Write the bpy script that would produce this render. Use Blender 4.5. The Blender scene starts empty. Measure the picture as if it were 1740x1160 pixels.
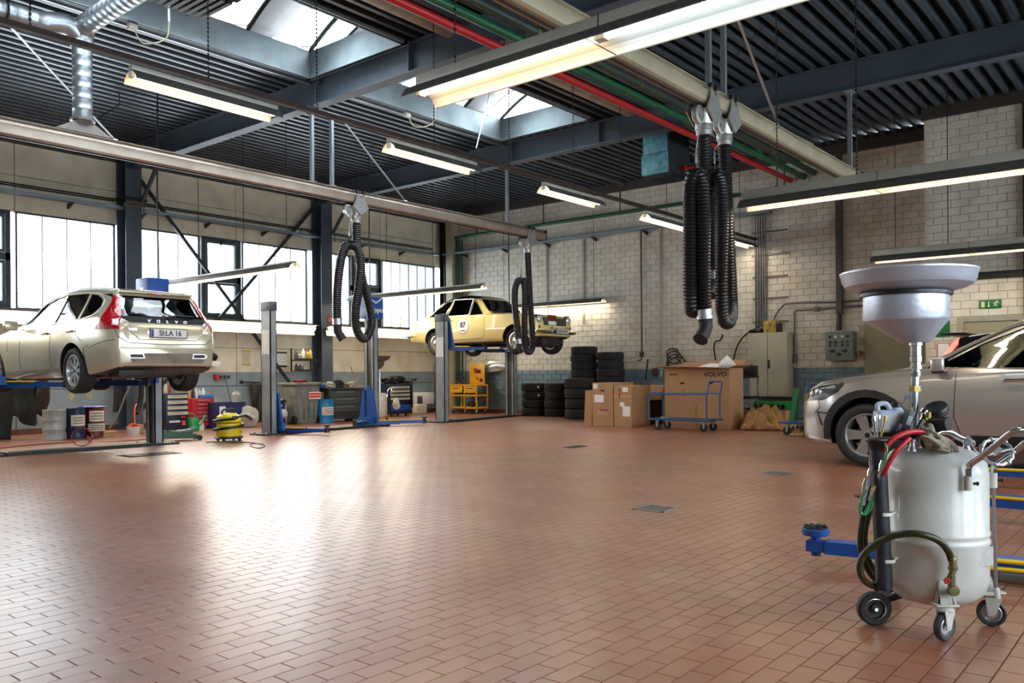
import bpy, bmesh, math, random
from mathutils import Vector, Matrix
from mathutils.bvhtree import BVHTree
R = random.Random(7)
PI = math.pi
sc = bpy.context.scene
COL = sc.collection
V = Vector
# ------------------------------------------------------------------ camera, sky, exposure
F, YAW, ROLL, CY, CX, HC = 1421.0, 0.6901859, -0.0073747, 635.06, 870.0, 1.1
cam = bpy.data.cameras.new('camera'); camo = bpy.data.objects.new('camera', cam); COL.objects.link(camo)
cam.sensor_width = 36; cam.lens = 36 * F / 1740; cam.shift_y = (CY - 580) / 1740; cam.clip_end = 200
_r0 = V((math.sin(YAW), -math.cos(YAW), 0)); _f0 = V((math.cos(YAW), math.sin(YAW), 0)); _z0 = V((0, 0, 1))
_a = _r0 * math.cos(ROLL) + _z0 * math.sin(ROLL); _b = -_r0 * math.sin(ROLL) + _z0 * math.cos(ROLL)
camo.matrix_world = Matrix(((_a.x, _b.x, -_f0.x, 0), (_a.y, _b.y, -_f0.y, 0), (_a.z, _b.z, -_f0.z, HC), (0, 0, 0, 1)))
sc.camera = camo
w = bpy.data.worlds.new('sky'); sc.world = w; w.use_nodes = True
bg = w.node_tree.nodes['Background']; bg.inputs[0].default_value = (0.86, 0.93, 1.0, 1); bg.inputs[1].default_value = 9.5
sc.view_settings.view_transform = 'Standard'; sc.view_settings.look = 'None'
sc.view_settings.exposure = 1.02; sc.view_settings.gamma = 1; sc.view_settings.use_curve_mapping = False
sc.cycles.max_bounces = 7; sc.cycles.diffuse_bounces = 4; sc.cycles.transparent_max_bounces = 24; sc.cycles.glossy_bounces = 3
sc.cycles.caustics_reflective = False; sc.cycles.caustics_refractive = False; sc.cycles.sample_clamp_indirect = 3
def portal(name, loc, rot, sx, sy):
    l = bpy.data.lights.new(name, 'AREA'); l.shape = 'RECTANGLE'; l.size = sx; l.size_y = sy; l.cycles.is_portal = True
    o = bpy.data.objects.new(name, l); COL.objects.link(o); o.location = loc; o.rotation_euler = rot
portal('sky_portal', (7, 17.75, 3.37), (-PI / 2, 0, 0), 22, 1.9)
portal('sky_portal', (4.5, 9.8, 6.35), (0, 0, 0), 18, 2.2)
portal('sky_portal', (3, -4.4, 2.6), (PI / 2, 0, 0), 12, 3.2)
# ------------------------------------------------------------------ a pixel of the photograph onto a plane of the room
_w = V((math.cos(YAW), math.sin(YAW), 0)); _r = V((math.sin(YAW), -math.cos(YAW), 0)); _u = V((0, 0, 1))
_r2 = _r * math.cos(ROLL) + _u * math.sin(ROLL); _u2 = -_r * math.sin(ROLL) + _u * math.cos(ROLL)
def on(px, py, ax, v):
    d = (px - CX) / F * _r2 - (py - CY) / F * _u2 + _w; i = 'xyz'.index(ax); c = V((0, 0, HC))
    return c + d * ((v - c[i]) / d[i])
def ox(px, py, v): return on(px, py, 'x', v)
def oy(px, py, v): return on(px, py, 'y', v)
def oz(px, py, v=0): return on(px, py, 'z', v)
def pix(p):
    d = V(p) - V((0, 0, HC)); c = d.dot(_w)
    return CX + F * d.dot(_r2) / c, CY - F * d.dot(_u2) / c, c
# ------------------------------------------------------------------ materials
def srgb(h):
    if isinstance(h, str):
        h = [int(h[i:i + 2], 16) / 255 for i in (0, 2, 4)]
    return tuple(((c + 0.055) / 1.055) ** 2.4 if c > 0.04 else c / 12.92 for c in h) + (1,)
_M = {}
def mat(name, col='808080', rough=0.5, metal=0.0, dirt=0.25, scale=6, bump=0.0, dark=None, coat=0, spec=0.5, bscale=None, trans=0, emit=None, tint=0.0):
    if name in _M: return _M[name]
    m = bpy.data.materials.new(name); m.use_nodes = True; nt = m.node_tree; N = nt.nodes; L = nt.links
    b = N['Principled BSDF']; c = srgb(col)
    b.inputs['Roughness'].default_value = rough; b.inputs['Metallic'].default_value = metal
    b.inputs['Base Color'].default_value = c; b.inputs['Specular IOR Level'].default_value = spec
    b.inputs['Coat Weight'].default_value = coat; b.inputs['Coat Roughness'].default_value = 0.05
    if emit: b.inputs['Emission Color'].default_value = srgb(emit[0]); b.inputs['Emission Strength'].default_value = emit[1]
    if dirt > 0 or bump > 0 or tint > 0:
        g = N.new('ShaderNodeNewGeometry'); n = N.new('ShaderNodeTexNoise'); n.inputs['Scale'].default_value = scale; n.inputs['Detail'].default_value = 5
        L.new(g.outputs['Position'], n.inputs['Vector'])
    if dirt > 0:
        r = N.new('ShaderNodeValToRGB'); r.color_ramp.elements[0].position = 0.32; r.color_ramp.elements[1].position = 0.62
        d = srgb(dark) if dark else tuple(x * 0.35 for x in c[:3]) + (1,)
        r.color_ramp.elements[0].color = tuple(c[i] * (1 - dirt) + d[i] * dirt for i in range(3)) + (1,); r.color_ramp.elements[1].color = c
        L.new(n.outputs['Fac'], r.inputs['Fac']); src = r.outputs['Color']
        if tint > 0:
            oi = N.new('ShaderNodeObjectInfo'); mr = N.new('ShaderNodeMapRange'); mr.inputs['To Min'].default_value = 1 - tint; mr.inputs['To Max'].default_value = 1 + tint * .6
            L.new(oi.outputs['Random'], mr.inputs['Value']); mx = N.new('ShaderNodeVectorMath'); mx.operation = 'SCALE'
            L.new(src, mx.inputs[0]); L.new(mr.outputs[0], mx.inputs['Scale']); src = mx.outputs[0]
        L.new(src, b.inputs['Base Color'])
        mr2 = N.new('ShaderNodeMapRange'); mr2.inputs['To Min'].default_value = min(1, rough + 0.15) if rough >= .28 else min(.26, rough + .06); mr2.inputs['To Max'].default_value = max(.285, rough - 0.08) if rough >= .28 else max(0.02, rough - .03)
        L.new(n.outputs['Fac'], mr2.inputs['Value']); L.new(mr2.outputs[0], b.inputs['Roughness'])
    if bump > 0:
        n2 = N.new('ShaderNodeTexNoise'); n2.inputs['Scale'].default_value = bscale or scale * 6; L.new(g.outputs['Position'], n2.inputs['Vector'])
        bp = N.new('ShaderNodeBump'); bp.inputs['Strength'].default_value = bump; bp.inputs['Distance'].default_value = 0.02
        L.new(n2.outputs['Fac'], bp.inputs['Height']); L.new(bp.outputs['Normal'], b.inputs['Normal'])
    _M[name] = m; return m
def glassmat(name, col=(0.75, 0.85, 0.85), gloss=0.12, rough=0.02, alpha=0.0, body='303638'):
    if name in _M: return _M[name]
    m = bpy.data.materials.new(name); m.use_nodes = True; nt = m.node_tree; N = nt.nodes; L = nt.links; N.clear()
    o = N.new('ShaderNodeOutputMaterial'); t = N.new('ShaderNodeBsdfTransparent'); t.inputs[0].default_value = tuple(col) + (1,)
    g = N.new('ShaderNodeBsdfGlossy'); g.inputs['Roughness'].default_value = rough
    mx = N.new('ShaderNodeMixShader'); fr = N.new('ShaderNodeFresnel'); fr.inputs[0].default_value = 1.45
    ad = N.new('ShaderNodeMath'); ad.operation = 'ADD'; ad.inputs[1].default_value = gloss; L.new(fr.outputs[0], ad.inputs[0])
    L.new(ad.outputs[0], mx.inputs[0]); L.new(t.outputs[0], mx.inputs[1]); L.new(g.outputs[0], mx.inputs[2])
    out = mx
    if alpha > 0:
        d = N.new('ShaderNodeBsdfDiffuse'); d.inputs[0].default_value = srgb(body); m2 = N.new('ShaderNodeMixShader'); m2.inputs[0].default_value = alpha
        L.new(mx.outputs[0], m2.inputs[1]); L.new(d.outputs[0], m2.inputs[2]); out = m2
    L.new(out.outputs[0], o.inputs[0]); _M[name] = m; return m
def glow(name, col, s):
    if name in _M: return _M[name]
    m = bpy.data.materials.new(name); m.use_nodes = True; b = m.node_tree.nodes['Principled BSDF']
    b.inputs['Emission Color'].default_value = srgb(col); b.inputs['Emission Strength'].default_value = s; b.inputs['Base Color'].default_value = (.8, .8, .8, 1); m.cycles.emission_sampling = 'NONE'
    _M[name] = m; return m
# ------------------------------------------------------------------ shapes
def B(): return bmesh.new()
def xf(vs, M_):
    if M_ is not None:
        for v in vs: v.co = M_ @ v.co
def TR(x=0, y=0, z=0, rz=0, rx=0, ry=0):
    return Matrix.Translation((x, y, z)) @ Matrix.Rotation(rz, 4, 'Z') @ Matrix.Rotation(ry, 4, 'Y') @ Matrix.Rotation(rx, 4, 'X')
def box(bm, x0, y0, z0, x1, y1, z1, M_=None, bev=0, seg=2):
    r = bmesh.ops.create_cube(bm, size=1); vs = r['verts']
    for v in vs: v.co = V((x0 + (v.co.x + .5) * (x1 - x0), y0 + (v.co.y + .5) * (y1 - y0), z0 + (v.co.z + .5) * (z1 - z0)))
    if bev:
        es = list({e for v in vs for e in v.link_edges}); q = bmesh.ops.bevel(bm, geom=es, offset=bev, segments=seg, affect='EDGES', profile=.5)
        vs = list({v for f in q['faces'] for v in f.verts} | {v for v in vs if v.is_valid})
    xf(vs, M_); return vs
def bar(bm, p0, p1, w_, h_, up=V((0, 0, 1))):
    p0, p1 = V(p0), V(p1); d = p1 - p0; L_ = d.length; x = d / L_
    up = V(up)
    if abs(x.dot(up)) > .99: up = V((1, 0, 0))
    y = up.cross(x).normalized(); z = x.cross(y)
    M_ = Matrix((x, y, z)).transposed().to_4x4(); M_.translation = p0
    return box(bm, 0, -w_ / 2, -h_ / 2, L_, w_ / 2, h_ / 2, M_)
def catmull(pts, n=6):
    P = [V(p) for p in pts]; out = []
    for i in range(len(P) - 1):
        a, b, c, d = P[max(i - 1, 0)], P[i], P[i + 1], P[min(i + 2, len(P) - 1)]
        for k in range(n):
            t = k / n; out.append(.5 * ((2 * b) + (c - a) * t + (2 * a - 5 * b + 4 * c - d) * t * t + (3 * b - a - 3 * c + d) * t ** 3))
    out.append(P[-1]); return out
def tube(bm, pts, r, seg=8, sm=0, caps=True, rf=None, closed=False):
    P = catmull(pts, sm) if sm else [V(p) for p in pts]
    n = len(P); rings = []; prev = None
    for i in range(n):
        t = ((P[(i + 1) % n] - P[i - 1]) if closed else (P[min(i + 1, n - 1)] - P[max(i - 1, 0)])).normalized()
        if prev is None:
            a = V((0, 0, 1)) if abs(t.z) < .9 else V((1, 0, 0)); u = t.cross(a).normalized()
        else:
            u = (prev - t * prev.dot(t)); u = u.normalized() if u.length > 1e-6 else t.orthogonal().normalized()
        prev = u; v = t.cross(u); rr = (rf(i, n) if rf else 1) * r
        rings.append([bm.verts.new(P[i] + (u * math.cos(2 * PI * k / seg) + v * math.sin(2 * PI * k / seg)) * rr) for k in range(seg)])
    for i in range(n if closed else n - 1):
        a, b = rings[i], rings[(i + 1) % n]
        for k in range(seg): bm.faces.new((a[k], a[(k + 1) % seg], b[(k + 1) % seg], b[k]))
    if caps and not closed:
        bm.faces.new(rings[0][::-1]); bm.faces.new(rings[-1])
def cyl(bm, p0, p1, r0, r1=None, seg=16):
    r1 = r0 if r1 is None else r1; tube(bm, [p0, p1], 1, seg, rf=lambda i, n: (r0, r1)[i])
def lathe(bm, prof, seg=24, M_=None, close=True, ang=2 * PI):
    vs = []; full = ang > 6.28
    m = seg if full else seg + 1
    rings = []
    for r, z in prof:
        if r < 1e-6:
            v = bm.verts.new((0, 0, z)); rings.append([v] * m); vs.append(v)
        else:
            q = [bm.verts.new((r * math.cos(ang * k / seg), r * math.sin(ang * k / seg), z)) for k in range(m)]; rings.append(q); vs += q
    for a, b in zip(rings, rings[1:]):
        for k in range(seg):
            k2 = (k + 1) % m; f = []
            for v in (a[k], a[k2], b[k2], b[k]):
                if v not in f: f.append(v)
            if len(f) > 2: bm.faces.new(f)
    xf(vs, M_); return vs
def prism(bm, poly, z0, z1, M_=None):
    a = [bm.verts.new((x, y, z0)) for x, y in poly]; b = [bm.verts.new((x, y, z1)) for x, y in poly]; n = len(poly)
    bm.faces.new(a[::-1]); bm.faces.new(b)
    for i in range(n): bm.faces.new((a[i], a[(i + 1) % n], b[(i + 1) % n], b[i]))
    xf(a + b, M_); return a + b
XZ = Matrix.Rotation(PI / 2, 4, 'X')            # a polygon (x, z) extruded towards -y
YZ = Matrix(((0, 0, 1, 0), (1, 0, 0, 0), (0, 1, 0, 0), (0, 0, 0, 1)))   # a polygon (y, z) extruded along x
def ball(bm, c, r, sx=1, sy=1, sz=1, seg=12):
    q = bmesh.ops.create_uvsphere(bm, u_segments=seg, v_segments=max(6, seg // 2), radius=r)['verts']
    for v in q: v.co = V((v.co.x * sx, v.co.y * sy, v.co.z * sz)) + V(c)
    return q
def blob(bm, c, s, amp, seed, sub=3, flat=None):
    rr = random.Random(seed); ph = [(rr.uniform(2, 7), rr.uniform(2, 7), rr.uniform(2, 7), rr.uniform(0, 6)) for _ in range(6)]
    q = bmesh.ops.create_icosphere(bm, subdivisions=sub, radius=1)['verts']
    for v in q:
        n = sum(math.sin(a * v.co.x + b * v.co.y + d * v.co.z + e) for a, b, d, e in ph) / 6
        p = v.co * (1 + amp * n * 2.2); v.co = V((p.x * s[0], p.y * s[1], p.z * s[2])) + V(c)
        if flat is not None and v.co.z < flat: v.co.z = flat
def obj(name, bm, m, parent=None, loc=None, rot=None, label=None, kind=None, angle=35, bevel=0, **kw):
    bmesh.ops.recalc_face_normals(bm, faces=bm.faces[:])
    me = bpy.data.meshes.new(name); bm.to_mesh(me); bm.free()
    for p in me.polygons: p.use_smooth = True
    me.set_sharp_from_angle(angle=math.radians(angle))
    return mobj(name, me, m, parent, loc, rot, label, kind, bevel)
def mobj(name, me, m, parent=None, loc=None, rot=None, label=None, kind=None, bevel=0):
    for q in (m if isinstance(m, (list, tuple)) else [m]):
        if q is not None and len(me.materials) < (len(m) if isinstance(m, (list, tuple)) else 1): me.materials.append(q)
    o = bpy.data.objects.new(name, me); COL.objects.link(o)
    if parent is not None: o.parent = parent
    if loc is not None: o.location = loc
    if rot is not None: o.rotation_euler = rot if not isinstance(rot, (int, float)) else (0, 0, rot)
    if label: o['label'] = label
    if kind: o['kind'] = kind
    if bevel:
        b = o.modifiers.new('b', 'BEVEL'); b.width = bevel; b.segments = 2; b.limit_method = 'ANGLE'
    return o
def tag(o, label, cat, group=None, kind=None):
    o['label'] = label; o['category'] = cat
    if group: o['group'] = group
    if kind: o['kind'] = kind
    return o
def thing(name, label, cat, loc=(0, 0, 0), rz=0, group=None):
    o = bpy.data.objects.new(name, None); COL.objects.link(o); o.location = loc
    o.rotation_euler = rz if isinstance(rz, tuple) else (0, 0, rz); o.empty_display_size = .1
    return tag(o, label, cat, group)
def kids(o): return [c for c in COL.objects if c.parent == o]
def dup(root, label=None, loc=None, rz=None, group=None):
    def cp(o, par):
        c = o.copy(); COL.objects.link(c)
        if par is not None: c.parent = par
        for ch in list(o.children): cp(ch, c)
        return c
    r = cp(root, None)
    if label: r['label'] = label
    if loc is not None: r.location = loc
    if rz is not None: r.rotation_euler = (0, 0, rz)
    if group: r['group'] = group
    return r
def text(name, s, size, m, parent, loc, rot, depth=.002, sx=1, align='CENTER', label=None):
    c = bpy.data.curves.new('t', 'FONT'); c.body = s; c.size = size; c.extrude = depth; c.offset = size * .018; c.align_x = align; c.align_y = 'CENTER'
    t = bpy.data.objects.new('t', c); me = bpy.data.meshes.new_from_object(t); bpy.data.objects.remove(t)
    for v in me.vertices: v.co.x *= sx
    o = mobj(name, me, m, parent, loc, rot, label); return o
def struct(name, bm, m, parent=None, angle=35, label=None, kind=None):
    o = obj(name, bm, m, parent, angle=angle, label=label)
    if parent is None: o['kind'] = 'structure'
    if kind: o['kind'] = kind
    return o
# common materials
STEEL = mat('dark_blue_grey_steel', '4a5663', .5, .0, .35, 1.2, .1)
GALV = mat('galvanised_metal', 'b8c2c8', .3, .85, .35, 3)
CHROME = mat('chrome', 'd8d8d8', .12, 1, .15, 8)
ALU = mat('aluminium', 'b9bcc0', .35, .9, .25, 5)
RUBBER = mat('black_rubber', '1c1c1e', .6, 0, .3, 9, .2)
BLACK = mat('black_plastic', '161618', .4, 0, .2, 9)
BLUE = mat('blue_lift_paint', '0f4f9e', .35, 0, .3, 7, dark='0a2a55')
GREYP = mat('grey_post_paint', '8d979c', .45, 0, .45, 3, dark='4a4f50')
YEL = mat('yellow_paint', 'f0c818', .4, 0, .2, 7)
WHITE = mat('white_paint', 'e4e4de', .5, 0, .15, 4)
RED = mat('red_paint', 'b81d1d', .4, 0, .2, 5)
DARK = mat('dark_grime_steel', '33322f', .5, .3, .5, 6, .2)
CARD = mat('brown_cardboard', 'ad8760', .8, 0, .15, 3)
PAPER = mat('white_paper', 'e8e8e4', .8, 0, .1, 30, dark='9a9a98')
GREEN = mat('green_paint', '0f7a45', .4, 0, .2, 5)
# ================================================================== THE SETTING
def floormat(name, per_object):
    m = bpy.data.materials.new(name); m.use_nodes = True; nt = m.node_tree; N = nt.nodes; L = nt.links; b = N['Principled BSDF']
    g = N.new('ShaderNodeNewGeometry')
    def noise(s, d=4, st=None):
        n = N.new('ShaderNodeTexNoise'); n.inputs['Scale'].default_value = s; n.inputs['Detail'].default_value = d
        if st:
            mp = N.new('ShaderNodeMapping'); mp.inputs['Scale'].default_value = st; L.new(g.outputs['Position'], mp.inputs[0]); L.new(mp.outputs[0], n.inputs[0])
        else: L.new(g.outputs['Position'], n.inputs['Vector'])
        return n.outputs['Fac']
    def ramp(v, a, b_, c0, c1):
        r = N.new('ShaderNodeValToRGB'); r.color_ramp.elements[0].position = a; r.color_ramp.elements[1].position = b_
        r.color_ramp.elements[0].color = c0; r.color_ramp.elements[1].color = c1; L.new(v, r.inputs[0]); return r.outputs[0]
    def mix(f, a, c, mode='MIX'):
        x = N.new('ShaderNodeMix'); x.data_type = 'RGBA'; x.blend_type = mode
        if isinstance(f, float): x.inputs[0].default_value = f
        else: L.new(f, x.inputs[0])
        for k, s in ((6, a), (7, c)):
            if isinstance(s, tuple): x.inputs[k].default_value = s
            else: L.new(s, x.inputs[k])
        return x.outputs[2]
    if per_object: t = N.new('ShaderNodeObjectInfo').outputs['Random']
    else:
        a = N.new('ShaderNodeAttribute'); a.attribute_name = 'tint'; t = a.outputs['Fac']
    base = ramp(t, 0, 1, srgb('935c44'), srgb('a66d52'))
    base = mix(ramp(noise(1.1, 6), .38, .68, (0, 0, 0, 1), (1, 1, 1, 1)), base, srgb('8a5038'))
    base = mix(ramp(noise(.35, 3), .45, .75, (0, 0, 0, 1), (.35, .35, .35, 1)), base, srgb('a4633f'))
    # wheel marks: parts of rings, worn into the tiles
    def ring(cx_, cy_, r_, w_, lo):
        s = N.new('ShaderNodeVectorMath'); s.operation = 'DISTANCE'; s.inputs[1].default_value = (cx_, cy_, 0); L.new(g.outputs['Position'], s.inputs[0])
        q = N.new('ShaderNodeMath'); q.operation = 'SUBTRACT'; q.inputs[1].default_value = r_; L.new(s.outputs['Value'], q.inputs[0])
        q2 = N.new('ShaderNodeMath'); q2.operation = 'ABSOLUTE'; L.new(q.outputs[0], q2.inputs[0])
        mr = N.new('ShaderNodeMapRange'); mr.inputs['From Max'].default_value = w_; mr.inputs['To Min'].default_value = 1; mr.inputs['To Max'].default_value = 0; L.new(q2.outputs[0], mr.inputs[0])
        n = ramp(noise(.9 + lo, 2), .5, .62, (0, 0, 0, 1), (1, 1, 1, 1)); mm = N.new('ShaderNodeMath'); mm.operation = 'MULTIPLY'; L.new(mr.outputs[0], mm.inputs[0]); L.new(n, mm.inputs[1]); return mm.outputs[0]
    for a in ((6.2, 5.4, 2.3, .08, 0), (9, 1.5, 5.2, .08, .4), (2.2, 9.5, 3.1, .08, .1)):
        base = mix(ring(*a), base, srgb('80513c'))
    # pale scuffs running along the aisle
    sc_ = ramp(noise(3.2, 4, (1, .22, 1)), .5, .9, (0, 0, 0, 1), (.45, .45, .45, 1)); base = mix(sc_, base, srgb('c2a18e'))
    L.new(base, b.inputs['Base Color'])
    rr = N.new('ShaderNodeMapRange'); rr.inputs['To Min'].default_value = .30; rr.inputs['To Max'].default_value = .5; L.new(noise(2.2, 5), rr.inputs[0]); L.new(rr.outputs[0], b.inputs['Roughness'])
    b.inputs['Specular IOR Level'].default_value = .6; b.inputs['Coat Weight'].default_value = .85; b.inputs['Coat Roughness'].default_value = .3
    bp = N.new('ShaderNodeBump'); bp.inputs['Strength'].default_value = .12; bp.inputs['Distance'].default_value = .01; L.new(noise(60, 3), bp.inputs['Height']); L.new(bp.outputs[0], b.inputs['Normal'])
    return m
bm = B(); box(bm, -4.6, -4.6, -.2, 18.2, 17.8, -.0035)
floor = struct('floor', bm, mat('tile_grout', '84604a', .85, 0, .4, 4))
PX, PY, JT = .2, .0975, .0036
cells = []
for j in range(int(4.0 / PY) * -1, int(17.7 / PY)):
    off = (j % 2) * PX / 2
    for i in range(-5, int(18.0 / PX) + 1):
        x, y = i * PX + off, j * PY
        if x > 17.95 or y > 17.5: continue
        c = (x + PX / 2, y + PY / 2, 0)
        if c[0] * _w.x + c[1] * _w.y < 1.6: continue
        px, py, d = pix(c)
        if -60 < px < 1800 and py < 1230: cells.append((d, x, y, py < 1165 and 0 < px < 1740))
cells.sort()
front = [c for c in cells if c[3]][:300]; fs = {(c[1], c[2]) for c in front}
def tile_geo(vs, fsx, x, y, sx, sy, h0, h1, seed):
    rr = random.Random(seed); k = len(vs); t = [rr.uniform(-.00025, .0001) for _ in range(4)]; e = .0012
    vs += [(x, y, h0), (x + sx, y, h0), (x + sx, y + sy, h0), (x, y + sy, h0)]
    vs += [(x + e, y + e, h1 + t[0]), (x + sx - e, y + e, h1 + t[1]), (x + sx - e, y + sy - e, h1 + t[2]), (x + e, y + sy - e, h1 + t[3])]
    fsx += [(k + 4, k + 5, k + 6, k + 7)] + [(k + a, k + (a + 1) % 4, k + 4 + (a + 1) % 4, k + 4 + a) for a in range(4)]
tm = []
TM1 = floormat('terracotta_tile', True)
for v in range(6):
    a, f = [], []; tile_geo(a, f, JT / 2, JT / 2, PX - JT, PY - JT, -.006, 0, v); me = bpy.data.meshes.new('floor_tile'); me.from_pydata(a, [], f); me.materials.append(TM1); tm.append(me)
for n, c in enumerate(front):
    o = bpy.data.objects.new('floor_tile', tm[n % 6]); COL.objects.link(o); o.parent = floor; o.location = (c[1], c[2], 0)
a, f, tv = [], [], []
for n, c in enumerate(cells):
    if (c[1], c[2]) in fs: continue
    tile_geo(a, f, c[1] + JT / 2, c[2] + JT / 2, PX - JT, PY - JT, -.008, 0, n); q = R.random(); tv += [q] * 5
me = bpy.data.meshes.new('floor_tiles'); me.from_pydata(a, [], f); at = me.attributes.new('tint', 'FLOAT', 'FACE'); at.data.foreach_set('value', tv)
mobj('floor_tiles', me, floormat('terracotta_tiles', False), floor, kind='stuff')
# ---- floor drains and stains
def drain(loc, s, rz, label):
    t = thing('floor_drain', label, 'drain', loc, rz); b1 = B(); 
    for q in ((-s, -s, s, -s + .02), (-s, s - .02, s, s), (-s, -s, -s + .02, s), (s - .02, -s, s, s)): box(b1, q[0], q[1], 0, q[2], q[3], .006)
    obj('frame', b1, GALV, t); b1 = B(); box(b1, -s + .02, -s + .02, 0, s - .02, s - .02, .002); obj('pan', b1, DARK, t)
    b1 = B(); k = -s + .035
    while k < s - .03: box(b1, k, -s + .02, .002, k + .016, s - .02, .006); k += .03
    obj('grate', b1, mat('worn_grate', '8d8a80', .5, .6, .4, 9), t, kind='stuff')
drain(oz(1115, 864), .14, 0, 'square metal floor drain in the middle of the tiles, nearest the camera')
drain(oz(1320, 804), .14, 0, 'square metal floor drain in front of the silver car front wheel')
def plate(loc, a, b_, label):
    t = thing('floor_hatch', label, 'hatch', loc); b1 = B(); box(b1, -a, -b_, 0, a, b_, .006, bev=.003); obj('plate', b1, DARK, t)
    b1 = B(); box(b1, -a * .9, -b_ * .86, .006, a * .9, b_ * .86, .009); obj('lid', b1, mat('oily_black', '1c1a18', .25, 0, .3, 5), t)
plate(oz(255, 772), .38, .2, 'dark oily steel hatch in the floor in front of the left lift')
plate(oz(978, 759), .2, .09, 'small dark steel hatch in the middle of the floor')
# ---- painted walls
def paint(name, hi, lo, zb=1.19, r=.55):
    m = bpy.data.materials.new(name); m.use_nodes = True; nt = m.node_tree; N = nt.nodes; L = nt.links; b = N['Principled BSDF']
    g = N.new('ShaderNodeNewGeometry'); s = N.new('ShaderNodeSeparateXYZ'); L.new(g.outputs['Position'], s.inputs[0])
    c = N.new('ShaderNodeMath'); c.operation = 'GREATER_THAN'; c.inputs[1].default_value = zb; L.new(s.outputs['Z'], c.inputs[0])
    x = N.new('ShaderNodeMix'); x.data_type = 'RGBA'; L.new(c.outputs[0], x.inputs[0]); x.inputs[6].default_value = srgb(lo); x.inputs[7].default_value = srgb(hi)
    n = N.new('ShaderNodeTexNoise'); n.inputs['Scale'].default_value = 2.5; n.inputs['Detail'].default_value = 7; L.new(g.outputs['Position'], n.inputs[0])
    rp = N.new('ShaderNodeValToRGB'); rp.color_ramp.elements[0].position = .3; rp.color_ramp.elements[0].color = (.72, .7, .66, 1); rp.color_ramp.elements[1].position = .6; L.new(n.outputs[0], rp.inputs[0])
    y = N.new('ShaderNodeMix'); y.data_type = 'RGBA'; y.blend_type = 'MULTIPLY'; y.inputs[0].default_value = .7; L.new(x.outputs[2], y.inputs[6]); L.new(rp.outputs[0], y.inputs[7])
    L.new(y.outputs[2], b.inputs['Base Color']); b.inputs['Roughness'].default_value = r
    n2 = N.new('ShaderNodeTexNoise'); n2.inputs['Scale'].default_value = 45; L.new(g.outputs['Position'], n2.inputs[0])
    bp = N.new('ShaderNodeBump'); bp.inputs['Strength'].default_value = .25; bp.inputs['Distance'].default_value = .01; L.new(n2.outputs[0], bp.inputs['Height']); L.new(bp.outputs[0], b.inputs['Normal'])
    return m
BRICKP = paint('painted_brick', 'd9d5c8', '6d8794'); MORT = paint('painted_mortar', 'bcb8ab', '566b76'); CONC = paint('painted_concrete', 'e6dfc8', '8b9aa0')
def brick_wall(wname, X, ya, yb, z0, z1, holes=()):
    bm = B(); box(bm, X, ya - .1, 0, X + .3, yb, z1); wall = struct(wname, bm, MORT)
    bh, bl, jt = .14, .29, .008; cs = []
    for k in range(int((z1 - z0) / bh) + 1):
        z = z0 + k * bh; zt = min(z + bh - jt, z1); 
        if zt - z < .03: continue
        y = ya - (k % 2) * bl / 2
        while y < yb:
            a, b_ = max(y, ya), min(y + bl - jt, yb); y += bl
            if b_ - a < .03: continue
            if any(h[0] < (a + b_) / 2 < h[1] and h[2] < (z + zt) / 2 < h[3] for h in holes): continue
            cs.append((pix((X, (a + b_) / 2, z))[2], a, b_, z, zt))
    cs.sort(); full = [c for c in cs if c[2] - c[1] > bl - jt - .002 and c[4] - c[3] > bh - jt - .002]
    pick = full[:300]; ps = {id(c) for c in pick}
    ms = []
    for v in range(5):
        rr = random.Random(v); d = [.012 + rr.uniform(-.002, .003) for _ in range(4)]; e = .003; L1, H1 = bl - jt, bh - jt
        me = bpy.data.meshes.new('brick'); me.from_pydata([(.004, 0, 0), (.004, L1, 0), (.004, L1, H1), (.004, 0, H1), (-d[0], e, e), (-d[1], L1 - e, e), (-d[2], L1 - e, H1 - e), (-d[3], e, H1 - e)], [],
            [(4, 7, 6, 5), (0, 4, 5, 1), (1, 5, 6, 2), (2, 6, 7, 3), (3, 7, 4, 0)]); me.materials.append(BRICKP); ms.append(me)
    for n, c in enumerate(pick):
        o = bpy.data.objects.new('brick', ms[n % 5]); COL.objects.link(o); o.parent = wall; o.location = (X, c[1], c[3])
    vs, fx = [], []
    for c in cs:
        if id(c) in ps: continue
        k = len(vs); d = [.012 + R.uniform(-.002, .003) for _ in range(4)]; e = .003
        vs += [(X + .004, c[1], c[3]), (X + .004, c[2], c[3]), (X + .004, c[2], c[4]), (X + .004, c[1], c[4]), (X - d[0], c[1] + e, c[3] + e), (X - d[1], c[2] - e, c[3] + e), (X - d[2], c[2] - e, c[4] - e), (X - d[3], c[1] + e, c[4] - e)]
        fx += [tuple(k + q for q in f_) for f_ in ((4, 7, 6, 5), (0, 4, 5, 1), (1, 5, 6, 2), (2, 6, 7, 3), (3, 7, 4, 0))]
    me = bpy.data.meshes.new('bricks'); me.from_pydata(vs, [], fx); mobj('bricks', me, BRICKP, wall, kind='stuff'); return wall
brick_wall('wall_back', 18.0, 3.9, 17.6, .1, 5.68, holes=[(4.1, 5.42, 0, 2.1), (16.85, 17.12, 0, 9)])
brick_wall('wall_right', 16.6, 2.3, 3.86, .1, 5.68, holes=[(2.38, 3.3, 0, 2.04)])
bm = B(); box(bm, 16.6, 3.86, 0, 18, 3.9, 5.68); struct('trim_9', bm, BRICKP)
bm = B(); box(bm, 18, -4.6, 0, 18.3, 3.8, 5.85); box(bm, -4.6, -4.7, 0, 18.2, -4.5, .9); box(bm, -4.6, -4.7, 4.2, 18.2, -4.5, 6.2)
for k in range(8): box(bm, -4.6 + k * 3.2, -4.7, .9, -4.3 + k * 3.2 + .3, -4.5, 4.2)
struct('wall_near', bm, CONC)
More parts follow.
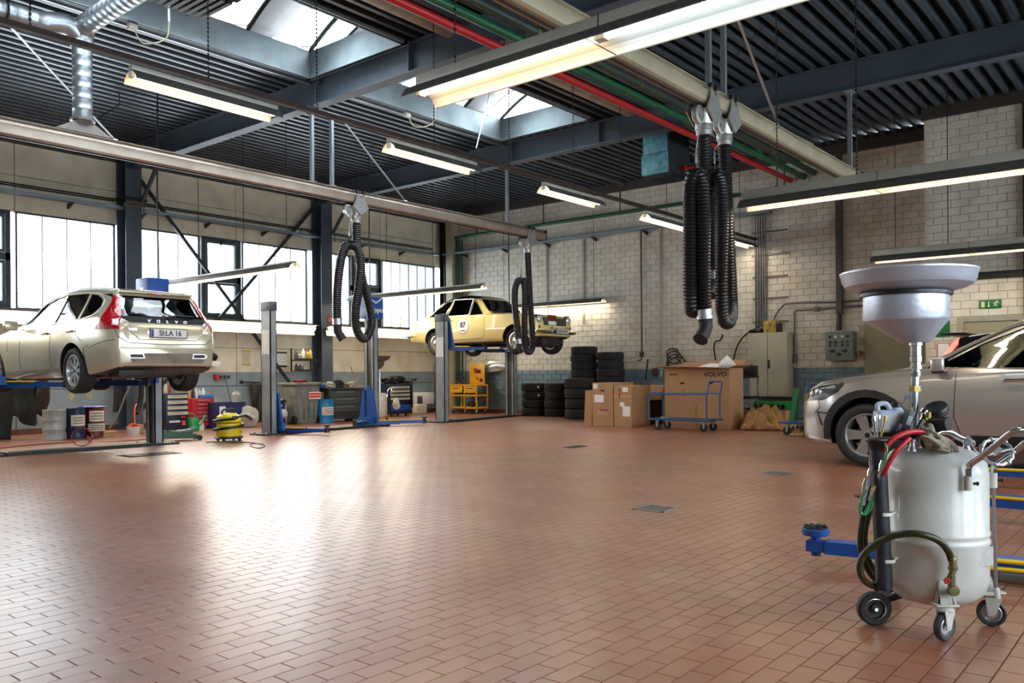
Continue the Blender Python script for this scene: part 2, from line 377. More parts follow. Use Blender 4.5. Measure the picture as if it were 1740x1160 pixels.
bm = B(); box(bm, -4.7, -4.6, 0, -4.5, 17.8, 6.2); struct('wall_far_side', bm, CONC).name = 'wall_side'
# left wall: precast panels
bm = B(); box(bm, -4.6, 17.64, 0, 18.2, 17.8, 2.44); box(bm, -4.6, 17.64, 4.28, 18.2, 17.8, 6.2); wl = struct('wall_left', bm, MORT)
xs = [-4.5, -1.4, 1.5, 3.95, 6.33, 8.42, 11.1, 13.4, 15.6, 18.0]
for z0, z1 in ((.1, .86), (.875, 1.75), (1.765, 2.44), (4.28, 4.98), (4.995, 5.7)):
    for a, b_ in zip(xs, xs[1:]):
        bm = B(); box(bm, a + .007, 17.6, z0, b_ - .007, 17.66, z1, bev=.004, seg=1); obj('wall_panel', bm, CONC, wl)
bm = B(); box(bm, -4.5, 17.57, 0, 18, 17.62, .1); struct('baseboard_left', bm, mat('red_brown_tile', '6b3b2a', .5, 0, .5, 5))
bm = B(); box(bm, 17.96, 3.9, 0, 18.02, 17.6, .1); struct('baseboard_back', bm, mat('red_brown_tile'))
# ---- left wall windows: upright glass planks between dark frames
FRM = mat('window_frame_dark', '3a4146', .5, .2, .3, 4)
PLANK = glassmat('frosted_glass_plank', (.93, .95, .96), .02, .3, .16, 'f2f5f5')
def frame(bm, x0, x1, z0, z1, t=.05, d=.08, y=17.62):
    box(bm, x0, y - d / 2, z0, x0 + t, y + d / 2, z1); box(bm, x1 - t, y - d / 2, z0, x1, y + d / 2, z1)
    box(bm, x0 + t, y - d / 2, z0, x1 - t, y + d / 2, z0 + t); box(bm, x0 + t, y - d / 2, z1 - t, x1 - t, y + d / 2, z1)
wn = 0
def planks(x0, x1, n):
    global wn; wn += 1
    b1 = B(); frame(b1, x0 - .03, x1 + .03, 2.42, 4.3, .035); w_ = struct('window_%d' % wn, b1, FRM)
    for k in range(n):
        b1 = B(); d = (x1 - x0) / n; a = x0 + k * d
        box(b1, a + .004, 17.605, 2.455, a + d - .004, 17.612, 4.265); box(b1, a + .004, 17.612, 2.455, a + .012, 17.65, 4.265); box(b1, a + d - .012, 17.612, 2.455, a + d - .004, 17.65, 4.265)
        obj('pane', b1, PLANK, w_)
    b1 = B()
    for k in range(1, n): box(b1, x0 + k * (x1 - x0) / n - .006, 17.60, 2.455, x0 + k * (x1 - x0) / n + .006, 17.64, 4.265)
    obj('joints', b1, mat('grey_seal', '9aa3a6', .6, 0, 0), w_, kind='stuff')
def sash(x0, x1, zt=3.5):
    global wn; wn += 1
    b1 = B(); frame(b1, x0, x1, 2.42, 4.3, .09, .12); box(b1, x0, 17.56, zt - .08, x1, 17.68, zt + .06); w_ = struct('window_%d' % wn, b1, FRM)
    for a, c in ((2.5, zt - .08), (zt + .06, 4.22)):
        b1 = B(); frame(b1, x0 + .1, x1 - .1, a + .01, c - .01, .05, .09, 17.6); s_ = obj('sash_frame', b1, mat('sash_green_grey', '4c5c5c', .5, 0, .3), w_)
        b1 = B(); box(b1, x0 + .15, 17.6, a + .06, x1 - .15, 17.608, c - .06); obj('pane', b1, PLANK, w_)
    b1 = B(); box(b1, (x0 + x1) / 2 - .02, 17.5, 4.2, (x0 + x1) / 2 + .02, 17.56, 4.24); box(b1, (x0 + x1) / 2 - .05, 17.49, 4.12, (x0 + x1) / 2 - .03, 17.55, 4.23); obj('window_latch', b1, BLACK, w_)
planks(-4.4, -2.3, 4); planks(-2.0, 1.0, 6); planks(1.3, 4.9, 8); sash(4.98, 6.24, 3.42); planks(6.36, 8.22, 4)
planks(8.7, 10.14, 3); sash(10.2, 11.2, 3.35); planks(11.28, 13.1, 4); planks(13.66, 14.5, 2); sash(14.56, 15.6, 3.45); planks(15.68, 17.7, 6)
bm = B(); box(bm, -4.5, 17.5, 2.36, 17.9, 17.66, 2.43, bev=.005); struct('trim_1', bm, mat('window_sill', '70706a', .5, 0, .3))
bm = B(); box(bm, -4.5, 17.42, 5.6, 18, 17.66, 5.95); struct('trim_2', bm, mat('black_steel_beam', '24272b', .5, 0, .3, 3))
bm = B(); box(bm, 17.86, 3.8, 5.66, 18.05, 17.6, 5.95); box(bm, 16.5, 2.2, 5.66, 18, 3.92, 5.95); box(bm, 17.86, -4.6, 5.66, 18, 2.3, 5.95); struct('trim_3', bm, mat('dark_fascia', '39352f', .6, 0, .3, 3))
# near-wall windows (behind the camera; daylight comes through them)
for k in range(7):
    wn += 1; bm = B(); x = -4.0 + k * 3.2
    frame(bm, x, x + 2.6, .9, 4.2, .08, .1, -4.6); box(bm, x, -4.63, 2.5, x + 2.6, -4.57, 2.6); w_ = struct('window_%d' % wn, bm, FRM)
    bm = B(); box(bm, x + .08, -4.605, .98, x + 2.52, -4.6, 4.12); obj('pane', bm, PLANK, w_)
# ---- ceiling: trapezoidal steel deck with skylight openings
S1 = (2.6, 8.22); S2 = (8.62, 12.9); YS0, YS1 = 8.75, 10.9
bm = B(); prof = []; y = -4.6; zb, zt = 5.85, 6.0; PIT = .2128
while y < 17.8:
    prof += [(y, zt), (y + .085, zt), (y + .115, zb), (y + .185, zb)]; y += PIT
prof.append((y, zt))
def deck(x0, x1, pr):
    a = [bm.verts.new((x0, p[0], p[1])) for p in pr]; b_ = [bm.verts.new((x1, p[0], p[1])) for p in pr]
    for i in range(len(pr) - 1): bm.faces.new((a[i], b_[i], b_[i + 1], a[i + 1]))
lo = [p for p in prof if p[0] < YS0 - .02] + [(YS0 - .02, zt)]; hi = [(YS1 + .02, zt)] + [p for p in prof if p[0] > YS1 + .02]; mid = [(YS0 - .02, zt)] + [p for p in prof if YS0 - .02 < p[0] < YS1 + .02] + [(YS1 + .02, zt)]
deck(-4.6, 18.1, lo); deck(-4.6, 18.1, hi)
for a, b_ in ((-4.6, S1[0]), (S1[1], S2[0]), (S2[1], 18.1)): deck(a, b_, mid)
DECK = mat('roof_deck_steel', '434b52', .33, .3, .35, 1.5)
ce = obj('ceiling', bm, DECK, angle=20); ce['kind'] = 'structure'
bm = B(); box(bm, -4.7, -4.7, 6.06, 18.3, YS0 - .05, 6.2); box(bm, -4.7, YS1 + .05, 6.06, 18.3, 17.9, 6.2)
for a, b_ in ((-4.7, S1[0] - .04), (S1[1] + .04, S2[0] - .04), (S2[1] + .04, 18.3)): box(bm, a, YS0 - .06, 6.06, b_, YS1 + .06, 6.2)
struct('roof_slab', bm, mat('roof_insulation', '4a4a46', .9, 0, 0)).name = 'ceiling_slab'
CURB = mat('skylight_curb_metal', '8b9ba0', .45, .3, .35, 2.5)
SKYP = glassmat('skylight_acrylic', (.95, .96, .97), .02, .3, .1, 'f4f6f6')
def skylight(x0, x1, n, vent, label):
    t = thing('skylight', label, 'skylight', (0, 0, 0))
    for q in ((x0, YS0 - .03, x1, YS0), (x0, YS1, x1, YS1 + .03), (x0 - .03, YS0 - .03, x0, YS1 + .03), (x1, YS0 - .03, x1 + .03, YS1 + .03)):
        b1 = B(); box(b1, q[0], q[1], 5.8, q[2], q[3], 6.24); box(b1, q[0] - .03, q[1] - .03, 5.8, q[2] + .03, q[3] + .03, 5.84) ; obj('curb', b1, CURB, t)
    W = YS1 - YS0; rise = .42
    def arc(s): return YS0 + W * s, 6.24 + rise * math.sin(PI * s)
    for k in range(n + 1):
        x = x0 + (x1 - x0) * k / n; b1 = B(); P = [(x, *arc(s / 16)) for s in range(17)]; 
        for a, c in zip(P, P[1:]): bar(b1, a, c, .05, .045)
        obj('glazing_bar', b1, mat('bar_green_black', '243634', .5, 0, .3), t)
    for k in range(n):
        b1 = B(); a, c = x0 + (x1 - x0) * k / n + .02, x0 + (x1 - x0) * (k + 1) / n - .02
        v0 = [b1.verts.new((a, *arc(s / 16))) for s in range(17)]; v1 = [b1.verts.new((c, *arc(s / 16))) for s in range(17)]
        for i in range(16): b1.faces.new((v0[i], v1[i], v1[i + 1], v0[i + 1]))
        g = obj('pane', b1, SKYP, t); sm = g.modifiers.new('s', 'SOLIDIFY'); sm.thickness = .01
    a, c = vent; b1 = B(); y0, z0 = arc(.25); y1, z1 = arc(.8)
    for p, q in (((a, y0, z0 - .06), (c, y0, z0 - .06)), ((a, y1, z1 - .1), (c, y1, z1 - .1)), ((a, y0, z0 - .06), (a, y1, z1 - .1)), ((c, y0, z0 - .06), (c, y1, z1 - .1))): bar(b1, p, q, .1, .07)
    vf = obj('vent_sash', b1, mat('vent_brown', '57473f', .5, 0, .3), t)
    b1 = B(); m_ = (a + c) / 2 - .1
    for p, q in (((a + .15, y0, z0 - .14), (c - .15, y0, z0 - .14)), ((a + .15, y1 - .3, z1 - .2), (c - .15, y1 - .3, z1 - .2)), ((a + .15, y0, z0 - .14), (a + .15, y1 - .3, z1 - .2)), ((c - .15, y0, z0 - .14), (c - .15, y1 - .3, z1 - .2))): bar(b1, p, q, .05, .05)
    obj('inner_sash', b1, mat('sash_green_grey'), t)
    b1 = B(); Y = YS1 - .32; cyl(b1, (m_, Y, 6.25), (m_, Y, 6.0), .035); cyl(b1, (m_, Y, 6.0), (m_, Y, 5.82), .016, seg=8); act = obj('actuator', b1, ALU, t)
    b1 = B(); tube(b1, [(m_ + .15, Y, 6.22), (m_ + .2, Y, 6.12), (m_ + .26, Y, 5.98)], .02, 8); obj('lever', b1, BLACK, t)
    b1 = B(); tube(b1, [(m_, Y, 5.85), (m_ - .02, Y + .05, 5.6), (m_ - .2, Y + .3, 5.55), (m_ - .28, YS1 + .08, 5.75)], .009, 6, 6); obj('actuator_cable', b1, mat('cream_cable', 'c9c2a4', .5), t)
    b1 = B(); box(b1, m_ - .36, YS1 + .04, 5.72, m_ - .24, YS1 + .12, 5.82, bev=.01); obj('junction_box', b1, WHITE, t)
skylight(S1[0], S1[1], 5, (5.0, 6.6), 'long barrel skylight over the left bays, nearer the silver duct')
skylight(S2[0], S2[1], 4, (10.2, 11.4), 'barrel skylight beyond the first roof beam, in the middle of the ceiling')
bm = B(); box(bm, -4.5, YS1 + .2, 5.8, 18, YS1 + .23, 5.84); tag(obj('cable_conduit', bm, GALV), 'thin pale conduit along the window side of the skylights', 'conduit')
# ---- steel frame
def ibeam(name, x, y0, y1, z0, z1, w_, label=None):
    b1 = B(); box(b1, x - w_ / 2, y0, z0, x + w_ / 2, y1, z0 + .02); box(b1, x - w_ / 2, y0, z1 - .02, x + w_ / 2, y1, z1); box(b1, x - .008, y0, z0 + .02, x + .008, y1, z1 - .02)
    for y_ in (y0 + 3, YS1, YS0): box(b1, x - w_ / 2 + .01, y_ - .006, z0 + .02, x + w_ / 2 - .01, y_ + .006, z1 - .02)
    o = struct(name, b1, STEEL); return o
for x in (-1.4, 3.5, 8.4, 13.3): ibeam('roof_beam', x, -4.5, 17.3, 5.42, 5.86, .2)
for x in (3.5, 8.44, 13.42):
    b1 = B(); box(b1, x - .17, 17.16, 0, x + .17, 17.18, 5.6); box(b1, x - .17, 17.54, 0, x + .17, 17.56, 5.6); box(b1, x - .008, 17.18, 0, x + .008, 17.54, 5.6)
    box(b1, x - .22, 17.1, 0, x + .22, 17.6, .02); struct('steel_column', b1, STEEL)
b1 = B(); x = 17.84; box(b1, x - .1, 17.2, 0, x + .1, 17.22, 5.6); box(b1, x - .1, 17.38, 0, x + .1, 17.4, 5.6); box(b1, x - .008, 17.22, 0, x + .008, 17.38, 5.6); struct('steel_column', b1, mat('black_steel_beam'))
# wind bracing cross between the two columns
BRC = mat('brace_black', '1d2023', .5, 0, .3, 5)
b1 = B(); bar(b1, (8.62, 17.36, 5.35), (12.9, 17.36, .35), .05, .07); tag(obj('wind_brace', b1, BRC), 'black flat wind brace falling from the left column head towards the middle column foot', 'brace')
b1 = B(); bar(b1, (13.2, 17.42, 5.35), (8.66, 17.42, .35), .05, .07); tag(obj('wind_brace', b1, BRC), 'black flat wind brace rising from the left column foot to the middle column head', 'brace')
for x, nm in ((8.6, 'left'), (13.6, 'middle')):
    b1 = B(); bar(b1, (x, 17.13, 4.75), (x, 16.5, 5.4), .06, .06); bar(b1, (x + .02, 17.1, 4.5), (x + .02, 17.1, 4.78), .02, .02); bar(b1, (x + .02, 17.1, 4.78), (x + .02, 16.45, 5.42), .03, .02)
    tag(obj('knee_brace', b1, STEEL), 'short sloping knee brace at the head of the %s steel column' % nm, 'brace')
b1 = B(); box(b1, 17.72, 16.86, 0, 17.99, 17.12, 5.66); struct('trim_4', b1, mat('beige_pilaster', 'a9a48c', .6, 0, .3, 3))
# ================================================================== OVERHEAD: rails, lamps, pipes, ducts, hoses
RAILM = mat('rail_aluminium', 'b3a698', .3, .75, .3, 2.5, dark='5e4438')
RAILB = mat('rail_beige', 'b0a68c', .35, .5, .35, 2.5)
def chain(bm, x, y, z0, z1, r=.004):
    tube(bm, [(x, y, z0), (x, y, z1)], r, 4); z = z0
    while z < z1 - .03: box(bm, x - r * 2.2, y - r, z, x + r * 2.2, y + r, z + .022); z += .045
def hose_rail(y, x0, x1, m, label, hangers, braces):
    t = thing('exhaust_rail', label, 'exhaust rail', (0, y, 0))
    b1 = B(); prism(b1, [(-.06, 4.0), (-.085, 4.02), (-.105, 4.11), (-.105, 4.135), (-.06, 4.15), (-.05, 4.19), (-.075, 4.2), (-.075, 4.215), (.075, 4.215), (.075, 4.2), (.05, 4.19), (.06, 4.15), (.105, 4.135), (.105, 4.11), (.085, 4.02), (.06, 4.0)], x0, x1, YZ)
    obj('rail', b1, m, t, angle=20)
    
    for a_ in (x0 - .012, x1): b1 = B(); box(b1, a_, -.11, 3.99, a_ + .012, .11, 4.22); obj('end_cap', b1, DARK, t)
    b1 = B(); box(b1, x0, -.012, 3.985, x1, .012, 4.0); obj('slot_seal', b1, BLACK, t)
    for x in hangers:
        b1 = B(); box(b1, x - .025, -.03, 4.22, x + .025, .03, 5.42); box(b1, x - .06, -.05, 4.215, x + .06, .05, 4.235); box(b1, x - .12, -.06, 5.4, x + .12, .06, 5.415); obj('hanger', b1, GALV, t)
    for x, xb, dy in braces:
        b1 = B(); bar(b1, (x, 0, 5.38), (xb, dy, 4.24), .03, .012); cyl(b1, (xb - .03, dy, 4.22), (xb + .03, dy, 4.22), .03, seg=8); obj('brace_rod', b1, GALV, t)
    return t
hose_rail(11.08, -3, 14.5, RAILM, 'long brown-grey exhaust rail running above the left lifts', (3.5, 8.38, 8.78, 13.3), ((9.0, 10.42, 0), (3.9, 5.2, 0)))
hose_rail(4.18, 1.5, 13.6, RAILB, 'beige exhaust rail on the right carrying the two ribbed hoses', (8.5, 8.88, 13.3), ((9.1, 10.5, 0),))
CAST = mat('cast_aluminium', 'c9c9c6', .28, .8, .3, 9)
HOSE = mat('ribbed_black_hose', '141416', .35, 0, .2, 7)
def hose_mesh(bm, pts, r, pitch=.036):
    P = catmull(pts, 24); L_ = [0]
    for a, b in zip(P, P[1:]): L_.append(L_[-1] + (b - a).length)
    n = int(L_[-1] / (pitch / 4)); out = []; k = 0
    for i in range(n + 1):
        s = L_[-1] * i / n
        while k < len(L_) - 2 and L_[k + 1] < s: k += 1
        f = (s - L_[k]) / max(1e-6, L_[k + 1] - L_[k]); out.append(P[k].lerp(P[k + 1], f))
    tube(bm, out, r, 14, rf=lambda i, n: (1.0, .97, .84, .95)[i % 4])
def crab(x, y, label, path, hook, elbow_dir, r=.078, swivel=-1):
    t = thing('exhaust_hose', label, 'exhaust hose', (x, y, 0)); O = V((x, y, 0)); loc = lambda p: V(p) - O
    for sy in (-1, 1):
        b1 = B(); s = .125 * sy
        prism(b1, [(-.17, 3.93), (-.1, 4.05), (-.085, 4.2), (-.05, 4.2), (-.045, 4.1), (.045, 4.1), (.05, 4.2), (.085, 4.2), (.1, 4.05), (.17, 3.93), (0, 3.8)], s - .008, s + .008, XZ)
        obj('side_plate', b1, CAST, t)
    b1 = B()
    for sx in (-.07, .07):
        for sy in (-1, 1): cyl(b1, (sx, .10 * sy, 4.19), (sx, .14 * sy, 4.19), .03, seg=12)
    obj('rollers', b1, DARK, t)
    b1 = B(); lathe(b1, [(.0, 3.96), (.13, 3.95), (.12, 3.9), (r + .012, 3.8), (r + .016, 3.79), (r + .016, 3.74), (r + .006, 3.73), (r + .006, 3.68), (0, 3.68)], 20); obj('funnel', b1, CAST, t)
    b1 = B(); c = V((swivel * .2, -.03, 3.86)); M_ = Matrix.Translation(c) @ Matrix.Rotation(PI / 2, 4, 'X')
    lathe(b1, [(0, -.03), (.09, -.03), (.1, -.02), (.1, .03), (.075, .035), (.07, .02), (.03, .02), (.025, .045), (0, .045)], 20, M_); bar(b1, c, (0, 0, 3.88), .03, .02); obj('spring_reel', b1, CAST, t)
    P = [V((0, 0, 3.7))] + [loc(p) for p in path]
    b1 = B(); hose_mesh(b1, P[:-2], r); obj('hose', b1, HOSE, t)
    b1 = B(); a, b_, c = P[-3], P[-2], P[-1]
    d = (b_ - a).normalized(); tube(b1, [a - d * .02, a + d * .02, a + d * .021, a + d * .045, a + d * .046, a + d * .08], 1, 16, rf=lambda i, n: (r * 1.06, r * 1.06, r * .98, r * .98, r * 1.07, r * 1.07)[i]); obj('clamp_band', b1, ALU, t, label='bright metal clamp bands')
    b1 = B(); tube(b1, [a + d * .07, b_, b_.lerp(c, .5) - V((0, 0, .005)), c], r * .98, 16, 3, rf=lambda i, n: 1 - .12 * math.sin(i / n * PI) + (.05 if i % 3 == 0 else 0)); obj('rubber_nozzle', b1, RUBBER, t)
    h = loc(hook); b1 = B(); tube(b1, [(swivel * .13, -.02, 3.8), (swivel * .13, -.01, 3.72), h + V((0, 0, .25)), h + V((0, 0, .1))], .006, 6); box(b1, h.x - .012, h.y - .008, h.z + .1, h.x + .012, h.y + .008, h.z + .22, bev=.004); obj('balancer_cord', b1, ALU, t)
    b1 = B(); box(b1, h.x - .07, h.y - r - .02, h.z - .01, h.x + .07, h.y + r + .02, h.z + .02, bev=.008); tube(b1, [h + V((0, 0, .02)), h + V((0, 0, .1))], .012, 6); obj('saddle', b1, BLACK, t)
    return t
Y1 = 11.08
crab(oy(605, 345, Y1).x, Y1, 'black exhaust hose in long loops hanging at the middle of the left rail',
     [oy(607, 420, Y1), oy(616, 475, Y1), oy(628, 525, Y1 + .03), oy(631, 553, Y1 + .03), oy(620, 575, Y1), oy(607, 562, Y1 - .04), oy(604, 530, Y1 - .1), oy(611, 480, Y1 - .12), oy(613, 445, Y1 - .1), oy(607, 424, Y1 - .06), oy(595, 417, Y1 - .02), oy(584, 425, Y1), oy(577, 455, Y1), oy(573, 500, Y1), oy(573, 543, Y1), oy(574, 562, Y1), oy(583, 577, Y1 - .05)], oy(594, 411, Y1), 1)
crab(oy(896, 392, Y1).x, Y1, 'black exhaust hose at the far end of the left rail, before the yellow car',
     [oy(897, 440, Y1), oy(900, 500, Y1), oy(904, 560, Y1), oy(905, 588, Y1), oy(899, 598, Y1), oy(892, 588, Y1), oy(891, 550, Y1 - .08), oy(892, 510, Y1 - .1), oy(891, 485, Y1 - .08), oy(887, 477, Y1 - .04), oy(880, 478, Y1), oy(875, 492, Y1), oy(875, 520, Y1), oy(879, 555, Y1), oy(881, 577, Y1), oy(882, 587, Y1), oy(877, 598, Y1 - .05)], oy(885, 474, Y1), 1, r=.072)
Y2 = 4.18
crab(oy(1196, 190, Y2).x, Y2, 'ribbed black exhaust hose nearer the camera on the beige rail, its nozzle hanging lowest',
     [oy(1197, 290, Y2 + .1), oy(1196, 400, Y2 + .22), oy(1190, 490, Y2 + .22), oy(1184, 522, Y2 + .15), oy(1178, 528, Y2 + .05), oy(1174, 518, Y2), oy(1173, 480, Y2), oy(1173, 400, Y2), oy(1173, 330, Y2), oy(1176, 305, Y2 - .02), oy(1183, 298, Y2 - .05), oy(1191, 308, Y2 - .1), oy(1194, 340, Y2 - .12), oy(1195, 440, Y2 - .12), oy(1197, 528, Y2 - .12), oy(1199, 556, Y2 - .12), oy(1190, 577, Y2 - .12)], oy(1183, 293, Y2), 1, r=.08)
crab(oy(1231, 205, Y2).x, Y2, 'ribbed black exhaust hose farther along the beige rail, ending in a low loop',
     [oy(1233, 300, Y2 + .06), oy(1238, 400, Y2 + .14), oy(1243, 500, Y2 + .16), oy(1243, 535, Y2 + .1), oy(1236, 549, Y2), oy(1228, 536, Y2 - .06), oy(1226, 490, Y2 - .08), oy(1227, 400, Y2 - .08), oy(1226, 330, Y2 - .06), oy(1222, 305, Y2 - .02), oy(1214, 298, Y2 + .05), oy(1209, 312, Y2 + .12), oy(1208, 350, Y2 + .18), oy(1210, 420, Y2 + .2), oy(1213, 462, Y2 + .2), oy(1214, 482, Y2 + .2), oy(1208, 502, Y2 + .2)], oy(1214, 293, Y2), 1, r=.075)
# ---- luminaires
LAMPW = 7.0
WARM = glow('warm_tube', 'fff0d6', 6); COOL = glow('cool_tube', 'bcdcff', 6)
REFI = mat('reflector_white', 'e6dcc4', .3, 0, .1, 3); SPINE = mat('lamp_spine_grey', 'b4b2a6', .4, .2, .35, 3)
REFO = mat('reflector_outside', '5a5a55', .5, .2, .4, 3)
def lamp(p0, p1, hw, label, tubes=1, hang=(), ceil=5.86, tilt=0, cool=(), sp=.1, dp=.11, group=None, drops=0):
    p0, p1 = V(p0), V(p1); L_ = (p1 - p0).length; rz = math.atan2(p1.y - p0.y, p1.x - p0.x)
    t = thing('strip_lamp', label, 'lamp', p0, (tilt, 0, rz), group) if not tilt else thing('strip_lamp', label, 'lamp', p0, rz, group)
    if tilt: t.rotation_euler = (Matrix.Rotation(rz, 4, 'Z') @ Matrix.Rotation(tilt, 4, 'X')).to_euler()
    b1 = B(); box(b1, 0, -.035, dp, L_, .035, dp + sp, bev=.006); obj('housing', b1, SPINE, t)
    th = .005; inn = [(-hw, 0), (-hw * .8, dp * .45), (-.04, dp * .92), (.04, dp * .92), (hw * .8, dp * .45), (hw, 0)]; out = [(x * (1 + .03), z + th + .004) for x, z in inn]
    b1 = B(); prism(b1, inn + [(hw + .01, -.004), (hw + .012, .004)] + out[::-1] + [(-hw - .012, .004), (-hw - .01, -.004)], 0, L_, YZ)
    o = obj('reflector', b1, [REFO, REFI], t, angle=20)
    for f in o.data.polygons:
        c = f.center; f.material_index = 1 if f.normal.z < -.25 or (abs(c.y) < hw and f.normal.z < .1 and f.normal.y * c.y < 0) else 0
    n = max(1, round(L_ / 1.5)); s = L_ / n
    for k in range(n):
        for q in (range(tubes)):
            yy = 0 if tubes == 1 else (-.035 + .07 * q); b1 = B(); cyl(b1, (k * s + .04, yy, dp * .5), ((k + 1) * s - .04, yy, dp * .5), .019, seg=10); obj('tube', b1, COOL if k in cool else WARM, t, label='cool white tube' if k in cool else None)
        
        li = bpy.data.lights.new('tube_light', 'AREA'); li.shape = 'RECTANGLE'; li.size = s - .1; li.size_y = .05 * tubes; li.energy = LAMPW * (.8 if tilt else 1) * tubes; li.color = (.72, .86, 1) if k in cool else (1, .87, .68)
        lo = bpy.data.objects.new('tube_light', li); COL.objects.link(lo); lo.parent = t; lo.location = ((k + .5) * s, 0, dp * .5 - .022)
        for a_ in (k * s, (k + 1) * s - .035): b1 = B(); box(b1, a_, -.03, dp * .35, a_ + .035, .03, dp * .95); obj('lamp_holder', b1, WHITE, t)
        if k: b1 = B(); box(b1, k * s - .004, -hw * .98, -.001, k * s + .004, hw * .98, .001); box(b1, k * s - .003, -.037, dp - .001, k * s + .003, .037, dp + sp + .002); obj('joint', b1, BLACK, t)
    for h in hang:
        b1 = B(); z0 = dp + sp; chain(b1, h, 0, z0, ceil - p0.z); obj('chain', b1, mat('chain_dark', '2a2826', .5, .5, .3), t)
    return t
def lc(edge_x, y0, y1, z, **k): return lamp((edge_x, y0, z), (edge_x, y1, z), **k)
lc(4.10, 4.21, -.35, 3.0, hw=.16, label='large bright strip lamp at the top, with a warm and a cool tube', hang=(.35, 2.6), cool=(1, 2), sp=.07)
lc(9.29, 4.15, -.4, 3.0, hw=.14, label='long strip lamp at right, hanging higher of the two before the white brick wall', hang=(1.3, 3.4), sp=.1)
lc(15.35, 4.45, -.1, 3.0, hw=.15, label='strip lamp at far right, hanging lower, just above the funnel', hang=(1.2, 3.5), sp=.1)
for i, (x, a, b_, lb) in enumerate(((3.99, 12.3, 16.9, 'strip lamp at the left edge of the picture, hanging before the window'), (8.97, 12.36, 16.7, 'grey strip lamp reaching from the left lift box towards the windows'), (13.95, 12.3, 16.9, 'grey strip lamp hanging beside the middle lift box, above the yellow car roof'), (17.78, 11.65, 15.2, 'strip lamp behind the yellow car, lighting the white brick wall'))):
    lc(x, a, b_, 3.0 if i < 3 else 2.9, hw=.12, label=lb, hang=(.25, 1.6, 3.2) if i < 3 else (.3, 3.3), ceil=5.86 if i < 3 else 5.6, sp=.03, dp=.1)
# lamp row under one conduit
for i, (a, b_, lb) in enumerate(((3.76, 5.36, 'first of the five short lamps on the dark conduit, nearest at left'), (6.97, 8.57, 'second short lamp on the dark conduit, under the roof beam'), (10.1, 11.66, 'third short lamp on the dark conduit, in the middle of the picture'), (13.1, 14.8, 'fourth short lamp on the dark conduit, partly behind the ribbed hoses'), (16.3, 17.8, 'last short lamp on the dark conduit, right of the ribbed hoses'))):
    lamp((a, 7.7, 3.86), (b_, 7.7, 3.86), .12, lb, dp=.1, sp=.05, hang=(.8,))
b1 = B(); box(b1, -3, 7.665, 4.045, 17.95, 7.735, 4.085); box(b1, -3, 7.68, 4.085, 17.95, 7.72, 4.1); x = 2.0
c_ = obj('conduit', b1, mat('rusty_conduit', '3a2c26', .6, .2, .5, 4)); t = thing('lamp_conduit', 'long dark conduit carrying the row of five short lamps', 'conduit'); c_.parent = t; c_.name = 'channel'
for x in (2.9, 5.9, 9.3, 12.3, 15.5):
    b1 = B(); chain(b1, x, 7.7, 4.1, 5.86); obj('chain', b1, mat('chain_dark'), t)
# bench lamps under the windows
for a, b_, lb in ((3.4, 6.5, 'glowing bench lamp under the window at the left edge, behind the lifted grey car'), (6.8, 9.8, 'glowing bench lamp under the window, hidden mostly by the lifted grey car'), (9.95, 12.97, 'glowing bench lamp under the window between the grey car and the middle column'), (13.33, 16.18, 'glowing bench lamp under the window between the middle column and the yellow car')):
    lamp((a, 17.0, 2.22), (b_, 17.0, 2.22), .14, lb, tubes=2, tilt=-.95, hang=(), sp=.05, dp=.1)
    t_ = [o for o in COL.objects if o.name.startswith('strip_lamp')][-1]; Ri_ = t_.rotation_euler.to_matrix().inverted()
    for k in (.4, 2.4): b1 = B(); bar(b1, Ri_ @ V((k, .02, .1)), Ri_ @ V((k, .56, .1)), .03, .03); obj('wall_arm', b1, DARK, t_)
# ---- pipes along the ceiling
RP = mat('red_pipe_paint', 'a81f22', .35, 0, .2, 3); GP = mat('green_pipe_paint', '125234', .35, 0, .25, 3); GP2 = mat('dark_green_pipe', '2c3a30', .4, 0, .3, 3)
def pipe(name, y, z, r, m, label, x0=-4.4, x1=17.95):
    t = thing(name, label, 'pipe', (0, y, z)); b1 = B(); cyl(b1, (x0, 0, 0), (x1, 0, 0), r, seg=16); obj('pipe', b1, m, t)
    x = .9
    while x < 17:
        b1 = B(); tube(b1, [(x + .004 * k, 0, 0) for k in (-3, 3)], r + .006, 16); bar(b1, (x, 0, r), (x, 0, 5.86 - z), .012, .012); obj('pipe_clip', b1, mat('brass_clip', '8a7a3c', .4, .6, .2), t); x += 2.45
    return t
pipe('red_pipe', 6.9, 5.27, .055, RP, 'red pipe running under the whole ceiling')
pipe('green_pipe', 6.6, 5.3, .06, GP, 'bright green pipe right beside the red ceiling pipe')
pipe('dark_green_pipe', 6.38, 5.36, .06, GP2, 'dark grey-green pipe behind the bright green ceiling pipe')
b1 = B(); box(b1, -4, 7.9, 5.76, 13.1, 8.05, 5.83, bev=.005); tag(obj('cable_duct', b1, mat('beige_trunking', 'a2937c', .5, 0, .5, 5)), 'flat beige cable duct under the ceiling beside the skylights', 'cable duct')
b1 = B(); cyl(b1, (17.85, 17.3, 5.1), (17.85, 6.0, 5.1), .045, seg=12); cyl(b1, (17.85, 16.75, 5.1), (17.85, 16.75, .1), .045, seg=12); cyl(b1, (17.88, 16.62, 5.0), (17.88, 16.62, .9), .022, seg=8)
t = thing('wall_pipe', 'dark green pipe along the top of the brick wall and down its corner', 'pipe'); obj('pipe', b1, GP, t)
b1 = B()
for y in (16, 13.6, 11.2, 8.8, 7.0): bar(b1, (17.85, y, 5.1), (17.85, y, 5.66), .02, .02)
obj('rods', b1, DARK, t)
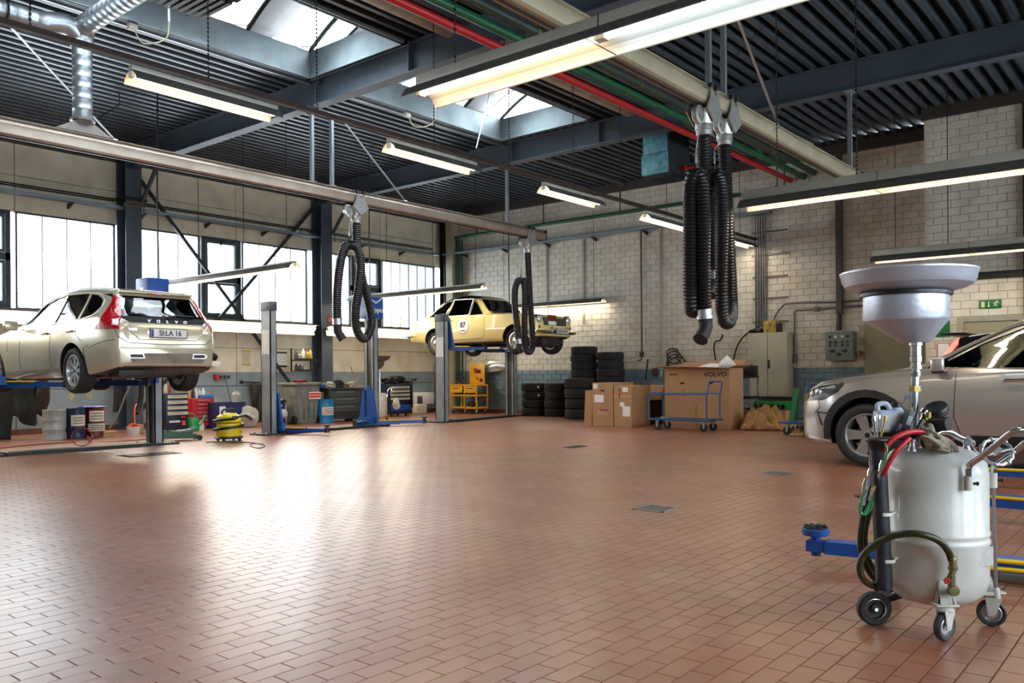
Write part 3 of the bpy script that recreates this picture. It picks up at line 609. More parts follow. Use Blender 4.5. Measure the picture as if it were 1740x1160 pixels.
# ---- heater
t = thing('unit_heater', 'turquoise ceiling heater unit fed by red and green pipes', 'heater', (13.6, 7.5, 4.78))
HT = mat('heater_turquoise', '74c0cf', .45, .1, .55, 9, dark='20343a')
b1 = B(); box(b1, 0, 0, 0, .75, .56, .37, bev=.01); obj('lower_casing', b1, HT, t)
b1 = B(); box(b1, .02, .02, .38, .75, .54, .72, bev=.01); obj('middle_casing', b1, HT, t); b1 = B(); box(b1, .05, .04, .73, .75, .5, 1.0, bev=.01); obj('upper_casing', b1, HT, t)
b1 = B(); box(b1, .01, -.02, .0, .78, .0, .98); 
for k in range(7): box(b1, .08 + k * .09, -.04, -.06, .1 + k * .09, .5, -.001)
obj('louvre', b1, mat('heater_dark', '23282b', .5, .1, .3), t)
for sx in (.1, .65):
    b1 = B(); box(b1, sx, .25, 1.0, sx + .03, .28, 1.08); obj('bracket', b1, DARK, t)
b1 = B(); cyl(b1, (.45, -.02, .12), (.45, -.5, .12), .035); cyl(b1, (.45, -.5, .12), (.45, -.55, .12), .045); ball(b1, (.45, -.12, .12), .06); cyl(b1, (.45, -.52, .12), (.45, -.6, .5), .03); obj('red_branch', b1, RP, t)
b1 = B(); cyl(b1, (.6, -.02, -.02), (.6, -.9, -.02), .035); ball(b1, (.6, -.25, -.02), .055); cyl(b1, (.6, -.9, -.02), (.6, -.9, .5), .03); obj('green_branch', b1, GP, t)
# ---- ducts
t = thing('spiral_duct', 'silver spiral ducts rising from the left exhaust rail to the ceiling', 'duct', (4.79, 11.08, 0))
def spiral(p0, p1, r):
    P0, P1 = V(p0), V(p1); n = max(2, int((P1 - P0).length / .12)); pts = []; 
    for k in range(n): 
        for f in (0, .93, .94, .99): pts.append(P0.lerp(P1, (k + f) / n))
    b1 = B(); tube(b1, pts + [P1], r, 24, rf=lambda i, n_: 1.008 if i % 4 in (2, 3) else 1); return b1
obj('vertical_duct', spiral((0, 0, 4.4), (0, 0, 5.35), .12), GALV, t, angle=60)
b1 = B(); tube(b1, [(0, 0, 5.35), (-.02, 0, 5.45), (-.13, 0, 5.54), (-.25, 0, 5.56), (-.5, 0, 5.5)], .13, 20, 4); lathe(b1, [(.125, 5.33), (.14, 5.34), (.14, 5.4), (.125, 5.41)], 20); obj('elbow', b1, GALV, t)
obj('horizontal_duct', spiral((-.45, 0, 5.5), (-5, 0, 5.5), .13), GALV, t, angle=60)
obj('branch_duct', spiral((.0, -.1, 5.6), (.0, -1.75, 5.62), .125), GALV, t, angle=60)
b1 = B(); tube(b1, [(0, 0, 5.33), (0, -.03, 5.5), (0, -.14, 5.6)], .13, 20, 4); obj('upper_bend', b1, GALV, t)
b1 = B(); a = [b1.verts.new(p) for p in ((-.36, -.08, 4.22), (.34, -.08, 4.22), (.34, .08, 4.22), (-.36, .08, 4.22))]; c = [b1.verts.new((.12 * math.cos(k * PI / 2 + PI * 1.25), .09 * math.sin(k * PI / 2 + PI * 1.25), 4.38)) for k in range(4)]
for k in range(4): b1.faces.new((a[k], a[(k + 1) % 4], c[(k + 1) % 4], c[k]))
b1.faces.new(c); b1.faces.new(a[::-1]); lathe(b1, [(.0, 4.38), (.15, 4.38), (.15, 4.41), (.0, 4.41)], 20); obj('transition_hood', b1, mat('hood_grey', '9b958e', .4, .5, .3), t)
b1 = B(); tube(b1, [(-.9 + .137 * math.cos(k) * 0, .137 * math.cos(k * PI / 8), 5.5 + .137 * math.sin(k * PI / 8)) for k in range(16)], .012, 6, closed=True); bar(b1, (-.9, 0, 5.63), (-.9, 0, 5.84), .015, .015); obj('hanging_strap', b1, DARK, t)
t = thing('roof_fan', 'dark ribbed fan casing at the top edge beside the silver duct', 'fan', (4.62, 8.6, 5.35)); b1 = B(); box(b1, 0, 0, .1, .8, .6, .5, bev=.01); obj('casing', b1, mat('heater_dark'), t)
b1 = B()
for k in range(9): box(b1, .0 + k * .09, -.02, .02, .05 + k * .09, .62, .1)
obj('ribs', b1, mat('heater_dark'), t)
# ---- cable trays
def tray(name, label, p0, p1, side):
    p0, p1 = V(p0), V(p1); d = (p1 - p0); L_ = d.length; d.normalize(); rz = math.atan2(d.y, d.x); t = thing(name, label, 'cable tray', p0, rz)
    b1 = B(); box(b1, 0, -.1, 0, L_, .1, .008); box(b1, 0, -.105, 0, L_, -.1, .055); box(b1, 0, .1, 0, L_, .105, .055); obj('channel', b1, mat('tray_galvanised', '8fa0ab', .4, .6, .25, 3), t)
    b1 = B()
    for q in range(4): tube(b1, [(L_ * k / 40, -.06 + .035 * q + .012 * math.sin(k * 1.3 + q), .03 + .01 * math.sin(k * .9 + q * 2)) for k in range(41)], .014, 5)
    obj('cables', b1, BLACK, t, kind='stuff')
    x = .8
    while x < L_ - .3:
        b1 = B(); prism(b1, [(-.13, -.02), (.16 , -.02), (.16, -.12)], x - .02, x + .02, YZ @ Matrix.Scale(side, 4, (1, 0, 0))); obj('bracket', b1, DARK, t); x += 1.5
tray('cable_tray', 'galvanised cable tray along the wall above the windows', (-4, 17.42, 4.6), (17.65, 17.42, 4.6), 1)
tray('cable_tray', 'galvanised cable tray along the white brick wall', (17.84, 17.3, 4.6), (17.84, 7.3, 4.6), 1)
b1 = B(); 
for z in (4.78, 4.82): tube(b1, [(-4, 17.57, z), (8.2, 17.56, z), (8.25, 17.12, z), (8.7, 17.12, z), (8.75, 17.56, z), (17.6, 17.56, z)], .014, 6)
tag(obj('black_cable', b1, BLACK), 'pair of black cables along the wall just above the tray and windows', 'cable')
b1 = B()
for k in range(5): tube(b1, [(8.42 + .22 * math.cos(a + k) * (1 - k * .05), 17.08 + .06 * math.sin(a * 2), 4.66 + .04 * math.sin(a + k) + k * .008) for a in [q * .4 for q in range(16)]], .012, 5)
tag(obj('cable_coil', b1, mat('grey_cable', '77746c', .6)), 'grey coil of cable lying on the tray at the left column', 'cable coil')
b1 = B()
for k in range(3): tube(b1, [(13.0 + k * .3 + .13 * math.cos(a), 17.5, 4.72 + .09 * math.sin(a)) for a in [q * .45 for q in range(14)]], .012, 5)
tag(obj('cable_coil', b1, BLACK), 'black loops of cable on the tray beside the middle column', 'cable coil')
# wires
b1 = B(); tube(b1, [oz(600, 247, 5.8), oz(980, 247, 5.8)], .006, 5); tag(obj('tension_wire', b1, BLACK), 'thin black wire stretched level below the second skylight', 'wire')
b1 = B(); tube(b1, [oy(1340, 0, 4.6), oy(1215, 132, 4.6)], .006, 5); tag(obj('tension_wire', b1, BLACK), 'thin dark wire sloping behind the right rail hangers', 'wire')
b1 = B(); p = oy(872, 222, 10.2); tube(b1, [oy(886, 135, 10.2), oy(822, 192, 10.2) * .0 + oy(808, 238, 10.2)], .014, 6) if 0 else tube(b1, [oy(834, 152, 10.2) + V((.05, 0, .75)), oy(834, 152, 10.2), oy(809, 252, 10.2)], .012, 6)
tag(obj('vent_rod', b1, ALU), 'thin metal rod hanging slanted below the second skylight', 'rod')
b1 = B(); a = oy(203, 178, 14.0); c = oy(160, 205, 14.0); bar(b1, a, c, .02, .02); bar(b1, a, oy(277, 198, 14.0), .04, .03); bar(b1, a, V((a.x, a.y, 5.86)), .015, .015); tag(obj('power_bracket', b1, DARK), 'thin bracket under the ceiling holding the left lift supply cable', 'bracket')
b1 = B(); x, y = 15.3, 3.5; p = oy(1319, 60, 4.05); chain(b1, p.x, p.y, oy(1319, 318, 4.05).z, 5.86, .005); q = oy(1319, 318, 4.05); box(b1, q.x - .02, q.y - .015, q.z - .06, q.x + .02, q.y + .015, q.z + .02, bev=.006)
tag(obj('hanging_chain', b1, mat('chain_dark')), 'single chain with a hook hanging in front of the beige rail', 'chain')
b1 = B(); p = oy(1526, 245, 4.3); 
chain(b1, 16.2, 4.3, 3.35, 5.86); tag(obj('hanging_chain', b1, mat('chain_dark')), 'chain hanging down to the right of the beige rail end', 'chain')
# ================================================================== CARS
def curve(keys):
    ks = sorted(keys); n = len(ks); d = [(ks[i + 1][1] - ks[i][1]) / (ks[i + 1][0] - ks[i][0]) for i in range(n - 1)]
    m = [d[0]] + [0 if d[i - 1] * d[i] <= 0 else 2 * d[i - 1] * d[i] / (d[i - 1] + d[i]) for i in range(1, n - 1)] + [d[-1]]
    def f(x):
        if x <= ks[0][0]: return ks[0][1]
        if x >= ks[-1][0]: return ks[-1][1]
        for i in range(n - 1):
            if x <= ks[i + 1][0]: break
        h = ks[i + 1][0] - ks[i][0]; t = (x - ks[i][0]) / h
        return (2 * t**3 - 3 * t**2 + 1) * ks[i][1] + (t**3 - 2 * t**2 + t) * h * m[i] + (-2 * t**3 + 3 * t**2) * ks[i + 1][1] + (t**3 - t**2) * h * m[i + 1]
    return f
def loft(P, x0, x1, ins=0.0, n=110, ends=True):
    """closed body skin from the car's curves; ins shrinks it for the cabin void"""
    top, belt, bot, w_, wr = (curve(P[k]) for k in ('top', 'belt', 'bot', 'w', 'wr'))
    xs = [x0 + (x1 - x0) * (.5 - .5 * math.cos(PI * i / n)) * 1.0 for i in range(n + 1)]
    xs = [.5 * a + .5 * (x0 + (x1 - x0) * i / n) for i, a in enumerate(xs)]
    bm = B(); rings = []; sh = P.get('shoulder', .945)
    for x in xs:
        t, b, w, r = top(x) - ins, bot(x) + ins * 2.2, w_(x) - ins, wr(x) - ins; bl = min(belt(x), t - .025)
        H = bl - b; G = t - bl
        q = [(0, b), (.5 * w, b), (.86 * w, b), (.955 * w, b + .035), (.985 * w, b + .3 * H), (1.0 * w, b + .52 * H), (.985 * w, b + .8 * H), (sh * w + .012, bl - .03 * min(1, H)), (sh * w, bl)]
        e = sh * w - .012
        q += [(e + (r - e) * .32, bl + .28 * G), (e + (r - e) * .72, bl + .6 * G), (r, bl + .84 * G), (r - .055, bl + .935 * G), (r * .72, bl + .975 * G), (r * .36, bl + .995 * G), (0, t)]
        c = [p for p in catmull([V((0, y, z)) for y, z in q], 2)]
        if ends:
            dd = min(x - x0, x1 - x); k = 1.0 if dd > .05 else .955 + .045 * math.sqrt(max(0, 1 - (1 - dd / .05) ** 2)); zc = (t + b) / 2
            c = [V((0, p.y * k, zc + (p.z - zc) * k)) for p in c]
        ring = [bm.verts.new((x, p.y, p.z)) for p in c] + [bm.verts.new((x, -p.y, p.z)) for p in c[1:-1][::-1]]
        rings.append(ring)
    m = len(rings[0])
    for a, b in zip(rings, rings[1:]):
        for k in range(m): bm.faces.new((a[k], a[(k + 1) % m], b[(k + 1) % m], b[k]))
    bm.faces.new(rings[0][::-1]); bm.faces.new(rings[-1]); bmesh.ops.recalc_face_normals(bm, faces=bm.faces[:]); return bm
def boolean(me, cut_bm, m=None):
    c = bpy.data.meshes.new('c'); bmesh.ops.recalc_face_normals(cut_bm, faces=cut_bm.faces[:]); cut_bm.to_mesh(c); cut_bm.free()
    if m: c.materials.append(m)
    oa = bpy.data.objects.new('a', me); ob = bpy.data.objects.new('b', c); COL.objects.link(oa); COL.objects.link(ob)
    md = oa.modifiers.new('x', 'BOOLEAN'); md.operation = 'DIFFERENCE'; md.object = ob; md.solver = 'EXACT'; md.material_mode = 'TRANSFER'
    dg = bpy.context.evaluated_depsgraph_get(); r = bpy.data.meshes.new_from_object(oa.evaluated_get(dg)); bpy.data.objects.remove(oa); bpy.data.objects.remove(ob); return r
class Skin:
    def __init__(s, bm): s.t = BVHTree.FromBMesh(bm)
    def ray_cast(s, o, d):
        h = s.t.ray_cast(o, d)
        return h if h[0] is not None else s.t.find_nearest(o + d * 2.6)
def panel(bvh, poly, view, off=.004, th=.02, res=.06, both=False):
    """a thin panel with the outline poly lying on the body; view 'y+','y-' (poly is x,z) or 'x+','x-' (poly is y,z)"""
    bm = B(); pl = bm.faces.new([bm.verts.new((a, b, 0)) for a, b in poly]); bmesh.ops.triangulate(bm, faces=[pl])
    for ax in (0, 1):
        lo, hi = min(p[ax] for p in poly), max(p[ax] for p in poly); k = lo + res
        while k < hi - 1e-4:
            co = V((k, 0, 0)) if ax == 0 else V((0, k, 0)); no = V((1, 0, 0)) if ax == 0 else V((0, 1, 0))
            bmesh.ops.bisect_plane(bm, geom=bm.verts[:] + bm.edges[:] + bm.faces[:], plane_co=co, plane_no=no); k += res
    s = 1 if view[1] == '+' else -1; D = V((0, -s, 0)) if view[0] == 'y' else V((-s, 0, 0))
    for v in bm.verts:
        a, b = v.co.x, v.co.y; o = V((a, 4 * s, b)) if view[0] == 'y' else V((6 * s, a, b))
        h = bvh.ray_cast(o, D)
        p, n = h[0], h[1]
        if n.dot(D) > 0: n = -n
        p = V((a, p.y, b)) if view[0] == 'y' else V((p.x, a, b))
        v.co = p + n * off
    fs = bm.faces[:]; r = bmesh.ops.extrude_face_region(bm, geom=fs); nv = [g for g in r['geom'] if isinstance(g, bmesh.types.BMVert)]
    for v in nv: v.co += D * th
    bmesh.ops.recalc_face_normals(bm, faces=bm.faces[:]); return bm
def seam(bvh, pts, view, r=.005, off=-.001):
    s = 1 if view[1] == '+' else -1; D = V((0, -s, 0)) if view[0] == 'y' else (V((-s, 0, 0)) if view[0] == 'x' else V((0, 0, -1))); out = []
    for p, q in zip(pts, pts[1:]):
        k = max(1, int(math.dist(p, q) / .05))
        for i in range(k + (q == pts[-1])):
            a, b = p[0] + (q[0] - p[0]) * i / k, p[1] + (q[1] - p[1]) * i / k
            o = V((a, 4 * s, b)) if view[0] == 'y' else (V((6 * s, a, b)) if view[0] == 'x' else V((a, b, 4))); h = bvh.ray_cast(o, D)
            if h[0] is not None: out.append(h[0] - D * off)
    bm = B()
    if len(out) > 1: tube(bm, out, r, 5)
    return bm
TYRE = mat('tyre_rubber', '222224', .75, 0, .35, 8, .25, dark='3a3632')
def tyre_bm(Rr, W, Ri, n=56, blocks=True):
    bm = B(); h = W / 2; rt = Rr - .009
    lathe(bm, [(Ri, -h * .78), (Ri + .012, -h * .86), (Ri + (rt - Ri) * .35, -h * .99), (Ri + (rt - Ri) * .62, -h), (rt - .025, -h * .94), (rt - .004, -h * .8), (rt, -h * .7), (rt, h * .7), (rt - .004, h * .8), (rt - .025, h * .94), (Ri + (rt - Ri) * .62, h), (Ri + (rt - Ri) * .35, h * .99), (Ri + .012, h * .86), (Ri, h * .78), (Ri - .004, 0), (Ri, -h * .78)], n)
    if blocks:
        nb = 44; g = [-.86, -.5, -.47, -.1, -.07, .3, .33, .5, .53, .86]; rows = ((-.9, -.48), (-.43, -.04), (.04, .43), (.48, .9))
        for j, (a, b) in enumerate(rows):
            for k in range(nb):
                t0 = 2 * PI * (k + (.5 if j % 2 else 0)) / nb; t1 = t0 + 2 * PI / nb * .8; sk = .035 * (1 if j < 2 else -1); vs = []
                for rr in (rt - .004, Rr):
                    for t, z in ((t0, a), (t1, a), (t1 + sk, b), (t0 + sk, b)):
                        q = rr - (.012 if abs(z) > .85 else 0); vs.append(bm.verts.new((q * math.cos(t), q * math.sin(t), z * h)))
                bm.faces.new(vs[4:]); 
                for i in range(4): bm.faces.new((vs[i], vs[(i + 1) % 4], vs[4 + (i + 1) % 4], vs[4 + i]))
    return bm
def wheel(parent, x, y, z, Rr, W, Ri, style, side, tyre_me={}):
    key = (Rr, W, Ri); Mz = Matrix.Rotation(-PI / 2 * side, 4, 'X')
    w = obj('wheel', rim_bm(Ri, W, style), ALU if style != 'steel' else mat('cream_steel_wheel', 'd8d4c4', .35, .1, .2), parent, (x, y, z)); w.rotation_euler = (-PI / 2 * side, 0, 0)
    if key not in tyre_me: tyre_me[key] = obj('tyre', tyre_bm(Rr, W, Ri), TYRE, w).data
    else: mobj('tyre', tyre_me[key], TYRE, w)
    b1 = B(); lathe(b1, [(0, -W * .3), (.13, -W * .3), (.14, -W * .1), (.14, W * .1), (.0, W * .12)], 20); obj('brake_disc', b1, mat('rusty_disc', '5b4a40', .5, .7, .4), w)
    b1 = B()
    if style == 'steel':
        lathe(b1, [(0, W * .5), (.05, W * .49), (.09, W * .42), (.1, W * .34)], 24); obj('hub_cap', b1, CHROME, w)
        b1 = B(); lathe(b1, [(Ri - .03, W * .36), (Ri - .012, W * .43), (Ri + .004, W * .42), (Ri + .006, W * .4)], 32); obj('trim_ring', b1, CHROME, w)
    else: lathe(b1, [(0, W * .33), (.028, W * .33), (.032, W * .3)], 16); obj('hub_cap', b1, BLACK, w)
    return w
def rim_bm(Ri, W, style):
    bm = B(); h = W * .42
    lathe(bm, [(Ri + .006, h), (Ri - .008, h), (Ri - .014, h - .01), (Ri - .035, 0), (Ri - .03, -h), (Ri + .004, -h), (Ri - .004, -h * .9), (Ri - .012, 0), (Ri + .002, h * .9), (Ri + .006, h)], 40)
    zf = h * .72
    if style == 'steel':
        lathe(bm, [(0, zf - .02), (.1, zf - .02), (.13, zf), (.16, zf - .03), (Ri - .015, zf - .04), (Ri - .02, zf - .06), (.1, zf - .06), (0, zf - .06)], 32); return bm
    lathe(bm, [(0, zf + .004), (.045, zf + .002), (.06, zf - .02), (.05, zf - .05), (0, zf - .05)], 24)
    n = 5 if style == 'five' else 8
    for k in range(n):
        a = 2 * PI * k / n
        for da, wa, wb in (((-.13, .026, .022), (.13, .026, .022)) if style == 'multi' else ((0, .085, .13),)):
            c, s = math.cos(a + da * .45), math.sin(a + da * .45); c2, s2 = math.cos(a + da), math.sin(a + da)
            vs = []
            for rr, cc, ss, hw, zz in ((.04, c, s, wa / 2, zf), (Ri - .012, c2, s2, wb / 2, zf + .004)):
                for q, dz in ((-1, 0), (1, 0), (1, -.03), (-1, -.03)): vs.append(bm.verts.new((rr * cc - q * hw * ss, rr * ss + q * hw * cc, zz + dz)))
            for f in ((0, 1, 5, 4), (1, 2, 6, 5), (2, 3, 7, 6), (3, 0, 4, 7), (0, 3, 2, 1), (4, 5, 6, 7)): bm.faces.new([vs[i] for i in f])
    return bm
CARGL = glassmat('car_glass', (.5, .6, .58), .02, .01)
INT = mat('car_interior', '2b2a2a', .8, 0, .1)
def car(name, label, P, paintm, loc, rz):
    t = thing(name, label, 'car', loc, rz); x0, x1 = P['x0'], P['x1']
    bm = loft(P, x0, x1); bvh = Skin(bm); me = bpy.data.meshes.new('body'); bm.to_mesh(me); bm.free()
    for q in (paintm, INT, mat('arch_black', '131313', .8, 0, .2), DARK, P.get('roof', paintm)): me.materials.append(q)
    r, Wt = P['arch'], P['wmax']; cut = B()
    for ax in (0, P['wb']):
        for s in (-1, 1): cyl(cut, (ax, s * (Wt - .33), P['R'] + .01), (ax, s * (Wt + .3), P['R'] + .01), r, seg=40)
    me = boolean(me, cut, mat('arch_black'))
    if P.get('cab'):
        a, b = P['cab']; me = boolean(me, loft(P, a, b, .045, 50, False), mat('cabin_lining', '827e75', .8, 0, 0)); cut = B()
        for poly in P['side_glass']: prism(cut, poly, -2, -.4, XZ); prism(cut, poly, .4, 2, XZ)
        me = boolean(me, cut, BLACK); cut = B()
        for poly, (a, b) in P['end_glass']: prism(cut, poly, a, b, YZ)
        me = boolean(me, cut, BLACK)
    for p in me.polygons:
        c = p.center; p.use_smooth = True
        if p.material_index == 0 and p.normal.z < -.8 and c.z < .4: p.material_index = 3
        if p.material_index == 0 and P.get('roof') and c.z > P['roof_z'](c.x): p.material_index = 4
    me.set_sharp_from_angle(angle=math.radians(32)); mobj('body', me, None, t)
    if P.get('cab'):
        for poly in P['side_glass']:
            for s in '+-': obj('side_window', panel(bvh, poly, 'y' + s, -.012, .004), CARGL, t)
        for nm, (poly, (a, b)) in zip(P['end_names'], P['end_glass']): obj(nm, panel(bvh, poly, 'x+' if a > 0 else 'x-', -.012, .004), CARGL, t)
    for ax in (0, P['wb']):
        for s in (-1, 1): wheel(t, ax, s * (Wt - P['tw'] / 2 - P.get('win', .015)), P['R'], P['R'], P['tw'], P['Ri'], P['rim'], s)
    b1 = B()
    for ax in (0, P['wb']): cyl(b1, (ax, -Wt + .25, P['R'] - .03), (ax, Wt - .25, P['R'] - .03), .035); box(b1, ax - .25, -.45, P['R'] - .1, ax + .2, .45, P['R'] + .02, bev=.02); bar(b1, (ax, -Wt + .25, P['R'] - .06), (ax + .5, -.4, P['R'] - .02), .07, .05); bar(b1, (ax, Wt - .25, P['R'] - .06), (ax + .5, .4, P['R'] - .02), .07, .05)
    cyl(b1, (x0 + .5, .3, P['R'] - .05), (P['wb'], .12, P['R'] - .08), .035); box(b1, x0 + .2, .1, P['R'] - .1, x0 + .55, .6, P['R'] + .06, bev=.04); box(b1, P['wb'] - .2, -.35, P['R'] - .14, P['wb'] + .5, .35, P['R'] + .1, bev=.04)
    obj('underbody', b1, DARK, t)
    for (x, y, z) in P.get('seats', ()):
        b1 = B(); box(b1, x - .25, y - .25, z, x + .25, y + .25, z + .15, bev=.05); box(b1, x - .36, y - .24, z + .1, x - .22, y + .24, z + .62, M_=None, bev=.05); box(b1, x - .37, y - .12, z + .64, x - .29, y + .12, z + .84, bev=.03); obj('seat', b1, INT, t)
    if P.get('wheel_at'):
        x, y, z = P['wheel_at']; b1 = B(); M_ = TR(x, y, z, 0, 0, -1.1); tube(b1, [M_ @ V((.18 * math.cos(a), .18 * math.sin(a), 0)) for a in [q * PI / 10 for q in range(20)]], .013, 6, closed=True)
        for a in (0, 2.1, 4.2): bar(b1, M_ @ V((0, 0, 0)), M_ @ V((.18 * math.cos(a), .18 * math.sin(a), 0)), .03, .01)
        obj('steering_wheel', b1, INT, t); b1 = B(); box(b1, x + .15, -.65, z - .1, x + .55, .65, z + .06, bev=.05); obj('dashboard', b1, INT, t)
    return t, bvh
def seams(t, bvh, lst, view='y', both=True):
    for s in ('+-' if both else '+'):
        for pts in lst: 
            b1 = seam(bvh, pts, view + s)
            if len(b1.faces): obj('shut_line', b1, BLACK, t)
            else: b1.free()
def plate_(t, x, y, z, txt, rz, w_=.52, h=.11, nt='EU'):
    b1 = B(); box(b1, -w_ / 2, -.006, -h / 2, w_ / 2, .0, h / 2, bev=.003, seg=1); p = obj('number_plate', b1, mat('plate_white', 'dedfdc', .4, 0, .1, 20), t, (x, y, z), (0, 0, rz))
    b1 = B(); box(b1, -w_ / 2 - .012, .001, -h / 2 - .012, w_ / 2 + .012, .01, h / 2 + .012, bev=.003, seg=1); obj('plate_holder', b1, BLACK, p)
    b1 = B(); box(b1, -w_ / 2 + .004, -.0075, -h / 2 + .004, -w_ / 2 + .042, -.0055, h / 2 - .004); obj('blue_band', b1, mat('plate_blue', '1a3fa0', .4), p)
    if txt: text('registration', txt, h * .95, BLACK, p, (.02, -.008, -.001), (PI / 2, 0, 0), .001, sx=.92)
    else:
        for k in range(7): b1 = B(); box(b1, -.17 + k * .055, -.008, -.03, -.135 + k * .055, -.0058, .03); obj('worn_character', b1, mat('worn_print', '55504c', .6), p)
    return p
# ---- silver-beige estate on the left lift, seen from behind
SILV = mat('estate_silver_paint', 'c9c4ae', .24, .4, 0, 2.2, coat=.6, dark='8a8474'); 
P = dict(x0=-1.0, x1=3.62, wb=2.776, wmax=.885, R=.318, Ri=.215, tw=.215, rim='multi', arch=.375, shoulder=.95,
    top=[(-1.0, .80), (-.985, .93), (-.94, 1.0), (-.84, 1.1), (-.66, 1.38), (-.6, 1.43), (0, 1.49), (.7, 1.515), (1.15, 1.46), (2.0, 1.09), (2.15, 1.04), (2.9, .96), (3.4, .84), (3.62, .66)],
    belt=[(-1.0, .7), (-.97, .86), (-.88, .95), (-.6, 1.04), (0, 1.0), (1, .96), (2.1, .94), (3, .84), (3.62, .6)],
    bot=[(-1.0, .40), (-.9, .34), (-.5, .27), (0, .22), (2.7, .2), (3.4, .2), (3.62, .26)],
    w=[(-1.0, .60), (-.95, .70), (-.8, .78), (-.4, .85), (0, .885), (2.6, .885), (3.1, .84), (3.45, .70), (3.62, .5)],
    wr=[(-1.0, .54), (-.85, .60), (-.6, .57), (0, .60), (1.2, .63), (2.1, .70), (3, .68), (3.62, .42)],
    cab=(-.82, 2.0), side_glass=[[(1.9, 1.03), (1.35, 1.31), (1.05, 1.385), (.72, 1.41), (.72, 1.0)], [(.66, 1.0), (.66, 1.41), (.1, 1.40), (.0, 1.385), (-.09, 1.02)], [(-.15, 1.025), (-.06, 1.38), (-.25, 1.36), (-.45, 1.28), (-.51, 1.18), (-.43, 1.07)]],
    end_glass=[([(-.60, 1.03), (-.49, 1.335), (.49, 1.335), (.60, 1.03)], (-1.3, -.5)), ([(-.66, 1.09), (-.52, 1.36), (.52, 1.36), (.66, 1.09)], (1.0, 2.3))], end_names=('rear_window', 'windscreen'),
    seats=[(1.1, .36, .5), (1.1, -.36, .5), (.2, .36, .5), (.2, -.36, .5)], wheel_at=(1.55, .37, .95))
V60Z = 1.19 - .318
t, bv = car('estate_car', 'silver-beige estate car raised on the left lift, seen from behind', P, SILV, (5.885 * .963, 12.0 * .963, 1.1 + (V60Z - 1.1) * .963), PI / 2); t.scale = (.963,) * 3
seams(t, bv, [[(.69, .98), (.69, .5), (.66, .32)], [(-.1, 1.0), (-.14, .8), (-.28, .72)], [(1.78, .93), (1.78, .4), (1.7, .3)], [(2.3, .92), (2.25, .62)], [(-.45, .62), (-.75, .70), (-.93, .72)], [(-.36, .4), (-.33, .62), (-.45, .66)]])
TAIL = mat('tail_lamp_red', 'b00f18', .15, 0, .05, coat=1); TAILW = mat('tail_lamp_clear', 'd8c8c4', .15, 0, .05, coat=1); BLKG = mat('gloss_black', '0c0d0e', .35, 0, 0, coat=.15)
for s in (1, -1):
    sg = '+' if s > 0 else '-'
    l = obj('tail_lamp', panel(bv, [(-.665, 1.315), (-.70, 1.30), (-.81, 1.12), (-.88, 1.03), (-.94, .90), (-.80, .865), (-.56, .865), (-.69, .97), (-.785, 1.06), (-.76, 1.16)], 'y' + sg, .007, .03, .04), TAIL, t)
    obj('lamp_rear_face', panel(bv, [(.62 * s, 1.05), (.56 * s, 1.33), (.585 * s, 1.33), (.68 * s, 1.07), (.78 * s, .98), (.77 * s, .86), (.66 * s, .86), (.66 * s, .96), (.60 * s, 1.02)], 'x-', .007, .05, .04), TAIL, l)
    obj('clear_lens', panel(bv, [(.63 * s, 1.0), (.70 * s, .99), (.72 * s, .92), (.67 * s, .90)], 'x-', .013, .03, .04), TAILW, l)
obj('hatch_trim', panel(bv, [(-.62, 1.02), (-.52, .955), (.52, .955), (.62, 1.02), (.6, 1.04), (-.6, 1.04)], 'x-', .006, .03, .04), mat('satin_black_trim', '1a1b1d', .65, 0, 0, spec=.25), t)
b1 = seam(bv, [(-.66, .97), (-.55, .86), (-.42, .735), (.42, .735), (.55, .86), (.66, .97)], 'x-', .009, .0); obj('tailgate_crease', b1, SILV, t)
gf = obj('window_surround', panel(bv, [(-.62, 1.03), (-.60, 1.36), (-.54, 1.36), (-.585, 1.04)], 'x-', .004, .02, .04), BLKG, t)
obj('window_surround', panel(bv, [(.585, 1.04), (.54, 1.36), (.60, 1.36), (.62, 1.03)], 'x-', .004, .02, .04), BLKG, t)
b1 = B(); box(b1, -.72, -.52, 1.375, -.5, .52, 1.405, bev=.012); obj('roof_spoiler', b1, SILV, t)
b1 = B(); box(b1, -.735, -.16, 1.372, -.715, .16, 1.387); obj('brake_light', b1, TAIL, t)
b1 = B(); box(b1, -.3, -.03, 1.45, -.16, .03, 1.465, bev=.01); prism(b1, [(-.3, 1.45), (-.32, 1.5), (-.27, 1.5), (-.18, 1.46)], -.012, .012, XZ); obj('roof_aerial', b1, SILV, t)
b1 = B(); c = bv.ray_cast(V((-3, 0, 1.04)), V((1, 0, 0)))[0]; tube(b1, [c + V((-.02, .02, .0)), c + V((-.04, -.15, .035)), c + V((-.02, -.42, .03))], .012, 6); ball(b1, c + V((-.01, .02, 0)), .035, .6); obj('rear_wiper', b1, BLACK, t)
for s in (1, -1):
    b1 = panel(bv, [(.34 * s, .475), (.54 * s, .475), (.57 * s, .51), (.53 * s, .54), (.36 * s, .54)], 'x-', .012, .06, .05); tp = obj('exhaust_outlet', b1, CHROME, t)
    obj('outlet_dark', panel(bv, [(.36 * s, .485), (.53 * s, .485), (.55 * s, .51), (.52 * s, .53), (.375 * s, .53)], 'x-', .016, .03, .05), BLACK, tp)
obj('bumper_diffuser', panel(bv, [(-.54, .41), (-.52, .49), (-.33, .545), (.33, .545), (.52, .49), (.54, .41)], 'x-', .004, .04, .06), mat('dirty_beige_plastic', '7d7466', .5, 0, .5, 5), t)
b1 = B(); box(b1, -1.02, -.66, .605, -.985, .66, .625, bev=.006); obj('bumper_ledge', b1, SILV, t)
seams(t, bv, [[(-.71, .9), (-.68, .76), (-.55, .68), (0, .665), (.55, .68), (.68, .76), (.71, .9)]], 'x', True)
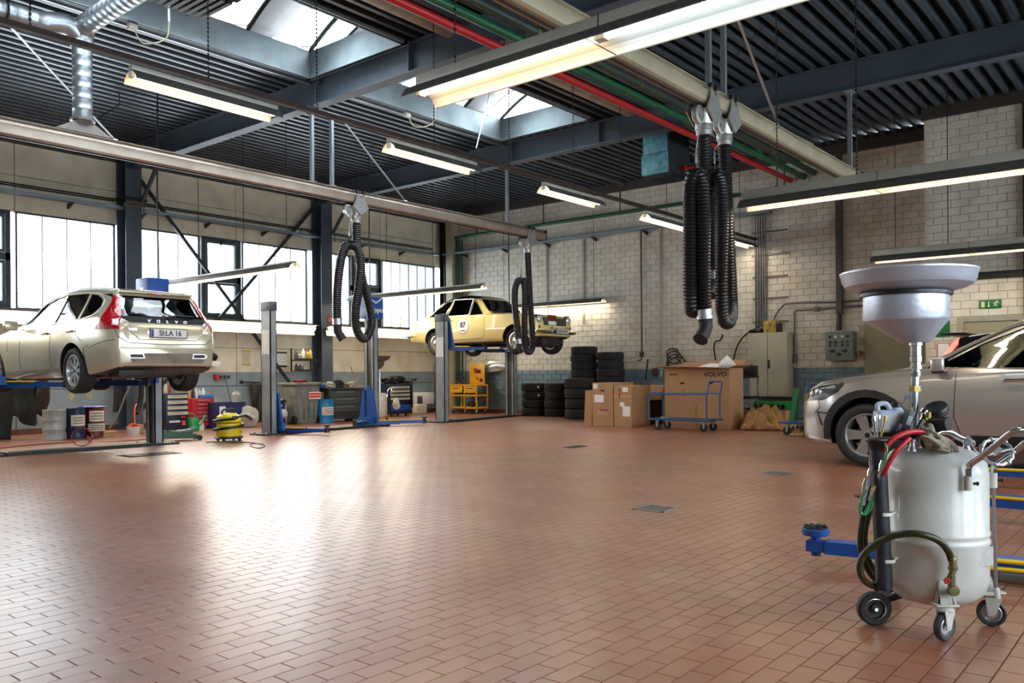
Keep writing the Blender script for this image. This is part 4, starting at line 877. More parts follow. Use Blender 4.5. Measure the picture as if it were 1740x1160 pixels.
hz = bv.ray_cast(V((-3, 0, .82)), V((1, 0, 0)))[0].x
b1 = B(); box(b1, hz - .004, -.30, .755, hz + .02, .30, .89, bev=.01); obj('plate_recess', b1, SILV, t); plate_(t, hz - .012, 0, .82, 'SI:LA 16', -PI / 2)
for i, ch in enumerate('VOLVO'): text('hatch_lettering', ch, .05, CHROME, t, (bv.ray_cast(V((-3, 0, .985)), V((1, 0, 0)))[0].x - .02, .26 - .13 * i, .982), (PI / 2, 0, -PI / 2), .002, 1.3)
text('badge_lettering', 'V60', .05, CHROME, t, (bv.ray_cast(V((-3, .5, .87)), V((1, 0, 0)))[0].x - .008, .50, .86), (PI / 2, 0, -PI / 2), .002, 1.5)
text('badge_lettering', 'D4', .045, CHROME, t, (bv.ray_cast(V((-3, -.55, .84)), V((1, 0, 0)))[0].x - .006, -.55, .84), (PI / 2, 0, -PI / 2), .002, 1.3)
for s in (1, -1):
    for x in (.86, 0.02):
        c = bv.ray_cast(V((x, 3 * s, .86)), V((0, -s, 0)))[0]; b1 = B(); tube(b1, [c + V((-.08, 0, 0)), c + V((-.07, .03 * s, .002)), c + V((.09, .03 * s, -.003)), c + V((.1, 0, -.003))], .011, 8, 2); obj('door_handle', b1, SILV, t)
    c = bv.ray_cast(V((1.78, 3 * s, .96)), V((0, -s, 0)))[0]; b1 = B(); bar(b1, c, c + V((.02, .1 * s, .02)), .06, .03); box(b1, c.x - .04, min(c.y + .07 * s, c.y + .26 * s), c.z - .03, c.x + .07, max(c.y + .07 * s, c.y + .26 * s), c.z + .12, bev=.03); obj('door_mirror', b1, SILV, t)
    obj('sill_trim', panel(bv, [(.42, .30), (2.33, .28), (2.33, .33), (.42, .36)], 'y' + ('+' if s > 0 else '-'), .01, .03, .3), mat('sill_grey', '8e8778', .4, 0, .5, 4), t)
    lw = [bv.ray_cast(V((x, 3 * s, z)), V((0, -s, 0)))[0] + V((0, .004 * s, 0)) for x, z in ((1.93, 1.02), (1.37, 1.32), (1.06, 1.4), (.6, 1.425), (0, 1.405), (-.28, 1.375), (-.48, 1.295), (-.545, 1.17), (-.44, 1.05), (.7, .985), (1.93, 1.02))]
    b1 = B(); tube(b1, lw, .008, 6, 3); obj('window_trim', b1, ALU, t)
    b1 = B(); c = [bv.ray_cast(V((x, .52 * s, 3)), V((0, 0, -1)))[0] + V((0, 0, .012)) for x in (1.1, .6, 0, -.5)]; tube(b1, c, .014, 6, 3); obj('roof_rail', b1, ALU, t)
# ---- cream-yellow vintage coupe on the third lift
CREAM = mat('cream_yellow_paint', 'e6d38c', .22, 0, 0, 2.5, coat=.8, dark='b79f5c'); ROOFB = mat('black_roof_paint', '17181a', .2, 0, .1, coat=.6)
P = dict(x0=-1.1, x1=3.2, wb=2.6, wmax=.80, R=.315, Ri=.195, tw=.165, rim='steel', arch=.37, win=.05, shoulder=.965,
    top=[(-1.1, .70), (-1.06, .84), (-.9, .91), (-.5, 1.0), (-.42, 1.03), (.02, 1.36), (.32, 1.47), (.8, 1.51), (1.2, 1.47), (1.74, 1.04), (1.85, 1.0), (2.6, .965), (3.05, .90), (3.17, .82), (3.2, .72)],
    belt=[(-1.1, .62), (-1.0, .84), (-.4, .93), (.6, .95), (1.7, .95), (2.7, .92), (3.1, .86), (3.2, .66)],
    bot=[(-1.1, .42), (-.8, .36), (0, .3), (2.6, .3), (3.1, .38), (3.2, .42)],
    w=[(-1.1, .60), (-1.0, .70), (-.6, .78), (0, .80), (2.5, .80), (2.9, .77), (3.14, .72), (3.2, .66)],
    wr=[(-1.1, .50), (-.5, .60), (0, .54), (.6, .56), (1.3, .56), (1.8, .64), (2.6, .58), (3.1, .52), (3.2, .5)],
    cab=(-.35, 1.75), side_glass=[[(1.12, .985), (1.12, 1.37), (.52, 1.385), (.42, .985)], [(1.17, .985), (1.17, 1.35), (1.24, 1.3), (1.58, 1.0), (1.58, .985)], [(.36, .985), (.46, 1.37), (.25, 1.345), (-.08, 1.17), (-.25, .99)]],
    end_glass=[([(-.5, 1.03), (-.42, 1.27), (.42, 1.27), (.5, 1.03)], (-1.3, -.02)), ([(-.62, 1.055), (-.5, 1.37), (.5, 1.37), (.62, 1.055)], (1.1, 2.0))], end_names=('rear_window', 'windscreen'),
    seats=[(.95, .33, .55), (.95, -.33, .55), (.1, 0, .55)], wheel_at=(1.35, .33, .98), roof=ROOFB, roof_z=lambda x: (1.392 if .25 < x < 1.3 else (1.0 + (x + .45) * .56 if -.45 < x <= .25 else 9)))
t, bv = car('vintage_coupe', 'cream-yellow vintage coupe with black roof and number 87, on the far lift', P, CREAM, (15.86 * .96, 14.97 * .96, 1.1 + .47 * .96), -PI / 2); t.scale = (.96,) * 3
pass
seams(t, bv, [[(1.66, .95), (1.68, .5), (1.6, .4), (.62, .38), (.5, .5), (.4, .95)]])
for s in (1, -1):
    sg = '+' if s > 0 else '-'
    for poly in ([(1.14, .975), (1.14, 1.385), (.5, 1.40), (.39, .975), (1.14, .975)], [(1.15, .975), (1.15, 1.37), (1.25, 1.32), (1.61, .975), (1.15, .975)], [(.34, .975), (.44, 1.385), (.24, 1.36), (-.1, 1.18), (-.28, .98), (.34, .975)]):
        pts = [bv.ray_cast(V((x, 3 * s, z)), V((0, -s, 0)))[0] + V((0, .006 * s, 0)) for x, z in poly]; b1 = B(); tube(b1, pts, .012, 6); obj('window_chrome', b1, CHROME, t)
    c = bv.ray_cast(V((.52, 3 * s, .86)), V((0, -s, 0)))[0]; b1 = B(); tube(b1, [c, c + V((0, .035 * s, 0)), c + V((.1, .035 * s, 0)), c + V((.11, .01 * s, 0))], .01, 6); obj('door_handle', b1, CHROME, t)
    cc = [(.98 + .2 * math.cos(a), .72 + .2 * math.sin(a)) for a in [k * PI / 12 for k in range(24)]]; rd = obj('race_roundel', panel(bv, cc, 'y' + sg, .004, .01, .1), mat('roundel_white', 'f0f0ea', .5, 0, 0), t)
    ring = [bv.ray_cast(V((.98 + .19 * math.cos(a), 3 * s, .72 + .19 * math.sin(a))), V((0, -s, 0)))[0] + V((0, .006 * s, 0)) for a in [k * PI / 16 for k in range(32)]]; b1 = B(); tube(b1, ring, .004, 4, closed=True); obj('roundel_ring', b1, BLACK, rd)
    y = ring[0].y + .004 * s; text('race_number', '87', .19, BLACK, rd, (.98, y, .735), (PI / 2, 0, 0 if s < 0 else PI), .003, .95); b1 = B(); box(b1, .90, y - .002, .59, 1.06, y + .002, .612); obj('small_print', b1, BLACK, rd)
    fx = 3.17; b1 = B(); M_ = Matrix.Translation((fx - .03, .56 * s, .80)) @ Matrix.Rotation(PI / 2, 4, 'Y'); lathe(b1, [(0, .075), (.06, .07), (.092, .045), (.097, .03), (.108, .03), (.108, -.05)], 24, M_); hl = obj('headlamp', b1, CHROME, t)
    b1 = B(); lathe(b1, [(0, .08), (.06, .074), (.09, .05)], 24, M_); obj('lens', b1, mat('lamp_glass', 'cfd4d0', .08, .3, .1, coat=1), hl)
    b1 = B(); M2 = Matrix.Translation((fx + .0, .6 * s, .615)) @ Matrix.Rotation(PI / 2, 4, 'Y'); lathe(b1, [(0, .05), (.03, .045), (.04, .0)], 14, M2); obj('indicator', b1, mat('amber_lens', 'a5351a', .2, 0, .1), t)
    b1 = B(); box(b1, -1.14, .5 * s - .05, .6, -1.05, .5 * s + .05, .78, bev=.03); obj('tail_lamp', b1, TAIL, t)
    fl = [bv.ray_cast(V((ax + .378 * math.cos(a), 3 * s, .325 + .378 * math.sin(a))), V((0, -s, 0)))[0] for ax in (2.6,) for a in [PI * k / 14 for k in range(15)]]
    b1 = B(); tube(b1, [p + V((0, .004 * s, 0)) for p in fl], .014, 6); obj('arch_lip', b1, CREAM, t)
    fl = [bv.ray_cast(V((.378 * math.cos(a), 3 * s, .325 + .378 * math.sin(a))), V((0, -s, 0)))[0] for a in [PI * k / 14 for k in range(15)]]; b1 = B(); tube(b1, [p + V((0, .004 * s, 0)) for p in fl], .014, 6); obj('arch_lip', b1, CREAM, t)
fx = 3.2
b1 = B(); box(b1, fx - .03, .02, .66, fx + .015, .44, .84, bev=.01); box(b1, fx - .03, -.44, .66, fx + .015, -.02, .84, bev=.01); g = obj('grille', b1, BLKG, t)
for s in (1, -1):
    for k in range(6): b1 = B(); box(b1, fx + .01, s * (.06 + k * .07) - .006, .67, fx + .022, s * (.06 + k * .07) + .006, .83); obj('grille_bar', b1, CHROME, g)
b1 = B(); box(b1, fx + .012, -.30, .78, fx + .03, .02, .90, bev=.004) ; rp = obj('rally_plate', b1, mat('rally_red', '7a1e1c', .4, 0, .2), t); b1 = B(); box(b1, fx + .02, -.29, .67, fx + .034, .01, .755, bev=.003); obj('rally_number', b1, PAPER, rp)
b1 = B(); tube(b1, [(fx - .35, -.82, .50), (fx - .02, -.80, .5), (fx + .1, -.6, .5), (fx + .13, 0, .5), (fx + .1, .6, .5), (fx - .02, .80, .5), (fx - .35, .82, .5)], .035, 8, 4); 
for s in (1, -1): box(b1, fx + .1, s * .3 - .025, .46, fx + .17, s * .3 + .025, .62, bev=.015)
obj('front_bumper', b1, CHROME, t); plate_(t, fx + .18, .05, .52, '', PI / 2, .5, .1)
b1 = B(); tube(b1, [(-.8, -.82, .52), (-1.1, -.7, .52), (-1.2, 0, .52), (-1.1, .7, .52), (-.8, .82, .52)], .035, 8, 4); obj('rear_bumper', b1, CHROME, t)
b1 = B(); c = bv.ray_cast(V((1.3, .0, 3)), V((0, 0, -1)))[0]; box(b1, 1.22, -.09, 1.3, 1.25, .09, 1.36, bev=.01); obj('inside_mirror', b1, BLACK, t)
# ---- silver crossover on the floor at right
XS = mat('crossover_silver_paint', 'ada9a5', .24, .5, 0, 2, coat=.7, dark='7c766c')
P = dict(x0=-1.0, x1=3.62, wb=2.77, wmax=.95, R=.365, Ri=.245, tw=.235, rim='five', arch=.43, shoulder=.95,
    top=[(-1.0, .8), (-.9, 1.1), (-.6, 1.6), (0, 1.68), (.8, 1.71), (1.2, 1.67), (1.6, 1.5), (2.2, 1.2), (2.32, 1.16), (2.8, 1.08), (3.3, 1.0), (3.55, .9), (3.62, .78)],
    belt=[(-1.0, .7), (-.8, 1.1), (0, 1.14), (1, 1.1), (2.1, 1.06), (2.9, .98), (3.4, .88), (3.62, .7)],
    bot=[(-1.0, .4), (-.4, .3), (0, .28), (2.7, .26), (3.3, .24), (3.62, .3)],
    w=[(-1.0, .74), (-.6, .92), (0, .95), (2.7, .95), (3.1, .915), (3.35, .84), (3.52, .74), (3.62, .62)],
    wr=[(-1.0, .6), (-.6, .6), (0, .62), (1.2, .64), (2.3, .74), (3, .7), (3.4, .62), (3.62, .5)],
    cab=(-.7, 2.25), side_glass=[[(2.08, 1.13), (1.6, 1.40), (1.2, 1.57), (.72, 1.62), (.72, 1.12)], [(.66, 1.13), (.66, 1.62), (0, 1.6), (-.2, 1.57), (-.2, 1.15)]],
    end_glass=[([(-.55, 1.15), (-.5, 1.5), (.5, 1.5), (.55, 1.15)], (-1.3, -.5)), ([(-.68, 1.25), (-.55, 1.58), (.55, 1.58), (.68, 1.25)], (1.0, 2.6))], end_names=('rear_window', 'windscreen'),
    seats=[(1.1, .38, .6), (1.1, -.38, .6), (.2, .38, .6), (.2, -.38, .6)], wheel_at=(1.5, .38, 1.1))
t, bv = car('crossover_car', 'silver crossover car standing on the floor at right behind the oil drainer', P, XS, (10.92, 2.98 - 2.77, 0), PI / 2)
seams(t, bv, [[(1.84, 1.1), (1.86, .6), (1.8, .42)], [(1.06, 1.1), (1.06, .42)], [(3.2, .93), (3.36, .8), (3.33, .68), (3.4, .6)]])
seams(t, bv, [[(3.5, .55), (3.2, .68), (2.6, .75), (2.15, .80)]], 'z', False)
AR = mat('arch_plastic', '1b1b1d', .6, 0, .2)
for s in (1, -1):
    sg = '+' if s > 0 else '-'
    for ax in (0, 2.77):
        rr, r0 = .515, .432; pl = [(ax + rr * math.cos(a), .375 + rr * math.sin(a)) for a in [PI * (k / 16 * 1.1 - .05) for k in range(17)]] + [(ax + r0 * math.cos(a), .375 + r0 * math.sin(a)) for a in [PI * ((16 - k) / 16 * 1.1 - .05) for k in range(17)]]
        obj('arch_cladding', panel(bv, pl, 'y' + sg, .008, .05, .12), AR, t)
    obj('sill_cladding', panel(bv, [(.5, .3), (2.27, .29), (2.27, .40), (.5, .42)], 'y' + sg, .01, .04, .3), AR, t)
    h = obj('headlamp', panel(bv, [(3.56, .74), (3.50, .86), (3.36, .93), (3.02, .96), (3.1, .86), (3.28, .76)], 'y' + sg, .005, .03, .05), BLKG, t)
    obj('headlamp_front', panel(bv, [(.40 * s, .78), (.44 * s, .86), (.66 * s, .87), (.74 * s, .80), (.7 * s, .74)], 'x+', .006, .03, .05), BLKG, h)
    for (x, z, r_) in ((3.42, .83, .05), (3.3, .85, .04)):
        c = bv.ray_cast(V((x, 3 * s, z)), V((0, -s, 0)))[0]; b1 = B(); ball(b1, c + V((0, -.01 * s, 0)), r_, 1, .5, 1, 16); obj('projector', b1, CHROME, h)
    obj('lamp_brow', panel(bv, [(3.5, .88), (3.36, .94), (3.05, .965), (3.1, .945), (3.36, .915), (3.49, .86)], 'y' + sg, .012, .02, .08), ALU, h)
    b1 = B(); c = [bv.ray_cast(V((x, 3 * s, z)), V((0, -s, 0)))[0] + V((0, .003 * s, 0)) for x, z in ((3.16, .60), (3.36, .62), (3.3, .46))]; tube(b1, c, .012, 6); obj('bumper_slot', b1, BLACK, t)
    obj('lower_chrome', panel(bv, [(3.5, .30), (3.2, .27), (3.2, .29), (3.5, .34)], 'y' + sg, .01, .02, .1), CHROME, t)
    for x in (1.28, .2):
        c = bv.ray_cast(V((x, 3 * s, 1.0)), V((0, -s, 0)))[0]; b1 = B(); tube(b1, [c + V((-.1, 0, 0)), c + V((-.09, .035 * s, .002)), c + V((.1, .035 * s, -.003)), c + V((.11, 0, -.003))], .014, 8, 2); obj('door_handle', b1, CHROME, t)
    c = bv.ray_cast(V((1.97, 3 * s, 1.1)), V((0, -s, 0)))[0]; b1 = B(); bar(b1, c + V((0, -.03 * s, 0)), c + V((0, .1 * s, .03)), .1, .05); lo_, hi_ = sorted((c.y + .07 * s, c.y + .28 * s)); box(b1, c.x - .06, lo_, c.z - .02, c.x + .08, hi_, c.z + .15, bev=.035, seg=3); mr_ = obj('door_mirror', b1, XS, t)
    b1 = B(); box(b1, c.x - .055, lo_ + .01, c.z - .028, c.x + .07, hi_ - .01, c.z + .02, bev=.015); obj('mirror_foot', b1, BLACK, mr_); b1 = B(); box(b1, c.x - .063, lo_ + .025, c.z + .01, c.x - .058, hi_ - .025, c.z + .13); obj('mirror_glass', b1, CHROME, mr_)
    lw = [bv.ray_cast(V((x, 3 * s, z)), V((0, -s, 0)))[0] + V((0, .004 * s, 0)) for x, z in ((2.14, 1.13), (1.6, 1.435), (1.2, 1.6), (.7, 1.64), (0, 1.62))]; b1 = B(); tube(b1, lw, .012, 6, 3); obj('window_trim', b1, BLKG, t)
    lw = [bv.ray_cast(V((x, 3 * s, z)), V((0, -s, 0)))[0] + V((0, .004 * s, 0)) for x, z in ((1.96, 1.13), (1.0, 1.115), (-.3, 1.13))]; b1 = B(); tube(b1, lw, .01, 6, 3); obj('belt_trim', b1, CHROME, t)
    b1 = B(); box(b1, 2.2, .1 * s if s > 0 else -.5, 1.16, 2.22, .5 if s > 0 else -.1, 1.18); obj('wiper', b1, BLACK, t)
b1 = B(); box(b1, 3.6, -.38, .5, 3.64, .38, .78, bev=.02); g = obj('grille', b1, BLKG, t)
for k in range(7): b1 = B(); box(b1, 3.635, -.34 + k * .11, .52, 3.65, -.32 + k * .11, .76); obj('grille_bar', b1, CHROME, g)
b1 = B(); bar(b1, (3.655, -.36, .52), (3.655, .36, .77), .03, .012); obj('grille_stripe', b1, CHROME, g)
b1 = B(); M_ = Matrix.Translation((1.36, .06, 1.52)); box(b1, -.02, -.12, -.03, .02, .12, .04, M_, bev=.01); obj('inside_mirror', b1, BLACK, t)
# second car behind it: only its red tail lamp and spoiler show over the bonnet
P2 = dict(P); P2['x0'], P2['x1'] = -1.0, 3.62
XB = mat('black_car_paint', '26282c', .25, .3, .1, 2, coat=.7)
t, bv = car('crossover_car', 'dark car behind the silver crossover, only its red tail lamp and spoiler showing', dict(P, cab=None), XB, (14.2, 2.15, 0), -PI / 2) if 1 else (None, None)
for s in (1, -1):
    obj('tail_lamp', panel(bv, [(-.6, 1.57), (-.66, 1.52), (-.86, 1.2), (-.9, 1.02), (-.84, 1.02), (-.76, 1.22), (-.6, 1.47)], 'y' + ('+' if s > 0 else '-'), .02, .04, .05), glow('lit_tail_lamp', 'e8331c', 1.2), t)
b1 = B(); box(b1, -.85, -.56, 1.63, -.5, .56, 1.66, bev=.012); obj('roof_spoiler', b1, BLKG, t)
# ================================================================== LIFTS
def decal(name, x0, z0, x1, z1, y, m, t, th=.003, **k):
    b1 = B(); box(b1, x0, y - th, z0, x1, y, z1); return obj(name, b1, m, t, **k)
def post(t, x, y, h, side, carriage, cap=True, motor=False, paper=True):
    """side = +1: the open side looks towards +x (a left post)"""
    s = side; w_, d = .14, .29
    b1 = B()
    for q in ((-w_ / 2 * s, -d / 2, (-w_ / 2 + .02) * s, d / 2), (-w_ / 2 * s, -d / 2, w_ / 2 * s, -d / 2 + .015), (-w_ / 2 * s, d / 2 - .015, w_ / 2 * s, d / 2), (w_ / 2 * s, -d / 2, (w_ / 2 - .015) * s, -d / 2 + .07), (w_ / 2 * s, d / 2 - .07, (w_ / 2 - .015) * s, d / 2)):
        box(b1, min(q[0], q[2]), q[1], .03, max(q[0], q[2]), q[3], h, TR(x, y))
    p = obj('post', b1, GREYP, t)
    b1 = B(); box(b1, -w_ / 2 + .022, -d / 2 + .022, .03, w_ / 2 - .022, d / 2 - .022, h - .05, TR(x, y)); obj('guide_track', b1, mat('greasy_track', '3a3936', .35, .3, .6, 4), p)
    b1 = B(); box(b1, -.27, -.24, 0, .3, .24, .03, TR(x, y), bev=.006); bp = obj('base_plate', b1, DARK, t)
    for a in (-.2, .22):
        for c in (-.18, .18): b1 = B(); lathe(b1, [(0, .03), (.018, .03), (.018, .055), (0, .055)], 6, TR(x + a, y + c)); obj('anchor_bolt', b1, GALV, bp)
    if cap: b1 = B(); box(b1, -w_ / 2 - .012, -d / 2 - .012, h - .16, w_ / 2 + .012, d / 2 + .012, h + .01, TR(x, y), bev=.01); obj('post_cap', b1, mat('cap_blue_grey', '3b4350', .5, 0, .4, 5), t)
    if motor: b1 = B(); box(b1, -.2, -.2, h - .08, .16, .2, h + .36, TR(x, y), bev=.015); obj('motor_cover', b1, BLUE, t)
    z = carriage; b1 = B(); box(b1, s * .15 - .07, -.2, z, s * .15 + .07, .2, z + .12, TR(x, y))
    for q in (-1, 1): prism(b1, [(q * .30, z), (q * .10, z), (q * .10, z + .7), (q * .15, z + .7)], s * .075, s * .12, TR(x, y) @ YZ)
    box(b1, min(s * .04, s * .09), -.07, z, max(s * .04, s * .09), .07, z + .8, TR(x, y)); obj('carriage', b1, BLUE, t)
    if paper: b1 = B(); box(b1, x - w_ / 2 - .004, y - .12, 1.5, x - w_ / 2 - .0005, y + .12, 1.95); obj('notice', b1, PAPER, t)
def arm(t, p0, p1, z, yellow=True):
    p0, p1 = V((*p0, z)), V((*p1, z)); m_ = p0.lerp(p1, .58); a = thing_part('arm', t)
    b1 = B(); bar(b1, p0, m_, .11, .09); A = obj('arm', b1, BLUE, t)
    b1 = B(); bar(b1, m_ - (m_ - p0) * .1, p1, .08, .065); obj('arm_extension', b1, BLUE, A)
    b1 = B(); lathe(b1, [(0, -.04), (.05, -.04), (.05, .05), (.025, .05), (.025, .07), (.06, .075), (.065, .1), (0, .1)], 14, Matrix.Translation(p1)); obj('pad', b1, BLACK, A)
    if yellow:
        d = (m_ - p0).normalized(); n = V((-d.y, d.x, 0)); b1 = B()
        tube(b1, [p0 - n * .062 + V((0, 0, .045)), m_ - n * .062 + V((0, 0, .045))], .012, 6); obj('yellow_guard', b1, YEL, A)
def thing_part(n, t): return None
def lift(label, xl, xr, yl, yr, h, zc, armsL, armsR, capR=False, paperL=True):
    t = thing('two_post_lift', label, 'car lift')
    post(t, xl, yl, h, 1, zc, True, False, paperL); post(t, xr, yr, h - .08, -1, zc, capR, not capR, False)
    b1 = B(); bar(b1, (xl + .2, yl - .12, .025), (xr - .2, yr - .12, .025), .28, .05); obj('floor_beam', b1, DARK, t)
    for a in armsL: arm(t, (xl + .2, yl), a, zc)
    for a in armsR: arm(t, (xr - .2, yr), a, zc)
    return t
lift('two-post lift holding up the silver-beige estate car at left', 4.3, 6.76, 13.1, 13.1, 2.4, 1.0, [(4.95, 12.0), (4.95, 13.9)], [(6.1, 12.0), (6.1, 13.9)], paperL=False)
t2 = lift('empty two-post lift in the middle, arms lowered to the floor', 9.16, 11.92, 13.45, 13.75, 2.47, .08, [(9.75, 12.5), (9.9, 14.4)], [(11.25, 13.5), (12.85, 13.1)])
lift('two-post lift holding up the cream-yellow coupe', 13.82, 16.80, 13.5, 13.9, 2.47, 1.7, [(14.65, 12.9), (14.65, 14.4)], [(15.9, 12.9), (15.9, 14.5)])
text('motor_lettering', 'zippo', .15, WHITE, t2, (11.9, 13.545, 2.48), (PI / 2, 0, 0), .002, 1.1)
b1 = B(); 
for p, q in (((11.76, 13.545, 2.69), (11.88, 13.545, 2.63)), ((11.88, 13.545, 2.63), (12.04, 13.545, 2.73))): bar(b1, p, q, .006, .03)
obj('chevron_mark', b1, WHITE, t2)
for x, y, z, a in ((6.85, 13.1, 2.72, (277, 198)), (11.9, 13.75, 2.8, None), (16.75, 13.9, 2.75, None)):
    b1 = B(); tube(b1, [(x, y, z - .1), (x - .02, y, 4.0), (x, y, 5.85)], .014, 6); tag(obj('supply_cable', b1, BLACK), 'black supply cable dropping to the %s' % ('lift behind the grey estate car' if x < 8 else 'blue lift motor box in the middle' if x < 13 else 'lift behind the yellow coupe'), 'cable')
# near lift at the right edge
t = thing('two_post_lift', 'blue arms and floor plate of the nearest lift, at the right edge behind the drainer', 'car lift')
def farm(t, a, b_, z, h, w_=.1, name='arm'):
    b1 = B(); bar(b1, (a.x, a.y, z), (b_.x, b_.y, z), w_, h); return obj(name, b1, BLUE, t)
a = oz(1385, 935, .06); c = oz(1500, 945, .1); d = oz(1790, 966, .12)
A = farm(t, oz(1404, 928, .12), d, .12, .07)
for k in (0, 1): b1 = B(); n_ = V((-.075, -.03, .03 - .04 * k)); tube(b1, [oz(1640, 952, .12) + n_, d + n_], .012, 6); obj('yellow_hose', b1, YEL, A)
b1 = B(); bar(b1, (oz(1372, 925, .12)), (oz(1430, 931, .12)), .075, .06); obj('arm_tip', b1, BLUE, A)
b1 = B(); q = oz(1386, 925, .12); lathe(b1, [(0, -.06), (.028, -.06), (.028, .045), (.045, .05), (.07, .055), (.075, .07), (.075, .09), (.068, .095), (0, .095)], 24, Matrix.Translation((q.x, q.y, .12))); obj('pad', b1, BLUE, A)
b1 = B(); lathe(b1, [(0, .096), (.066, .096), (.068, .102), (0, .102)], 24, Matrix.Translation((q.x, q.y, .12)))
for k in range(8): box(b1, .015, -.004, .1, .062, .004, .112, TR(q.x, q.y, .12, k * PI / 4))
obj('rubber_top', b1, RUBBER, A)
for (x0, y0, y1, z, hh) in ((1690, 847, 858, .14, .09), (1690, 800, 806, .14, .07)):
    p, q = oz(x0 - 30, y0, z), oz(1790, y1, z); A = farm(t, p, q, z, hh)
    b1 = B(); n = V((-.05, -.05, 0)); tube(b1, [(p.x - .05, p.y - .03, z + .03), (q.x - .05, q.y - .03, z + .03)], .014, 6); obj('yellow_hose', b1, YEL, A)
    if z > .15: b1 = B(); tube(b1, [(p.x - .06, p.y - .03, z - .02), (q.x - .06, q.y - .03, z - .02)], .014, 6); obj('yellow_hose', b1, YEL, A)
p = oz(1680, 1000); q = oz(1800, 1020); b1 = B(); box(b1, 0, -1.2, 0, .5, .0, .05, TR(oz(1672, 985).x, oz(1672, 985).y), bev=.01); obj('floor_plate', b1, mat('worn_plate', '8b8880', .5, .4, .6, 6), t)
# ================================================================== TYRES
TY = tyre_bm(.335, .205, .205); tme = obj('tyre', TY, TYRE).data; bpy.data.objects.remove(COL.objects['tyre'] if 'tyre' in COL.objects and COL.objects['tyre'].parent is None else [o for o in COL.objects if o.name.startswith('tyre') and o.parent is None][-1])
TY2 = tyre_bm(.37, .235, .225); o_ = obj('tyre_big', TY2, TYRE); tme2 = o_.data; bpy.data.objects.remove(o_)
pos = ['lowest', 'second', 'third', 'fourth', 'fifth', 'sixth', 'seventh', 'eighth', 'ninth']
def stack(cx_, cy_, n, me, W, wh, seed, z0=0, first=1):
    rr = random.Random(seed)
    for k in range(n):
        nm = 'topmost' if k == n - 1 else (pos[k] if k else 'lowest')
        o = mobj('tyre', me, TYRE, None, (cx_ + rr.uniform(-.012, .012), cy_ + rr.uniform(-.012, .012), z0 + W * (k + .5) * .985 + .002), rr.uniform(0, 6)); 
        tag(o, '%s black tyre of the %s' % (nm, wh), 'tyre', 'tyres stacked by the brick wall')
        if seed == 1 and k >= 2:
            b1 = B(); box(b1, -.03, -.003, -.03, .03, .0, .03); a = math.atan2(-.62, -.78); s_ = obj('sticker', b1, PAPER, o, (.336 * math.cos(a - o.rotation_euler.z + .35), .336 * math.sin(a - o.rotation_euler.z + .35), 0)); s_.rotation_euler = (0, 0, a - o.rotation_euler.z + .35 + PI / 2)
stack(17.4, ox(908, 700, 17.4).y, 4, tme, .218, 'leftmost stack, with white stickers', 1)
stack(17.4, ox(947, 700, 17.4).y, 4, tme, .218, 'second stack from the left', 2)
stack(16.7, ox(986, 700, 16.7).y, 4, tme2, .25, 'wide front stack beside the boxes', 3)
stack(17.5, ox(992, 640, 17.5).y, 9, tme, .2, 'tallest stack, behind the wide one', 4)
stack(17.5, ox(1038, 640, 17.5).y, 8, tme, .205, 'rear stack behind the cardboard boxes', 5)
# ================================================================== BOXES AND CARTS BY THE BRICK WALL
def cbox(name, label, w_, d, h, loc, rz, flaps=True, open_=False):
    t = thing(name, label, 'cardboard box', loc, rz); b1 = B()
    if open_:
        th = .012
        for q in ((0, 0, 0, w_, th, h), (0, d - th, 0, w_, d, h), (0, th, 0, th, d - th, h), (w_ - th, th, 0, w_, d - th, h), (th, th, 0, w_ - th, d - th, th)): box(b1, *q)
    else: box(b1, 0, 0, 0, w_, d, h, bev=.006, seg=1)
    obj('carton', b1, CARD, t); b1 = B(); box(b1, 0, d / 2 - .03, h, w_, d / 2 + .03, h + .001) if not open_ else box(b1, w_ / 2 - .03, -.0015, 0, w_ / 2 + .03, 0, h * .4)
    obj('packing_tape', b1, mat('brown_tape', 'a2743f', .3, 0, 0), t); return t
def hole(t, x, z, w_=.1, h=.03, y=0):
    b1 = B(); pts = [(x + (w_ / 2 - h / 2) * (1 if c > 0 else -1) + h / 2 * math.cos(a), z + h / 2 * math.sin(a)) for a, c in [(k * PI / 6 - PI / 2, 1 if k < 6.5 else -1) for k in range(13)]]
    box(b1, x - w_ / 2, y - .002, z - h / 2, x + w_ / 2, y, z + h / 2, bev=.0009); obj('hand_hole', b1, mat('hole_black', '0c0a08', .9, 0, 0), t)
BX = -PI / 2
# the big carton
X = 14.95; y0, y1 = ox(1130, 722, X).y, ox(1240, 728, X).y; hh = ox(1180, 625, X).z; Wb = y0 - y1
t = cbox('large_carton', 'very large open cardboard box with black lettering, behind the blue cart', Wb, .62, hh, (X, y0, 0), BX, open_=True)
text('carton_lettering', 'VOLVO', .115, mat('print_black', '15120f', .7, 0, 0), t, (Wb * .79, -.002, hh - .13), (PI / 2, 0, 0), .001, 1.25)
b1 = B(); box(b1, Wb * .08, -.002, hh - .14, Wb * .15, 0, hh - .115); box(b1, Wb * .16, -.002, hh - .14, Wb * .2, 0, hh - .115); obj('faded_print', b1, mat('print_black'), t, kind='stuff')
hole(t, Wb * .28, hh - .3); hole(t, Wb * .72, hh - .3); b1 = B(); box(b1, Wb * .27, -.002, hh - .57, Wb * .33, 0, hh - .42); obj('printed_mark', b1, mat('brown_tape'), t)
b1 = B(); bar(b1, (0, 0, hh), (0, -.18, hh - .06), .0, .01) if 0 else None
